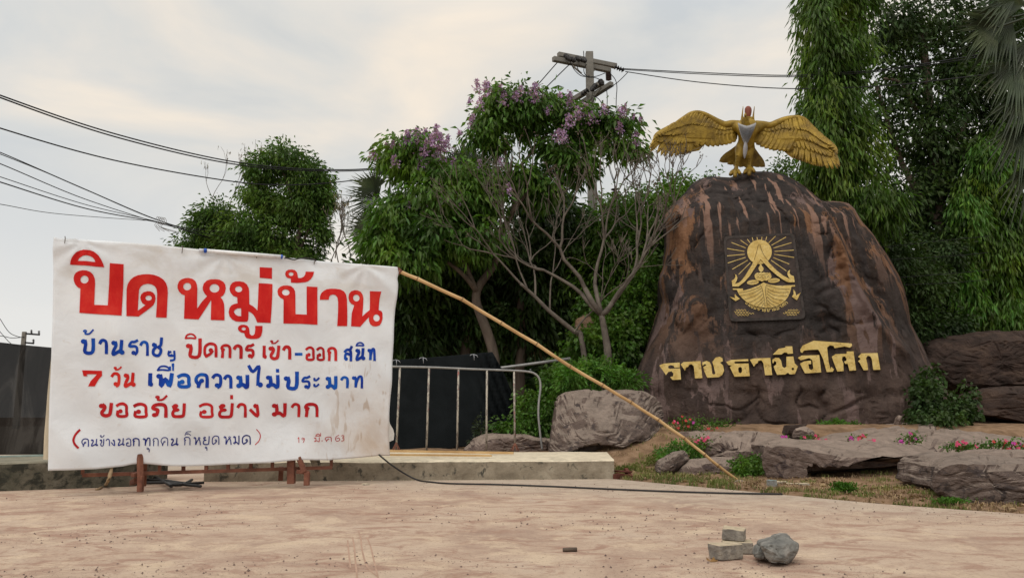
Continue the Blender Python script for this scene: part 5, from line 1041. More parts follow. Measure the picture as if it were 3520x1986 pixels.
# far pole at the left edge
def far_pole():
    Y = 48; root = empty('utility_pole', (P(74, 1300, Y).x, Y, 0), 'small distant utility pole above the shade net at the left edge', 'utility pole')
    mb = MB(); mb.tube([(P(60, 1420, Y).x, Y, 0), P(84, 1140, Y)], [.2, .13], 6); mb.build('pole', M['pole_concrete'], root)
    for a, b in (((82, 1146), (136, 1150)), ((84, 1177), (116, 1180))):
        mb = MB(); mb.bar(P(*a, Y), P(*b, Y), .1, .1); mb.build('crossarm', M['wire'], root)
    for x, y in ((108, 1140), (134, 1143), (115, 1172)): disc_string('insulator', P(x, y + 6, Y), P(x, y - 7, Y), 3, .08, root)
    for pts in ([(-100, 1150), (0, 1154), (40, 1161), (84, 1158)], [(0, 1095), (30, 1140), (60, 1156), (84, 1160)], [(-60, 1100), (-10, 1130), (40, 1182), (84, 1186)]):
        mb = MB(); mb.tube(catmull([P(x, y, Y - .3) for x, y in pts], 5), .02, 4); mb.build('wire', M['wire'], root, smoothf=True)
far_pole()
# ------------------------------------------------------------------ shade nets
def net(name, label, poly, Yf, m, bumpf, thick=.012, grid=14):
    def mp(x, y, t): return P(x, y, Yf(x, y) + t + bumpf(x, y))
    o = shape(name, [poly], mp, 0, thick, m, None, grid=grid); me = o.data
    lo = min(v.co.z for v in me.vertices); c_ = sum((v.co for v in me.vertices), Vector()) / len(me.vertices); d = Vector((c_.x, c_.y, lo))
    for v in me.vertices: v.co -= d
    o.location = d; tag(o, label, 'net'); o.data.polygons.foreach_set('use_smooth', [True] * len(me.polygons)); return o
ml = mat('grey_shade_net', [(.35, (.008, .0075, .0075)), (.5, (.017, .016, .0155)), (.64, (.05, .047, .044))], scale=2.2, stretch=(1.6, 1, .45), rough=.95, bump=.5, bscale=60, spec=.05, dist=1.2)
t_ = ml.node_tree; outn = [n for n in t_.nodes if n.type == 'OUTPUT_MATERIAL'][0]; src = outn.inputs[0].links[0].from_socket
tp = N(t_, 'ShaderNodeBsdfTransparent'); mx = N(t_, 'ShaderNodeMixShader'); mx.inputs[0].default_value = .03; L(t_, src, mx.inputs[1]); L(t_, tp.outputs[0], mx.inputs[2]); L(t_, mx.outputs[0], outn.inputs[0])
net('shade_net', 'dusty grey black shade net screen at the left edge behind the banner', [(-420, 1120), (-150, 1160), (0, 1176), (60, 1183), (177, 1194), (260, 1200), (260, 1560), (0, 1562), (-420, 1575)], lambda x, y: 9.9 + x * .0003, ml, lambda x, y: .05 * noise.noise((x * .008, y * .004, 2)))
mb = MB(); mb.bar(P(-420, 1586, 9.85), P(250, 1568, 9.95), .05, .07); tag(bevel(mb.build('fence_rail', flat('pale_teal_paint', (.23, .29, .26), .7), None, P(0, 1575, 9.85)), .01), 'pale teal rail along the bottom of the left shade net', 'rail')
net('shade_net', 'black net hung right of the banner, gathered in folds at its right end',
    [(640, 1296), (1000, 1266), (1250, 1246), (1345, 1238), (1450, 1230), (1560, 1221), (1692, 1209), (1700, 1222), (1722, 1262), (1745, 1310), (1765, 1370), (1800, 1408), (1815, 1440), (1790, 1462), (1740, 1462), (1690, 1478), (1640, 1520), (1610, 1534), (1500, 1546), (1250, 1552), (640, 1556)],
    lambda x, y: 14.2, M['net_black'], lambda x, y: .05 * noise.noise((x * .006, y * .006, 5)) + smooth(1620, 1700, x) * .10 * math.sin((x - (y - 1210) * .38) * .22), grid=9)
for x, y in ((1362, 1236), (1454, 1228), (1628, 1217)):
    mb = MB(); a = P(x, y, 14.1)
    for dx, dz in ((-.05, -.03), (.06, -.06), (.01, -.11)): mb.tube([a, a + Vector((dx, -.02, dz * .4)), a + Vector((dx * 1.3, -.02, dz))], .006, 4)
    tag(mb.build('tie_string', M['silver'], None, a, True), 'white string tying the black net, ' + {1362: 'nearest the banner', 1454: 'second from the banner', 1628: 'farthest from the banner'}[x], 'string')
# ------------------------------------------------------------------ barriers
def crowd_barrier():
    Yl, Yr = 12.05, 12.75; YF = lambda x: Yl + (Yr - Yl) * (x - 1345) / 520
    root = empty('crowd_barrier', P(1600, 1547, 12.3), 'grey steel crowd barrier with flaking red and white bars on the concrete island', 'barrier')
    mb = MB(); top = [(1150, 1257), (1345, 1259.5), (1480, 1262), (1620, 1268), (1760, 1273), (1815, 1277), (1838, 1284), (1853, 1300), (1858, 1330), (1852, 1385), (1851, 1430), (1857, 1490), (1864, 1546)]
    mb.tube(catmull([P(x, y, YF(x)) for x, y in top], 5), .017, 10); mb.build('top_rail', M['steel'], root, smoothf=True)
    bars = mat('flaking_red_white_paint', [(.36, (.40, .36, .31)), (.5, (.46, .42, .35)), (.54, (.13, .11, .10)), (.60, (.34, .30, .27)), (.63, (.30, .06, .05)), (.7, (.36, .07, .06))], scale=9, stretch=(2, 2, .8), detail=6, bump=.3, bscale=40, nrough=.7)
    for (xt, yt), (xb, yb) in (((1375, 1263), (1362, 1545)), ((1475, 1265), (1466, 1547)), ((1576, 1268), (1571, 1547)), ((1674, 1272), (1672, 1547)), ((1767, 1277), (1770, 1530)), ((1270, 1262), (1262, 1547))):
        mb = MB(); mb.tube([P(xt, yt, YF(xt)), P((xt + xb) / 2, (yt + yb) / 2, YF(xt)), P(xb, yb, YF(xt))], .0155, 8); mb.build('bar', bars, root, smoothf=True)
    for x in (1362, 1770):
        for dx, dy in ((-14, 0), (-7, -.12), (7, -.12), (14, 0)):
            mb = MB(); mb.tube([P(x, 1520, YF(x)), P(x + dx, 1549, YF(x) + dy)], .010, 5); mb.build('foot', M['rust'], root)
crowd_barrier()
def rusty_barrier():
    root = empty('steel_barrier', G(700, 1672), 'red oxide steel barrier frame whose feet show under the banner', 'barrier')
    def q(x, y, off=.07): return bplane(x, y) - BN * off
    rail = MB(); rail.bar(q(281, 1634), q(1146, 1607), .035, .035); rail.build('bottom_rail', M['rust'], root)
    rail = MB(); rail.bar(q(281, 980), q(1146, 1010), .035, .035); rail.build('top_rail', M['rust'], root)
    yb = lambda x: 1634 - (x - 281) / 865 * 27
    for x in (283, 478, 549, 632, 711, 787, 866, 940, 1144):
        mb = MB(); mb.bar(q(x, yb(x) - 3), q(x + 8, 985), .03, .03); mb.build('bar', M['rust'], root)
    def leg(a, b, w_=.05, off=(.07, .07)):
        mb = MB(); mb.bar(q(*a, off[0]), q(*b, off[1]), w_, w_); bevel(mb.build('leg', M['rust'], root), .004)
    leg((481, 1560), (482, 1640), .045, (-.0, -.03)); leg((484, 1634), (482, 1688), .05, (-.03, -.03)); leg((497, 1570), (494, 1674), .06, (.16, .3))
    leg((1003, 1560), (1003, 1662), .075, (.03, .03)); leg((1025, 1570), (1043, 1621), .05, (-.03, -.06)); leg((1052, 1620), (1050, 1666), .055, (-.06, -.06)); leg((1016, 1619), (1058, 1622), .04, (-.05, -.05)); leg((984, 1610), (984, 1657), .05, (.3, .35))
    leg((455, 1632), (500, 1628), .04, (-.02, .1)); leg((470, 1655), (455, 1668), .05, (.2, .35))
    sup = q(1100, 1615, .35); mb = MB()
    mb.add([q(1088, 1585, .3), q(1120, 1585, .3), q(1135, 1650, .3), q(1118, 1654, .3), q(1088, 1585, .36), q(1120, 1585, .36), q(1135, 1650, .36), q(1118, 1654, .36)], [(0, 1, 2, 3), (7, 6, 5, 4), (0, 4, 5, 1), (1, 5, 6, 2), (2, 6, 7, 3), (3, 7, 4, 0)]); mb.build('gusset_plate', M['concrete'], root)
rusty_barrier()
# what lies in the gap under the banner
mb = MB()
for pts in ([(500, 1640), (560, 1642), (640, 1652), (700, 1650)], [(505, 1650), (580, 1650), (620, 1655), (690, 1662)], [(540, 1632), (570, 1650), (620, 1658), (660, 1640)], [(520, 1625), (560, 1645), (590, 1662)]):
    mb.tube(catmull([G(x, y + 8, .05) for x, y in pts], 4), .016, 6)
tag(mb.build('rubber_hose', M['black'], None, G(600, 1665), True), 'tangle of black rubber hose lying in the gap under the banner', 'hose')
mb = MB(); mb.tube(catmull([bmap(385, 1604, -.05), bmap(380, 1625, .0), bmap(372, 1650, .03), G(360, 1668, .01), G(340, 1680, .006), G(330, 1683, .004)], 4), [.012, .014, .016, .018, .02, .02] + [.016] * 15, 5)
mb.v = mb.v; tag(mb.build('dry_palm_strip', M['straw'], None, G(350, 1680), True), 'twisted pale dry strip hanging from under the banner to the ground', 'strip')
# bamboo pole
def bamboo():
    pts = [(1372, 932, 9.02), (1435, 958, 9.06), (1589, 1029, 9.12), (1723, 1110, 9.16), (1845, 1182, 9.2), (1960, 1259, 9.23), (2071, 1323, 9.26), (2169, 1382, 9.28), (2263, 1442, 9.3), (2352, 1505, 9.31), (2422, 1561, 9.32), (2468, 1599, 9.33)]
    e = G(2534, 1648, .02); W_ = [P(*p) for p in pts] + [e]
    root = empty('bamboo_pole', e, 'long tan bamboo pole leaning from the ground up to the top corner of the banner', 'pole')
    n = len(W_)
    for i in range(n - 1):
        a, b = W_[i], W_[i + 1]; d = (b - a); r0 = .022 - .006 * i / n; k = [(0, r0 * 1.16), (.035, r0 * 1.1), (.08, r0), (.5, r0 * .97), (.93, r0), (.985, r0 * 1.08), (1, r0 * 1.0)]
        mb = MB(); sag = Vector((0, 0, -.004)); mb.tube([a + d * t + sag * math.sin(math.pi * t) for t, _ in k], [r_ for _, r_ in k], 10); mb.build('internode', M['bamboo'], root, smoothf=True)
        if i:
            mb = MB(); dn = d.normalized(); mb.tube([a - dn * .006, a + dn * .006], r0 * 1.24, 10); mb.build('node_ring', flat('node_brown', (.22, .13, .06), .6) if 'node_brown' not in bpy.data.materials else bpy.data.materials['node_brown'], root)
bamboo()
mb = MB(); mb.bar(P(1362, 925, 9.02), P(1378, 938, 9.03), .06, .06); tag(bevel(mb.build('pole_socket', M['rust'], None, P(1368, 935, 9.02)), .005), 'small rusty socket holding the bamboo pole at the banner corner', 'bracket')
# black cable on the ground
cpts = [bmap(1304, 1560, -.02), bmap(1312, 1572, .05), P(1350, 1600, 8.95), P(1400, 1632, 9.0), P(1440, 1650, 9.0)] + [G(x, y, .012) for x, y in ((1475, 1655), (1550, 1661), (1700, 1664), (1900, 1671), (2100, 1680), (2300, 1688), (2500, 1694), (2690, 1697))]
mb = MB(); mb.tube(catmull(cpts, 6), .0095, 7); tag(mb.build('ground_cable', M['black'], None, G(2000, 1676, 0), True), 'black cable running from the banner across the paving to the grass', 'cable')
# bamboo slat and scraps on top of the island
mb = MB(); mb.bar(P(1330, 1549, 11.3), P(1765, 1556, 11.0), .06, .03); o = mb.build('split_bamboo', M['bamboo'], None, P(1500, 1555, 11.1)); tag(o, 'long split bamboo strip lying on the concrete island', 'bamboo')
mb = MB(); mb.bar(P(1300, 1562, 10.4), P(1690, 1565, 10.2), .04, .025); o = mb.build('split_bamboo', M['bamboo'], None, P(1500, 1564, 10.2)); tag(o, 'thinner bamboo strip lying nearest the front edge of the island', 'bamboo')
# rusty gate stop at the end of the island
root = empty('gate_stop', G(2140, 1645), 'rusty steel gate stop on the ground at the end of the concrete island', 'gate stop')
for a, b, w_, h_ in ((P(2115, 1618, 9.9), P(2160, 1620, 10.0), .16, .02), (P(2112, 1640, 9.75), P(2128, 1640, 9.8), .05, .08), (P(2150, 1612, 10.0), P(2168, 1640, 9.9), .05, .05), (P(2120, 1628, 9.8), P(2160, 1634, 9.9), .06, .03)):
    mb = MB(); mb.bar(a, b, w_, h_); bevel(mb.build('plate', flat('dark_rust', (.10, .03, .02), .8) if 'dark_rust' not in bpy.data.materials else bpy.data.materials['dark_rust'], root), .004)
# grey pipe rail and ochre wall seen through the trees
mb = MB(); mb.tube([P(1660, 1272, 14.6), P(1800, 1254, 14.8), P(1960, 1232, 15.0)], .028, 8); tag(mb.build('pipe_rail', M['steel'], None, P(1800, 1256, 14.8), True), 'grey pipe rail sloping up behind the crowd barrier', 'rail')
mb = MB(); mb.box(P(3190, 1055, 21) + Vector((0, 0, -.6)), (1.3, .25, 2.2)); tag(mb.build('ochre_wall', flat('ochre_plaster', (.42, .24, .07), .9), None, (P(3190, 1055, 21).x, 21, .2)), 'ochre wall glimpsed through the leaves right of the monument', 'wall')
# loose stones on the paving
def block(name, label, c, dims, rot, m1, seed, tilt=(0, 0), cut=.004):
    """broken concrete block: bevelled, chipped box"""
    bm = bmesh.new(); bmesh.ops.create_cube(bm, size=1); bmesh.ops.scale(bm, vec=dims, verts=bm.verts)
    bmesh.ops.bevel(bm, geom=bm.edges[:], offset=cut, segments=1, affect='EDGES'); bmesh.ops.subdivide_edges(bm, edges=bm.edges[:], cuts=3, use_grid_fill=True)
    bmesh.ops.triangulate(bm, faces=bm.faces[:]); bm.normal_update()
    for v in bm.verts: v.co += v.normal * noise.fractal(v.co * 22 + Vector((seed, 0, 0)), 1, 2, 4) * .005
    from mathutils import Euler
    E_ = Euler((tilt[0], tilt[1], rot)).to_matrix()
    for v in bm.verts: v.co = E_ @ v.co
    lo = min(v.co.z for v in bm.verts); c = Vector(c)
    for v in bm.verts: v.co += Vector((c.x, c.y, c.z - lo))
    me = bpy.data.meshes.new('m'); bm.to_mesh(me); bm.free(); o = link(name, me, m1, None, c, False); return tag(o, label, 'block')
M['block'] = mat('broken_concrete', [(.3, (.13, .115, .10)), (.5, (.25, .225, .195)), (.7, (.38, .34, .28))], scale=14, bump=.7, bscale=70, dust=((.55, .46, .33), .8, 1.2), spec=.1)
c0 = G(2495, 1920); block('concrete_block', 'front concrete block with a dry leaf at its corner, left of the grey chunk', c0, (.15, .10, .078), .42, M['block'], 1)
c1 = G(2535, 1898); block('concrete_chunk', 'rough low concrete chunk under the raised block', c1, (.16, .11, .062), -.2, M['block'], 7)
block('concrete_block', 'pale-topped concrete block resting on the low chunk, highest of the loose blocks', (c1.x - .012, c1.y + .01, .064), (.12, .095, .062), -.42, M['block'], 3, (.04, .05))
M['grey_stone'] = mat('grey_rubble', [(.3, (.10, .10, .095)), (.5, (.19, .185, .17)), (.7, (.30, .28, .255))], scale=11, bump=.9, bscale=50, bdist=.01, dust=((.33, .30, .27), 1.0, 1.4), spec=.2)
ZS = lambda l: [(2380 + x / 6.133, 1780 + y / 6.133) for x, y in l]
loft_rock('rubble_chunk', 'large grey broken stone, biggest of the loose stones on the paving', [
    (4.13, ZS([(1460, 600), (1700, 560), (2100, 600), (2200, 680), (2150, 850), (2060, 955), (1860, 945), (1650, 925), (1560, 850), (1520, 750)])),
    (4.2, ZS([(1405, 540), (1560, 500), (1900, 470), (2150, 500), (2240, 590), (2220, 740), (2150, 880), (2060, 965), (1860, 955), (1640, 930), (1560, 860), (1470, 680)])),
    (4.27, ZS([(1410, 520), (1500, 480), (1780, 420), (1850, 370), (1960, 330), (2060, 350), (2100, 430), (2230, 520), (2250, 610), (2200, 760), (2140, 880), (2050, 960), (1860, 950), (1650, 925), (1560, 850), (1470, 680)]))],
    M['grey_stone'], .008, 14, .006, n=44, seed=41)
loft_rock('rubble_chunk', 'small grey stone tucked against the left side of the big grey one', [
    (4.22, ZS([(1330, 760), (1380, 640), (1450, 600), (1560, 680), (1570, 840), (1480, 850), (1340, 835)])),
    (4.3, ZS([(1310, 760), (1350, 600), (1420, 550), (1540, 620), (1600, 760), (1590, 840), (1480, 850), (1330, 830)]))],
    M['grey_stone'], .005, 14, .004, n=26, seed=43)
loft_rock('stone', 'small flat tan stone on the paving in front of the island', [(8.9, [(1240, 1668), (1246, 1663), (1262, 1661), (1274, 1666), (1272, 1671), (1250, 1672)]), (8.98, [(1238, 1667), (1244, 1661), (1256, 1659), (1275, 1666), (1273, 1671), (1245, 1671)])], M['block'], .003, 20, .002, n=20, seed=45)
loft_rock('stone', 'flat brown stone lying at the foot of the bamboo pole', [(9.0, [(2530, 1658), (2540, 1652), (2563, 1654), (2566, 1660), (2550, 1664), (2534, 1663)]), (9.1, [(2528, 1657), (2538, 1649), (2560, 1651), (2567, 1658), (2550, 1664), (2532, 1663)])], M['rock'], .004, 16, .002, n=20, seed=46)
c2 = G(2654, 1680); block('concrete_block', 'small bluish-topped concrete piece in the grass below the long slab', c2, (.085, .07, .09), .2, mat('grey_teal_concrete', [(.3, (.17, .17, .16)), (.7, (.30, .30, .28))], scale=14, bump=.5, dust=((.20, .27, .27), .8, 1.2)), 9)
block('concrete_block', 'pale flat broken tile beside the bluish-topped concrete piece', G(2685, 1674), (.13, .09, .06), -.1, M['block'], 11)
block('concrete_block', 'long tan block in the grass, right of the broken tile', G(2740, 1677), (.24, .10, .05), -.06, M['block'], 13)
mb = MB(); a, b = G(1935, 1888, .012), G(1983, 1887, .012); mb.tube([a, a.lerp(b, .5), b], [.011, .0125, .012], 8); tag(mb.build('stick', M['bark'], None, a, True), 'short dark stick lying on the paving in the foreground', 'stick')
mb = MB(); a = G(2440, 1926, .003); mb.add([a + Vector(v) for v in ((-.025, 0, .05), (-.02, -.01, .02), (0, -.012, .004), (.02, -.005, .022), (.03, .0, .004), (.045, .004, .004), (.03, -.02, .0), (0, -.03, .0), (-.02, -.02, .006))], [(0, 1, 8), (1, 2, 8), (8, 2, 7), (2, 3, 7), (3, 6, 7), (3, 4, 6), (4, 5, 6)])
tag(mb.build('dry_leaf', flat('dry_leaf', (.22, .12, .04), .6), None, a, True), 'curled brown dry leaf against the front concrete block', 'leaf')
# grit scattered over the paving
rs = np.random.RandomState(5); mb = MB(); tries = 0
while tries < 13000:
    tries += 1; px, py = rs.uniform(0, 3520), 1640 + 346 * rs.rand() ** 1.3
    p = G(px, py)
    if p.y > ye(p.x) - .03 and p.x > 1.2 or p.y > 9.2: continue
    dens = noise.noise((p.x * .6, p.y * .9, 0)) + .25 * (px > 1500) * (py < 1800)
    if dens < -.05 + .3 * rs.rand(): continue
    s = .0017 + .0075 * rs.rand() ** 8; r3 = rs.uniform(.6, 1.3, (6, 3)) * s
    oct_ = [(r3[0][0], 0, 0), (-r3[1][0], 0, 0), (0, r3[2][1], 0), (0, -r3[3][1], 0), (0, 0, r3[4][2] * .9), (0, 0, -r3[5][2] * .3)]
    mb.add([(p.x + a, p.y + b, s * .25 + c_) for a, b, c_ in oct_], [(0, 2, 4), (2, 1, 4), (1, 3, 4), (3, 0, 4), (2, 0, 5), (1, 2, 5), (3, 1, 5), (0, 3, 5)])
o = mb.build('grit', mat('grit', [(.35, (.08, .055, .05)), (.65, (.24, .17, .14))], scale=9, bump=0, rough=.9)); tag(o, 'small dark grit scattered over the sandy paving', 'grit', kind='stuff')

rs = np.random.RandomState(9); mb = MB()
for k in range(420):
    x = rs.uniform(-3.6, 1.25); yk = g0.y + (g1.y - g0.y) * (x - g0.x) / (g1.x - g0.x); y = yk - abs(rs.normal()) * .05 - .01; s = rs.uniform(.003, .012) * (rs.rand() ** .5)
    r3 = rs.uniform(.6, 1.3, 5) * s; mb.add([(x - r3[0], y, .002), (x + r3[1], y, .002), (x, y + r3[2], .002), (x, y - r3[3], .002), (x, y, r3[4] * .8)], [(0, 3, 4), (3, 1, 4), (1, 2, 4), (2, 0, 4)])
tag(mb.build('concrete_crumbs', M['block']), 'crumbs of concrete along the foot of the island', 'crumbs', kind='stuff')
# ------------------------------------------------------------------ vegetation
def blob_pts(blobs, n, rs, thr, nsc, shell=.45, seed=0):
    """random points in ellipsoids given as (px, py, Y, rx_px, ry_px, depth_m); noise carves gaps and an uneven outline"""
    vol = np.array([b[3] * b[4] * b[2] ** 2 for b in blobs], float); vol /= vol.sum(); out = []; dirs = []
    for b, f in zip(blobs, vol):
        c = P(b[0], b[1], b[2]); rx, ry = b[3] * b[2] / F, b[4] * b[2] / F; rd = b[5]; k = int(n * f) + 1; got = 0; tr = 0
        while got < k and tr < k * 6:
            tr += 1; d = rs.normal(size=3); d /= np.linalg.norm(d); r_ = rs.rand() ** shell
            q = Vector((c.x + d[0] * rx * r_, c.y + d[1] * rd * r_, c.z + d[2] * ry * r_))
            if noise.noise(q * nsc + Vector((seed, 0, 0))) + .5 * noise.noise(q * nsc * 2.3) > thr + .25 * (1 - r_): continue
            out.append(q); dirs.append(d); got += 1
    return np.array(out, float), np.array(dirs, float)
def leaf_mesh(pos, dr, Ln, Wd, rs, fold=.25, curl=.2):
    n = len(pos); dr = dr / np.linalg.norm(dr, axis=1)[:, None]
    up = rs.normal(size=(n, 3)); s = np.cross(dr, up); s /= np.linalg.norm(s, axis=1)[:, None] + 1e-9; nm = np.cross(s, dr)
    l = (Ln * rs.uniform(.6, 1.25, n))[:, None]; w_ = (Wd * rs.uniform(.7, 1.2, n))[:, None]
    v = np.empty((n, 4, 3)); v[:, 0] = pos; v[:, 1] = pos + dr * l * .45 + s * w_ * .5 + nm * w_ * fold; v[:, 2] = pos + dr * l - nm * l * curl * .4 - np.array([0, 0, 1]) * l * curl; v[:, 3] = pos + dr * l * .45 - s * w_ * .5 + nm * w_ * fold
    b = np.arange(n)[:, None] * 4; f = np.concatenate([b + [0, 1, 2], b + [0, 2, 3]], 0)
    return npmesh(v.reshape(-1, 3), f)
def crown(name, parent, blobs, n, Ln, Wd, m, seed=0, droop=.5, cl=9, spread=(.12, .12, .12), thr=.12, nsc=1.0, out=.6, shell=.45, curl=.2, kind=None):
    rs = np.random.RandomState(seed + 11); c, d = blob_pts(blobs, n // cl, rs, thr, nsc, shell, seed * 3.7)
    c = np.repeat(c, cl, 0); d = np.repeat(d, cl, 0); off = rs.normal(size=c.shape) * np.array(spread)
    dr = d * out + off / (np.array(spread) * 2.2) * .5 + rs.normal(size=c.shape) * .35 + np.array([0, 0, -droop])
    o = link(name, leaf_mesh(c + off, dr, Ln, Wd, rs, curl=curl), m, parent)
    if kind: o['kind'] = kind
    return o
def limbs(parent, polys, m=None, name='trunk', k=5, n=8):
    """polys: list of ([(px, py, Y)...], r0, r1); the first is the trunk, the others are limbs"""
    for i, (pts, r0, r1) in enumerate(polys):
        w_ = catmull([P(*p) if len(p) == 3 else Vector(p[:3]) for p in pts], k); N_ = len(w_)
        w_ = [v + Vector((noise.noise(v * 1.7), noise.noise(v * 1.7 + Vector((9, 0, 0))), 0)) * .05 for v in w_]
        mb = MB(); mb.tube(w_, [r0 + (r1 - r0) * j / (N_ - 1) for j in range(N_)], n); mb.build(name if i == 0 else 'limb', m or M['bark'], parent, smoothf=True)
def ctre(px, Y): x = P(px, 1430, Y).x; return Vector((x, Y, terrain(x, Y)))
def base(px, Y): x = P(px, 1430, Y).x; return (px, 1430 + (H0 - terrain(x, Y) + .1) * F / Y, Y)
def twigs(mb, p, d, l, r_, dep, rs, spread=.55, up=.25, tips=None, seg=3, minr=.004):
    pts = [p]; q = p.copy(); dd = d.copy()
    for i in range(seg):
        dd = (dd + Vector(rs.normal(size=3)) * .13 + Vector((0, 0, up * .35))).normalized(); q = q + dd * l / seg; pts.append(q.copy())
    mb.tube(pts, [r_ * (1 - .35 * i / seg) for i in range(seg + 1)], 5 if r_ > .012 else 4, cap=False)
    if dep == 0:
        if tips is not None: tips.append((q, dd))
        return
    for k in range(rs.randint(2, 4)):
        a = Vector(rs.normal(size=3)) * spread; a -= dd * a.dot(dd)
        twigs(mb, q, (dd + a + Vector((0, 0, up))).normalized(), l * rs.uniform(.62, .9), max(minr, r_ * .66), dep - 1, rs, spread, up, tips, seg, minr)
# -- round acacia-like tree far left
t = empty('acacia_tree', ctre(1010, 29), 'bushy narrow-leaved tree rising alone behind the top of the banner', 'tree')
limbs(t, [([base(1025, 29), (1022, 1000, 29), (1020, 860, 29), (1035, 760, 29)], .16, .09), ([(1022, 880, 29), (1060, 790, 29), (1080, 720, 28.8)], .07, .03), ([(1020, 900, 29), (940, 820, 29), (850, 770, 29)], .08, .03), ([(1035, 760, 29), (1000, 660, 29), (960, 570, 29)], .08, .03), ([(1022, 960, 29), (850, 900, 29), (720, 850, 29)], .07, .03)])
crown('foliage', t, [(985, 545, 29, 92, 42, 1.2), (900, 590, 29, 75, 48, 1.1), (1045, 610, 29, 90, 62, 1.2), (880, 660, 29, 62, 36, 1), (1090, 680, 29, 68, 62, 1), (1020, 720, 29, 95, 70, 1.2), (760, 740, 29, 72, 52, 1.1), (850, 800, 29, 130, 72, 1.4), (700, 800, 29, 70, 66, 1.1), (640, 850, 29, 55, 42, .8), (960, 830, 29, 110, 66, 1.2), (1085, 800, 29, 38, 55, .7), (1070, 870, 29, 32, 35, .5), (800, 880, 29, 160, 50, 1.3), (985, 900, 29, 110, 50, 1.2), (925, 700, 29, 60, 50, .8)],
      36000, .20, .065, M['leaf_acacia'], 3, .55, 14, (.16, .16, .13), .22, 1.0, .8, .5, .25)
# -- bare twiggy trees either side
for px, Y, l, sc, lb, sd in ((1180, 26, .75, .022, 'leafless thin twiggy tree between the round tree and the fan palm', 5), (790, 31, 1.0, .02, 'leafless twigs rising behind the left shoulder of the round tree', 8)):
    rs = np.random.RandomState(sd); t = empty('bare_tree', ctre(px, Y), lb, 'tree'); mb = MB(); tips = []
    b0 = P(px, 900 if px > 1000 else 760, Y); mb.tube([t.location, b0], [.06, .04], 6)
    for k in range(4 if px > 1000 else 4): twigs(mb, b0 + Vector((rs.uniform(-.5, .5), 0, rs.uniform(-.3, .2))), Vector((rs.uniform(-.5, .5), rs.uniform(-.2, .2), 1)).normalized(), l, sc, 3, rs, .38, .3, tips, minr=.008)
    mb.build('branches', M['bark_pale'], t, smoothf=True)
    pos = np.array([tuple(p) for p, d in tips for _ in range(2)]) + rs.normal(size=(len(tips) * 2, 3)) * .10
    link('seed_pods', leaf_mesh(pos, rs.normal(size=pos.shape) * .3 + np.array([0, 0, -1]), .12, .035, rs), M['leaf_palm_dry'], t)['kind'] = 'stuff'
# -- flowering tree
zt = lambda x, y: (1180 + x / 2.2705, 120 + y / 2.2705)
t = empty('flowering_tree', ctre(1800, 16.5), 'green tree with drooping leaves and lilac flower spikes in front of the utility pole', 'tree')
limbs(t, [([base(1715, 16.5), (1700, 1230, 16.5), (1655, 1090, 16.5), (1640, 1000, 16.5), (1700, 900, 16.6), (1720, 800, 16.6)], .12, .07), ([(1720, 800, 16.6), (1770, 700, 16.5), (1745, 580, 16.4), (1735, 480, 16.4)], .07, .03), ([(1760, 600, 16.4), (1830, 520, 16.4), (1880, 460, 16.4)], .045, .015), ([(1640, 1000, 16.5), (1610, 960, 16.3), (1540, 900, 16.2), (1420, 850, 16)], .07, .02),
          ([(1750, 740, 16.5), (1850, 620, 16.5), (1980, 520, 16.4), (2100, 450, 16.3)], .05, .015), ([(1640, 1000, 16.4), (1560, 800, 16.3), (1480, 650, 16.2), (1450, 560, 16.2)], .055, .015)])
crown('foliage', t, [(1700, 370, 16.4, 62, 48, .8), (1780, 345, 16.4, 90, 36, .8), (1690, 430, 16.3, 62, 52, .8), (1780, 410, 16.5, 95, 58, .9), (1860, 375, 16.4, 80, 44, .8), (1640, 480, 16.3, 38, 24, .5), (1700, 495, 16.3, 50, 26, .5), (1930, 380, 16.5, 45, 35, .6), (1920, 500, 16.5, 90, 40, .8), (2010, 430, 16.4, 90, 50, .8), (2090, 430, 16.3, 80, 42, .6), (2170, 425, 16.2, 42, 18, .3), (2130, 500, 16.2, 70, 34, .5), (2190, 510, 16.2, 30, 18, .3),
      (1960, 570, 16.6, 90, 52, .8), (1380, 520, 16.2, 70, 42, .7), (1450, 510, 16.2, 75, 50, .7), (1430, 570, 16.2, 100, 50, .8), (1330, 545, 16.1, 40, 20, .4), (1560, 620, 16.3, 130, 52, 1), (1480, 700, 16.2, 150, 70, 1.1), (1620, 700, 16.4, 120, 80, 1.1), (1700, 620, 16.6, 90, 40, .8), (1780, 610, 16.6, 80, 50, .8), (1360, 760, 16.1, 90, 80, 1), (1500, 820, 16.1, 130, 80, 1.1), (1310, 830, 16.0, 70, 60, .8), (1640, 830, 16.2, 100, 70, 1), (1400, 900, 16, 120, 60, 1), (1870, 660, 16.8, 70, 60, .7)],
      28000, .19, .065, M['leaf_a'], 7, .85, 10, (.12, .12, .10), .10, 1.7, .6, .45, .15)
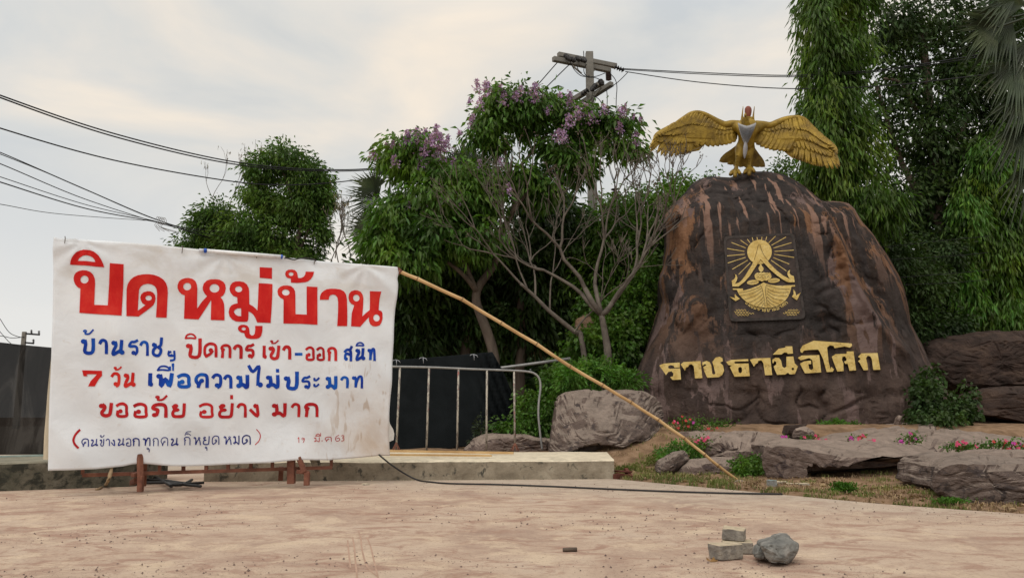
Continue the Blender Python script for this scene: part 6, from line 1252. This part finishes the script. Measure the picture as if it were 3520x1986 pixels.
PAN = [(1045, 400, 1), (1110, 430, 1.3), (1135, 420, 1), (1070, 545, 1), (1225, 430, .7), (1250, 520, 1), (1250, 470, .7), (1345, 485, 1), (1390, 430, .7), (1495, 440, 1.3), (1500, 490, 1), (1770, 535, 1.2), (1690, 470, .5), (1765, 460, .5), (1835, 620, 1.2), (1885, 600, 1.2), (1760, 680, 1.2), (1950, 655, 1.1), (2030, 600, 1.2), (2170, 610, 1.1), (2200, 590, .8), (1680, 790, 1.2), (1720, 800, 1.1), (2160, 730, .9), (2280, 815, 1.1), (2280, 860, .6), (1000, 700, .9), (1010, 640, .5), (985, 520, .5), (910, 765, .5),
       (500, 810, 1.2), (575, 780, 1.2), (570, 830, 1), (640, 795, 1.2), (725, 760, 1.1), (725, 800, 1.2), (760, 840, 1.3), (815, 840, 1.1), (635, 905, 1.5), (745, 940, 1.4), (690, 845, 1), (480, 870, .8), (385, 865, .7), (340, 870, .5), (235, 945, .9), (610, 1015, 1.4), (855, 1015, 1), (790, 890, 1), (1290, 1210, .9), (620, 1325, 1), (890, 1310, .8), (500, 1330, .7), (1230, 1000, .8), (400, 990, .9), (1060, 1010, .6), (2260, 640, .4), (2320, 660, .4), (1600, 590, .8)]
for x, y, s in PAN:
    rs = np.random.RandomState(int(x * 7 + y)); q = P(*zt(x, y), 15.9 - .3 * rs.rand()); k = int(62 * s * s) + 9; s *= .85; u = rs.rand(k); l_ = .30 * s
    pos = np.stack([q.x + rs.normal(size=k) * .065 * s * (1.25 - u), q.y + rs.normal(size=k) * .06 * s * (1.2 - u), q.z + (u - .4) * l_], 1)
    link('flower_spike', leaf_mesh(pos, rs.normal(size=pos.shape), .055, .05, rs), M['petal_purple'], t)['kind'] = 'stuff'
# seed stalks standing above the crown
mb = MB(); rs = np.random.RandomState(2)
for x, y in ((1042, 370), (1112, 390), (1218, 400), (1388, 388), (1518, 385), (1690, 450), (1770, 440), (975, 505), (985, 610), (900, 760), (1552, 440), (2205, 580), (2262, 620), (2320, 650), (935, 860), (870, 870)):
    a = P(*zt(x + 8, y + 55), 16); b = P(*zt(x, y), 16); mb.tube([a, b], .004, 3)
    for k in range(10): c_ = a.lerp(b, k / 10); s_ = Vector(rs.normal(size=3)) * .035; mb.tube([c_, c_ + s_], .007, 3)
mb.build('seed_stalks', M['leaf_palm_dry'], t)['kind'] = 'stuff'
# -- fan palms
def fan(mb, c, d, R_, n=26, spread=2.6, wd=.05, droop=.2, rs=None):
    d = Vector(d).normalized(); s = d.cross(Vector((0, -1, .2))).normalized()
    for i in range(n):
        a = (i / (n - 1) - .5) * spread; e = (d * math.cos(a) + s * math.sin(a)).normalized(); l = R_ * (.8 + .2 * math.cos(a)) * rs.uniform(.85, 1.1)
        nn = e.cross(Vector((0, -1, 0))); w_ = nn.normalized() * wd if nn.length > .01 else Vector((wd, 0, 0))
        m1 = c + e * l * .5 - Vector((0, 0, droop * l * .15)); m2 = c + e * l - Vector((0, 0, droop * l * rs.uniform(.3, 1.2)))
        f = Vector((0, -wd * .5, 0)); b = len(mb.v)
        mb.add([c, m1 - w_ + f, m1, m1 + w_ + f, m2], [(0, 1, 2), (0, 2, 3), (1, 4, 2), (2, 4, 3)])
def palm(name, label, px, Y, fans, R_, m, tr=.13, wd=.05, seed=1, top=None, spr=2.7, dr=.25):
    rs = np.random.RandomState(seed); t = empty(name, ctre(px, Y), label, 'palm'); tp = top or (px, fans[0][1] + 20)
    limbs(t, [([base(px, Y), ((px + tp[0]) / 2, 1000, Y), (tp[0], tp[1], Y)], tr * 1.2, tr)], M['bark'])
    cc = P(tp[0], tp[1], Y)
    for fx, fy, ang, s in fans:
        a = R(ang); c = P(fx, fy, Y + rs.uniform(-.4, .2)); mb = MB(); fan(mb, c, (math.cos(a), -.25, math.sin(a)), R_ * s, 28, spr, wd, dr, rs)
        mb.tube([cc, (cc + c) / 2 + Vector((0, 0, .1)), c], .02, 4); mb.build('frond', m, t)
palm('fan_palm', 'fan palm poking out left of the flowering tree', 1330, 17.5, [(1300, 690, 160, 1), (1290, 655, 125, .8), (1285, 800, 185, 1), (1300, 770, 165, .9), (1320, 850, 215, .8), (1340, 600, 100, .8), (1370, 720, 60, .9)], .85, M['leaf_palm'], .12, .019, 1, (1340, 760))
palm('fan_palm', 'fan palm showing above the middle of the flowering tree', 1600, 18.5, [(1600, 570, 95, 1), (1640, 590, 50, 1), (1565, 590, 130, .9), (1600, 610, 85, .8)], .8, M['leaf_palm'], .12, .019, 2, (1605, 640))
palm('fan_palm', 'tall grey-green fan palm hanging into the top right corner', 3600, 13.5, [(3480, 60, 200, 1.2), (3470, 130, 215, 1.2), (3520, 20, 150, 1.1), (3500, 210, 235, 1.1), (3560, 120, 260, 1.2), (3540, 300, 245, 1.2), (3530, 420, 250, 1.15), (3560, 560, 255, 1.1), (3500, -20, 170, 1.1), (3430, 95, 190, .9)], .95, M['leaf_palm'], .16, .030, 3, (3640, 60), 1.9, .5)
palm('fan_palm', 'dry drooping fan palm behind the black net', 1560, 19, [(1520, 1050, 260, 1), (1600, 1080, 280, 1), (1680, 1120, 250, .9), (1820, 1130, 290, 1), (1560, 1000, 230, 1)], .8, M['leaf_palm_dry'], .13, .03, 4, (1580, 960))
# -- bare frangipani in front of the greenery
rs = np.random.RandomState(12); t = empty('frangipani', ctre(2080, 15.0), 'leafless grey frangipani with upturned branches left of the monument', 'tree'); mb = MB(); tips = []
fork = P(2068, 1082, 15); mb.tube(catmull([P(*base(2095, 15)), P(2090, 1230, 15), P(2082, 1160, 15), fork], 4), [.085 - .0025 * i for i in range(13)], 8)
for (x, y), r_, l, d in (((2010, 990), .045, .62, (-.45, 0, .8)), ((2000, 1010), .04, .6, (-.7, .1, .6)), ((2105, 1040), .045, .5, (.5, -.1, .8)), ((2150, 980), .035, .6, (.55, 0, .75)), ((2045, 980), .04, .65, (0, .1, 1)), ((2180, 940), .03, .6, (.35, -.1, .9))):
    q = P(x, y, 15 + d[1]); mb.tube([fork, fork.lerp(q, .5) + Vector((0, 0, -.04)), q], [r_ * 1.3, r_ * 1.15, r_], 7); twigs(mb, q, Vector(d).normalized(), l * 1.5, r_, 4, rs, .36, .14, tips, 4, .008)
mb.build('branches', M['bark_pale'], t, smoothf=True)
pos = np.array([tuple(p) for p, d in tips for _ in range(4)]) + rs.normal(size=(len(tips) * 4, 3)) * .03
link('flower_stubs', leaf_mesh(pos, rs.normal(size=pos.shape), .05, .025, rs), M['bark'], t)['kind'] = 'stuff'
t = empty('frangipani', ctre(2015, 15.3), 'second leafless grey tree leaning left towards the bamboo pole', 'tree'); mb = MB(); tips = []
w_ = catmull([P(*base(2040, 15.3)), P(2000, 1170, 15.3), P(1975, 1140, 15.3), P(1890, 1070, 15.2), P(1840, 1020, 15.2), P(1790, 975, 15.1)], 4); mb.tube(w_, [.06 - .0016 * i for i in range(len(w_))], 7)
for (x, y), r_, l, d in (((1790, 975), .026, .55, (-.6, 0, .7)), ((1890, 1070), .022, .55, (.1, -.1, 1)), ((1840, 1020), .025, .6, (-.1, .1, 1)), ((1975, 1140), .02, .5, (.5, 0, .9)), ((1815, 1000), .022, .6, (-.4, -.1, .9))): twigs(mb, P(x, y, 15.2), Vector(d).normalized(), l * 1.45, r_, 4, rs, .36, .12, tips, 4, .007)
mb.build('branches', M['bark_pale'], t, smoothf=True)
# -- trunks and dark trees behind the net
def tree(label, px, Y, polys, blobs, n, Ln, Wd, m, seed, name='broadleaf_tree', **k):
    t = empty(name, ctre(px, Y), label, 'tree'); limbs(t, polys); crown('foliage', t, blobs, n, Ln, Wd, m, seed, **k); return t
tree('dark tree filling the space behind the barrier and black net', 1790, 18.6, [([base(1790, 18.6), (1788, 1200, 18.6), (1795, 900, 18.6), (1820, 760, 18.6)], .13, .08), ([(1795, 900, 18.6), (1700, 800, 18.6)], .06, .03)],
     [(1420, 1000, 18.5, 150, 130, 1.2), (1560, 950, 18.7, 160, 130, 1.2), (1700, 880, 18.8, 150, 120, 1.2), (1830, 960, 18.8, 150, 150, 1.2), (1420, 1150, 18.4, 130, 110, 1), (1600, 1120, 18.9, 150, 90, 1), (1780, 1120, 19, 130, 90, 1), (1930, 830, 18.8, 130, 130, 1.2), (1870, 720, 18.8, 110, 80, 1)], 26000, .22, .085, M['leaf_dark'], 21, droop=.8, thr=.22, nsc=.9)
tree('bushy green tree between the utility pole and the monument', 2160, 18.4, [([base(2180, 18.4), (2180, 1000, 18.4), (2170, 800, 18.4)], .13, .08)],
     [(2100, 800, 18.4, 130, 110, 1.2), (2230, 760, 18.3, 90, 90, 1.1), (2290, 690, 18.3, 60, 60, .9), (2330, 640, 18.5, 50, 30, .6), (2180, 900, 18.4, 140, 120, 1.2), (2060, 950, 18.6, 140, 130, 1.2), (2250, 850, 18.4, 70, 120, 1), (2150, 700, 18.4, 80, 50, .9)], 17000, .15, .06, M['leaf_a'], 23, droop=.4, thr=.2, nsc=1.1)
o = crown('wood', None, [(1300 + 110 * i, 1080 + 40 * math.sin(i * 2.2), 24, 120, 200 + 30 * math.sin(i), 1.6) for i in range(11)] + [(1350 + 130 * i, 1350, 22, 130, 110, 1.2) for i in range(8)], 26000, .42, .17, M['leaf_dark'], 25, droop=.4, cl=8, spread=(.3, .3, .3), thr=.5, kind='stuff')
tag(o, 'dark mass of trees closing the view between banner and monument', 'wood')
# -- green mounds left of the monument
def shrub(name, label, px, Y, blobs, n, Ln, Wd, m, seed, cat='shrub', **k):
    x = P(px, 1430, Y).x; t = empty(name, (x, Y, terrain(x, Y)), label, cat); mb = MB(); rs = np.random.RandomState(seed)
    for b in blobs[:8]: q = P(b[0], b[1], b[2]); mb.tube([Vector((q.x * .9 + x * .1, b[2], min(q.z - .1, t.location.z))), q], .012, 4)
    mb.build('stems', M['bark'], t); crown('leaves', t, blobs, n, Ln, Wd, m, seed, **k); return t
shrub('creeper_mound', 'tall mound of dark green creeper between the frangipani and the monument', 2150, 16.3, [(2010, 1170, 15.6, 60, 45, .3), (2090, 1180, 16.3, 110, 120, .8), (2180, 1070, 16.8, 75, 130, .6), (2220, 950, 16.9, 45, 100, .5), (2000, 1240, 16.2, 110, 90, .7), (2130, 1250, 16.4, 80, 80, .5), (2060, 1080, 16.6, 80, 90, .6)], 12000, .10, .075, M['leaf_a'], 31, droop=.5, thr=.3, nsc=1.6, spread=(.07, .07, .07))
shrub('fern_bush', 'bright yellow-green feathery bush behind the top of the big boulder', 2080, 13.7, [(1980, 1300, 13.7, 80, 46, .4), (2070, 1300, 13.8, 90, 46, .4), (2150, 1310, 13.6, 50, 34, .3), (2040, 1262, 14.0, 60, 30, .4)], 4600, .10, .03, M['leaf_bright'], 33, droop=.1, thr=.08, nsc=2.6, spread=(.07, .07, .05))
shrub('green_bush', 'leafy green bush right behind the end of the crowd barrier', 1870, 13.9, [(1885, 1400, 13.9, 45, 80, .35), (1835, 1460, 13.7, 60, 45, .3), (1750, 1472, 13.6, 55, 28, .25), (1810, 1385, 14.0, 40, 34, .25), (1900, 1310, 14.2, 50, 50, .35)], 3800, .085, .05, M['leaf_a'], 35, droop=.3, thr=.35, nsc=2, spread=(.06, .06, .06))
shrub('weed', 'small pale grey-green weed in front of the black net', 1655, 13.6, [(1655, 1480, 13.6, 26, 45, .12), (1640, 1520, 13.6, 30, 25, .1)], 420, .07, .03, M['leaf_palm'], 37, 'weed', droop=.1, thr=.6, spread=(.03, .03, .03))
shrub('vine', 'leafy vine climbing the lower right flank of the monument', 3230, 13.2, [(3200, 1370, 13.4, 70, 70, .3), (3260, 1420, 13.2, 90, 45, .3), (3330, 1370, 13.2, 30, 50, .2), (3170, 1430, 13.2, 50, 40, .25), (3230, 1440, 12.9, 90, 25, .25), (3190, 1310, 13.7, 45, 50, .25)], 3000, .075, .065, M['leaf_dark'], 39, 'vine', droop=.6, thr=.3, nsc=2.4, spread=(.05, .05, .05))
loft_rock('boulder', 'tan laterite boulder half hidden among the creepers above the bamboo pole', [(16.0, [(1975, 1180), (1985, 1110), (2020, 1085), (2045, 1110), (2050, 1150), (2030, 1185)]), (16.3, [(1970, 1190), (1980, 1095), (2020, 1075), (2052, 1105), (2055, 1160), (2030, 1195)])], mat('laterite', [(.3, (.12, .075, .045)), (.7, (.26, .165, .11))], scale=6, bump=1., bscale=30), .03, 4, .02, n=28, seed=61)
# -- the right side: weeping columns, dark tree, bright columns
t = tree('tall weeping column tree with hanging leaves, left edge of the right-hand trees', 2880, 18, [([base(2900, 18), (2900, 900, 18), (2890, 300, 18), (2880, -200, 18)], .16, .08)],
     [(2860, 20, 18, 120, 160, 1.0), (2800, 120, 17.8, 62, 120, .8), (2850, 250, 18, 110, 140, 1.), (2860, 400, 18, 130, 130, 1.), (2890, 520, 18, 150, 130, 1.), (2830, 480, 17.8, 80, 90, .8), (2900, 640, 18, 130, 120, 1.), (2940, 200, 18, 60, 180, .8), (2900, 780, 18, 110, 110, .8), (2950, -40, 18, 80, 120, 1), (2780, 620, 18.2, 50, 50, .6), (2990, 740, 17.6, 90, 110, .8), (3060, 720, 17.4, 60, 50, .5)], 24000, .24, .05, M['leaf_weep'], 41, name='weeping_tree', droop=1.5, cl=12, spread=(.10, .10, .20), thr=-.02, nsc=1.7, out=.5, curl=.1)
tree('large dark broadleaf tree behind the monument on the right', 3230, 20.5, [([base(3260, 20.5), (3265, 1100, 20.5), (3240, 800, 20.5), (3200, 450, 20.5), (3170, 100, 20.5)], .22, .1), ([(3240, 800, 20.5), (3100, 560, 20.5), (3010, 280, 20.5)], .11, .04), ([(3220, 600, 20.5), (3330, 400, 20.5)], .1, .04), ([(3150, 380, 20.2), (3100, 290, 20.2), (3040, 270, 20.2)], .06, .03)],
     [(3050, 80, 20.5, 120, 130, 1.2), (3200, 60, 20.5, 150, 140, 1.3), (3330, 180, 20.5, 150, 160, 1.3), (3100, 260, 20.6, 120, 110, 1.2), (3250, 330, 20.4, 170, 150, 1.3), (3160, 500, 20.5, 160, 130, 1.3), (3330, 560, 20.6, 170, 180, 1.4), (3100, 660, 20.7, 130, 130, 1.2), (3220, 760, 20.6, 160, 140, 1.3), (3460, 420, 20.6, 150, 220, 1.3), (3100, 860, 20.8, 130, 100, 1.1), (3240, 960, 20.8, 140, 110, 1.1), (3420, 860, 20.8, 140, 200, 1.2), (3180, 1100, 20.8, 110, 100, 1), (3350, 1080, 20.8, 130, 120, 1), (3030, 420, 20.6, 60, 110, .9), (3480, 60, 20.6, 150, 150, 1.2)], 34000, .17, .08, M['leaf_dark'], 43, droop=.5, thr=-.04, nsc=1.25, spread=(.15, .15, .13), cl=12)
tree('weeping tree with bright hanging leaves at the right edge, behind the dark boulders', 3400, 19.8, [([base(3420, 19.8), (3430, 900, 19.8), (3440, 600, 19.8)], .14, .06)],
     [(3430, 560, 19.8, 110, 110, .8), (3360, 700, 19.8, 100, 120, .8), (3460, 720, 19.8, 110, 150, .9), (3350, 860, 19.8, 100, 120, .8), (3450, 900, 19.8, 130, 140, .9), (3360, 1020, 19.8, 100, 110, .8), (3460, 1070, 19.8, 130, 100, .9), (3400, 1120, 19.6, 110, 60, .7), (3480, 480, 20.0, 60, 90, .6), (3320, 780, 19.7, 40, 60, .5)], 20000, .22, .055, M['leaf_weep'], 45, name='weeping_tree', droop=1.6, cl=11, spread=(.09, .09, .15), thr=.12, nsc=1.7, out=.5, curl=.1)
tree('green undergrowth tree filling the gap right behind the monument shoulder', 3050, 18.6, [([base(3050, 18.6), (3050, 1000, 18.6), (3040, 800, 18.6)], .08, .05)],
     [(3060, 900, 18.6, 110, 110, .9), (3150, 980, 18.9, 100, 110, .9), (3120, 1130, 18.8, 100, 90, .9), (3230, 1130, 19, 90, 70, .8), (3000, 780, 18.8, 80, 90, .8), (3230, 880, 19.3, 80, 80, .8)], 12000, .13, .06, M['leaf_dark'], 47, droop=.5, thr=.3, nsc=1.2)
crown('foliage', [o for o in C.objects if o.name.startswith('weeping_tree')][1], [(3330, 740, 19.3, 60, 90, .4), (3400, 560, 19.3, 80, 80, .4), (3340, 1000, 19.3, 70, 90, .4), (3480, 1090, 19.3, 70, 70, .4)], 4200, .20, .05, M['leaf_bright'], 46, droop=1.6, cl=11, spread=(.08, .08, .14), thr=.1, nsc=1.7, out=.5)
o = crown('wood', None, [(2960 + 120 * i, 960 + 60 * math.sin(i * 1.7), 26, 130, 200, 1.6) for i in range(7)] + [(2950 + 120 * i, 1150, 24, 130, 170, 1.4) for i in range(7)], 14000, .40, .18, M['leaf_dark'], 49, droop=.4, cl=8, spread=(.35, .35, .35), thr=.22, nsc=.7, kind='stuff')
tag(o, 'dark mass of leaves far behind the right-hand trees', 'wood')
shrub('green_bush', 'sparse twiggy bush peeping over the left shoulder of the monument', 2370, 17.5, [(2400, 640, 17.5, 40, 25, .3), (2340, 700, 17.5, 60, 50, .5), (2460, 600, 17.5, 20, 10, .2)], 900, .10, .045, M['leaf_a'], 51, droop=.2, thr=.3)
shrub('green_bush', 'small pale-leaved bush under the right wing of the bird', 2710, 19.5, [(2690, 580, 19.5, 32, 40, .4), (2720, 640, 19.5, 30, 40, .4)], 900, .10, .05, M['leaf_acacia'], 53, droop=.2, thr=.4)
# ------------------------------------------------------------------ grass and flowers of the bed
def ribbons(name, label, pts, hts, m, rs, lean=.5, wd=.006, cat='grass'):
    n = len(pts); p = np.array(pts, float); h = np.array(hts, float)[:, None]; a = rs.uniform(0, 2 * math.pi, n); d = np.stack([np.cos(a), np.sin(a), np.zeros(n)], 1)
    s = np.stack([-d[:, 1], d[:, 0], np.zeros(n)], 1) * wd; l = rs.uniform(.2, 1, n)[:, None] * lean
    v = np.empty((n, 5, 3)); v[:, 0] = p - s; v[:, 1] = p + s; mid = p + np.array([0, 0, 1]) * h * .6 + d * h * l * .4; v[:, 2] = mid - s * .8; v[:, 3] = mid + s * .8; v[:, 4] = p + np.array([0, 0, 1]) * h * (1 - .5 * l) + d * h * l * 1.3
    b = np.arange(n)[:, None] * 5; f = np.concatenate([b + [0, 1, 3], b + [0, 3, 2], b + [2, 3, 4]], 0)
    o = link(name, npmesh(v.reshape(-1, 3), f), m, None, (p[:, 0].mean(), p[:, 1].mean(), p[:, 2].min()), False); return tag(o, label, cat, kind='stuff')
rs = np.random.RandomState(77); g1_, h1_, g2_, h2_ = [], [], [], []
for k in range(36000):
    x = rs.uniform(1.25, 4.8); d = rs.rand() ** 1.5 * 3.4; y = ye(x) + d / .62; q = noise.noise((x * 2.2, y * 2.2, 1)); q2 = noise.noise((x * 6, y * 6, 4))
    green = q > (.05 if x > 2.5 else -.25); z = terrain(x, y)
    if q2 < -.12 + min(d, 1.7) * .12: continue
    if green and rs.rand() < .75: g1_.append((x, y, z)); h1_.append(rs.uniform(.02, .06) * (1.3 if x < 2.4 else 1))
    elif rs.rand() < .6: g2_.append((x, y, z)); h2_.append(rs.uniform(.015, .055))
ribbons('grass', 'short green grass along the edge of the paving on the right', g1_, h1_, M['grass'], rs, .6, .0035)
ribbons('dry_grass', 'dead brown grass and litter between the rocks and the paving', g2_, h2_, M['straw'], rs, 1.3, .004)
# leaf litter
pos = np.array([(x, y, terrain(x, y) + .012) for x, y in [(lambda x: (x, ye(x) + rs.rand() * 2.2))(rs.uniform(1.3, 4.8)) for _ in range(900)]]); dr = rs.normal(size=pos.shape); dr[:, 2] *= .15
tag(link('leaf_litter', leaf_mesh(pos, dr, .06, .03, rs, curl=.02), M['straw'], None, (3, 8.5, 0)), 'scattered dead leaves on the soil of the rock bed', 'litter', kind='stuff')
def tuft(label, px, py, w_, h, n, m, seed, name='weed'):
    g = G(px, py); g.z = terrain(g.x, g.y); rs = np.random.RandomState(seed); t = empty(name, g, label, 'weed')
    pos = np.repeat(np.array([[g.x, g.y, g.z]]), n, 0) + rs.normal(size=(n, 3)) * np.array([w_ * .45, w_ * .2, 0]) + np.array([0, 0, .6]) * rs.rand(n)[:, None] * h
    dr = rs.normal(size=pos.shape) * .5 + np.array([0, -.1, 1]); link('fronds', leaf_mesh(pos, dr, h * .55, .012, rs, curl=.3), m, t); return t
tuft('bluish green feathery weed at the paving edge below the long slab', 2900, 1700, .12, .13, 420, M['leaf_bright'], 1)
tuft('low bright green feathery weed below the squat boulder', 3270, 1742, .16, .07, 420, M['leaf_bright'], 2)
tuft('small green weed growing in the grass near the foot of the bamboo pole', 2585, 1650, .12, .12, 260, M['leaf_a'], 3)
tuft('tuft of weeds between the concrete island end and the boulder', 2150, 1628, .14, .10, 260, M['grass'], 4)
shrub('ground_vine', 'trailing green plant between the bamboo foot and the long slab', 2590, 9.9, [(2590, 1610, 9.8, 50, 28, .2), (2620, 1590, 10, 40, 25, .2), (2545, 1590, 9.7, 30, 18, .1), (2560, 1625, 9.6, 50, 18, .15)], 1500, .045, .03, M['leaf_a'], 71, 'vine', droop=.1, thr=.4, nsc=4, spread=(.03, .03, .03))
shrub('ground_vine', 'straggling weeds growing out from under the right end of the big boulder', 2270, 11.6, [(2250, 1590, 11.4, 40, 16, .2), (2300, 1560, 11.6, 40, 20, .2), (2210, 1612, 11.2, 40, 12, .2), (2330, 1600, 11.2, 30, 14, .2)], 1500, .05, .022, M['grass'], 74, 'vine', droop=.0, thr=.4, nsc=3, spread=(.04, .04, .03))
shrub('ground_vine', 'green leaves behind the pointed grey stone', 2390, 10.9, [(2385, 1555, 10.8, 30, 28, .12), (2330, 1540, 11, 30, 22, .12), (2290, 1560, 11, 30, 15, .1)], 900, .05, .03, M['leaf_bright'], 72, 'vine', droop=.1, thr=.5, nsc=4, spread=(.03, .03, .03))
shrub('ground_vine', 'low bright green clump at the foot of the monument, right of centre', 2870, 13.3, [(2870, 1460, 13.3, 50, 16, .15), (2930, 1462, 13.3, 35, 10, .1), (2840, 1468, 13.2, 30, 10, .1)], 1100, .05, .03, M['leaf_bright'], 73, 'vine', droop=.1, thr=.5, nsc=4, spread=(.03, .03, .02))
def flower_plant(label, px, py, Y, w_, h, blooms, pm, seed, nleaf=160):
    c = P(px, py, Y); rs = np.random.RandomState(seed); t = empty('flowering_plant', c - Vector((0, 0, h * .5)), label, 'flowers')
    if nleaf:
        pos = np.array([[c.x, c.y, c.z]]) + rs.normal(size=(nleaf, 3)) * np.array([w_ * .45, .06, h * .28]); dr = rs.normal(size=pos.shape) * .8 + np.array([0, 0, .5])
        link('leaves', leaf_mesh(pos, dr, .055, .028, rs), M['leaf_a'], t)
    for i, (bx, by) in enumerate(blooms):
        b = P(bx, by, Y - .12); mb = MB(); r_ = .018 * rs.uniform(.85, 1.25); n_ = Vector((rs.uniform(-.4, .4), -1, rs.uniform(.2, .9))).normalized(); u = n_.cross(Vector((0, 0, 1))).normalized(); v = n_.cross(u)
        for k in range(5):
            a = 2 * math.pi * k / 5 + rs.rand(); e = u * math.cos(a) + v * math.sin(a); s = u * -math.sin(a) + v * math.cos(a)
            mb.add([b, b + e * r_ * .7 - s * r_ * .45, b + e * r_ * 1.25 - s * r_ * .2 + n_ * .004, b + e * r_ * 1.25 + s * r_ * .2 + n_ * .004, b + e * r_ * .7 + s * r_ * .45], [(0, 1, 2, 3, 4)])
        mb.tube([b - n_ * .004 - Vector((0, 0, .002)), Vector((b.x * .7 + c.x * .3, c.y, t.location.z))], .003, 3)
        mb.build('flower', M[pm[i % len(pm)]], t)
flower_plant('periwinkle clump with red and violet flowers beside the big boulder', 2370, 1460, 12.6, .35, .22, [(2345, 1431), (2358, 1445), (2372, 1441), (2366, 1464), (2383, 1452), (2318, 1447), (2330, 1452), (2332, 1470), (2315, 1452), (2465, 1470), (2435, 1472)], ['petal_red', 'petal_red', 'petal_red', 'petal_red', 'petal_magenta', 'petal_pink', 'petal_pink'], 1, 420)
flower_plant('small dark leafy plant at the foot of the monument below its lettering', 2470, 1460, 12.9, .26, .16, [(2440, 1474)], ['petal_red'], 12, 260)
flower_plant('pink periwinkle right beside the bamboo pole', 2405, 1530, 11.0, .2, .18, [(2400, 1512), (2392, 1518), (2412, 1505), (2425, 1508), (2434, 1502), (2396, 1524), (2420, 1514)], ['petal_pink'], 2, 240)
flower_plant('single magenta flower at the left tip of the long slab', 2696, 1503, 10.3, .06, .05, [(2690, 1500), (2702, 1500), (2696, 1504)], ['petal_magenta'], 3, 20)
flower_plant('tiny pink blooms beside the small tan stone', 2780, 1504, 10.4, .12, .04, [(2765, 1502), (2804, 1497), (2816, 1509), (2840, 1512)], ['petal_pink'], 4, 40)
flower_plant('purple flower standing behind the middle of the long slab', 2925, 1508, 10.4, .04, .05, [(2922, 1505), (2930, 1508), (2926, 1502)], ['petal_magenta'], 5, 16)
flower_plant('crimson flowers beside the purple one behind the long slab', 2960, 1502, 10.4, .05, .06, [(2952, 1507), (2958, 1500), (2966, 1496), (2972, 1500), (3004, 1512)], ['petal_pink', 'petal_red'], 6, 16)
flower_plant('purple flower on the ledge left of the upright pink bloom', 3098, 1516, 10.3, .04, .04, [(3095, 1516), (3101, 1518), (3098, 1513)], ['petal_magenta'], 7, 14)
flower_plant('upright small plant with a pink bloom on the ledge', 3140, 1508, 10.3, .12, .14, [(3128, 1488), (3133, 1490), (3148, 1507)], ['petal_magenta', 'petal_pink'], 8, 110)
flower_plant('pink periwinkle with round leaves where the long slab ends', 3310, 1538, 10.0, .26, .09, [(3292, 1521), (3298, 1527), (3289, 1528), (3311, 1517), (3320, 1522), (3356, 1534)], ['petal_pink'], 9, 220)
flower_plant('row of crimson periwinkles near the right edge', 3450, 1530, 9.9, .45, .14, [(3416, 1517), (3458, 1514), (3455, 1519), (3484, 1523), (3490, 1525), (3471, 1541), (3465, 1543), (3510, 1526), (3518, 1530), (3500, 1538)], ['petal_red', 'petal_pink', 'petal_red', 'petal_magenta'], 10, 300)
# ------------------------------------------------------------------ tyre marks pressed in the dust
def marks():
    mb = MB()
    for pts in ([(1232, 1822), (1240, 1850), (1245, 1890), (1262, 1945), (1300, 1982)], [(1212, 1845), (1218, 1880), (1222, 1930), (1228, 1985)], [(1262, 1845), (1275, 1880), (1284, 1920), (1300, 1985)], [(1195, 1855), (1199, 1900), (1205, 1950)]):
        w_ = catmull([G(x, y, .002) for x, y in pts], 6)
        for a, b in zip(w_, w_[1:]):
            d = (b - a).normalized(); s = Vector((-d.y, d.x, 0)) * .0045; mb.add([a - s, b - s, b + s, a + s], [(0, 1, 2, 3)])
    o = mb.build('tyre_marks', flat('dust_red', (.40, .265, .195), 1., bump=0)); tag(o, 'curved tyre marks pressed in the sandy dust of the foreground', 'tyre marks', kind='stuff')
marks()
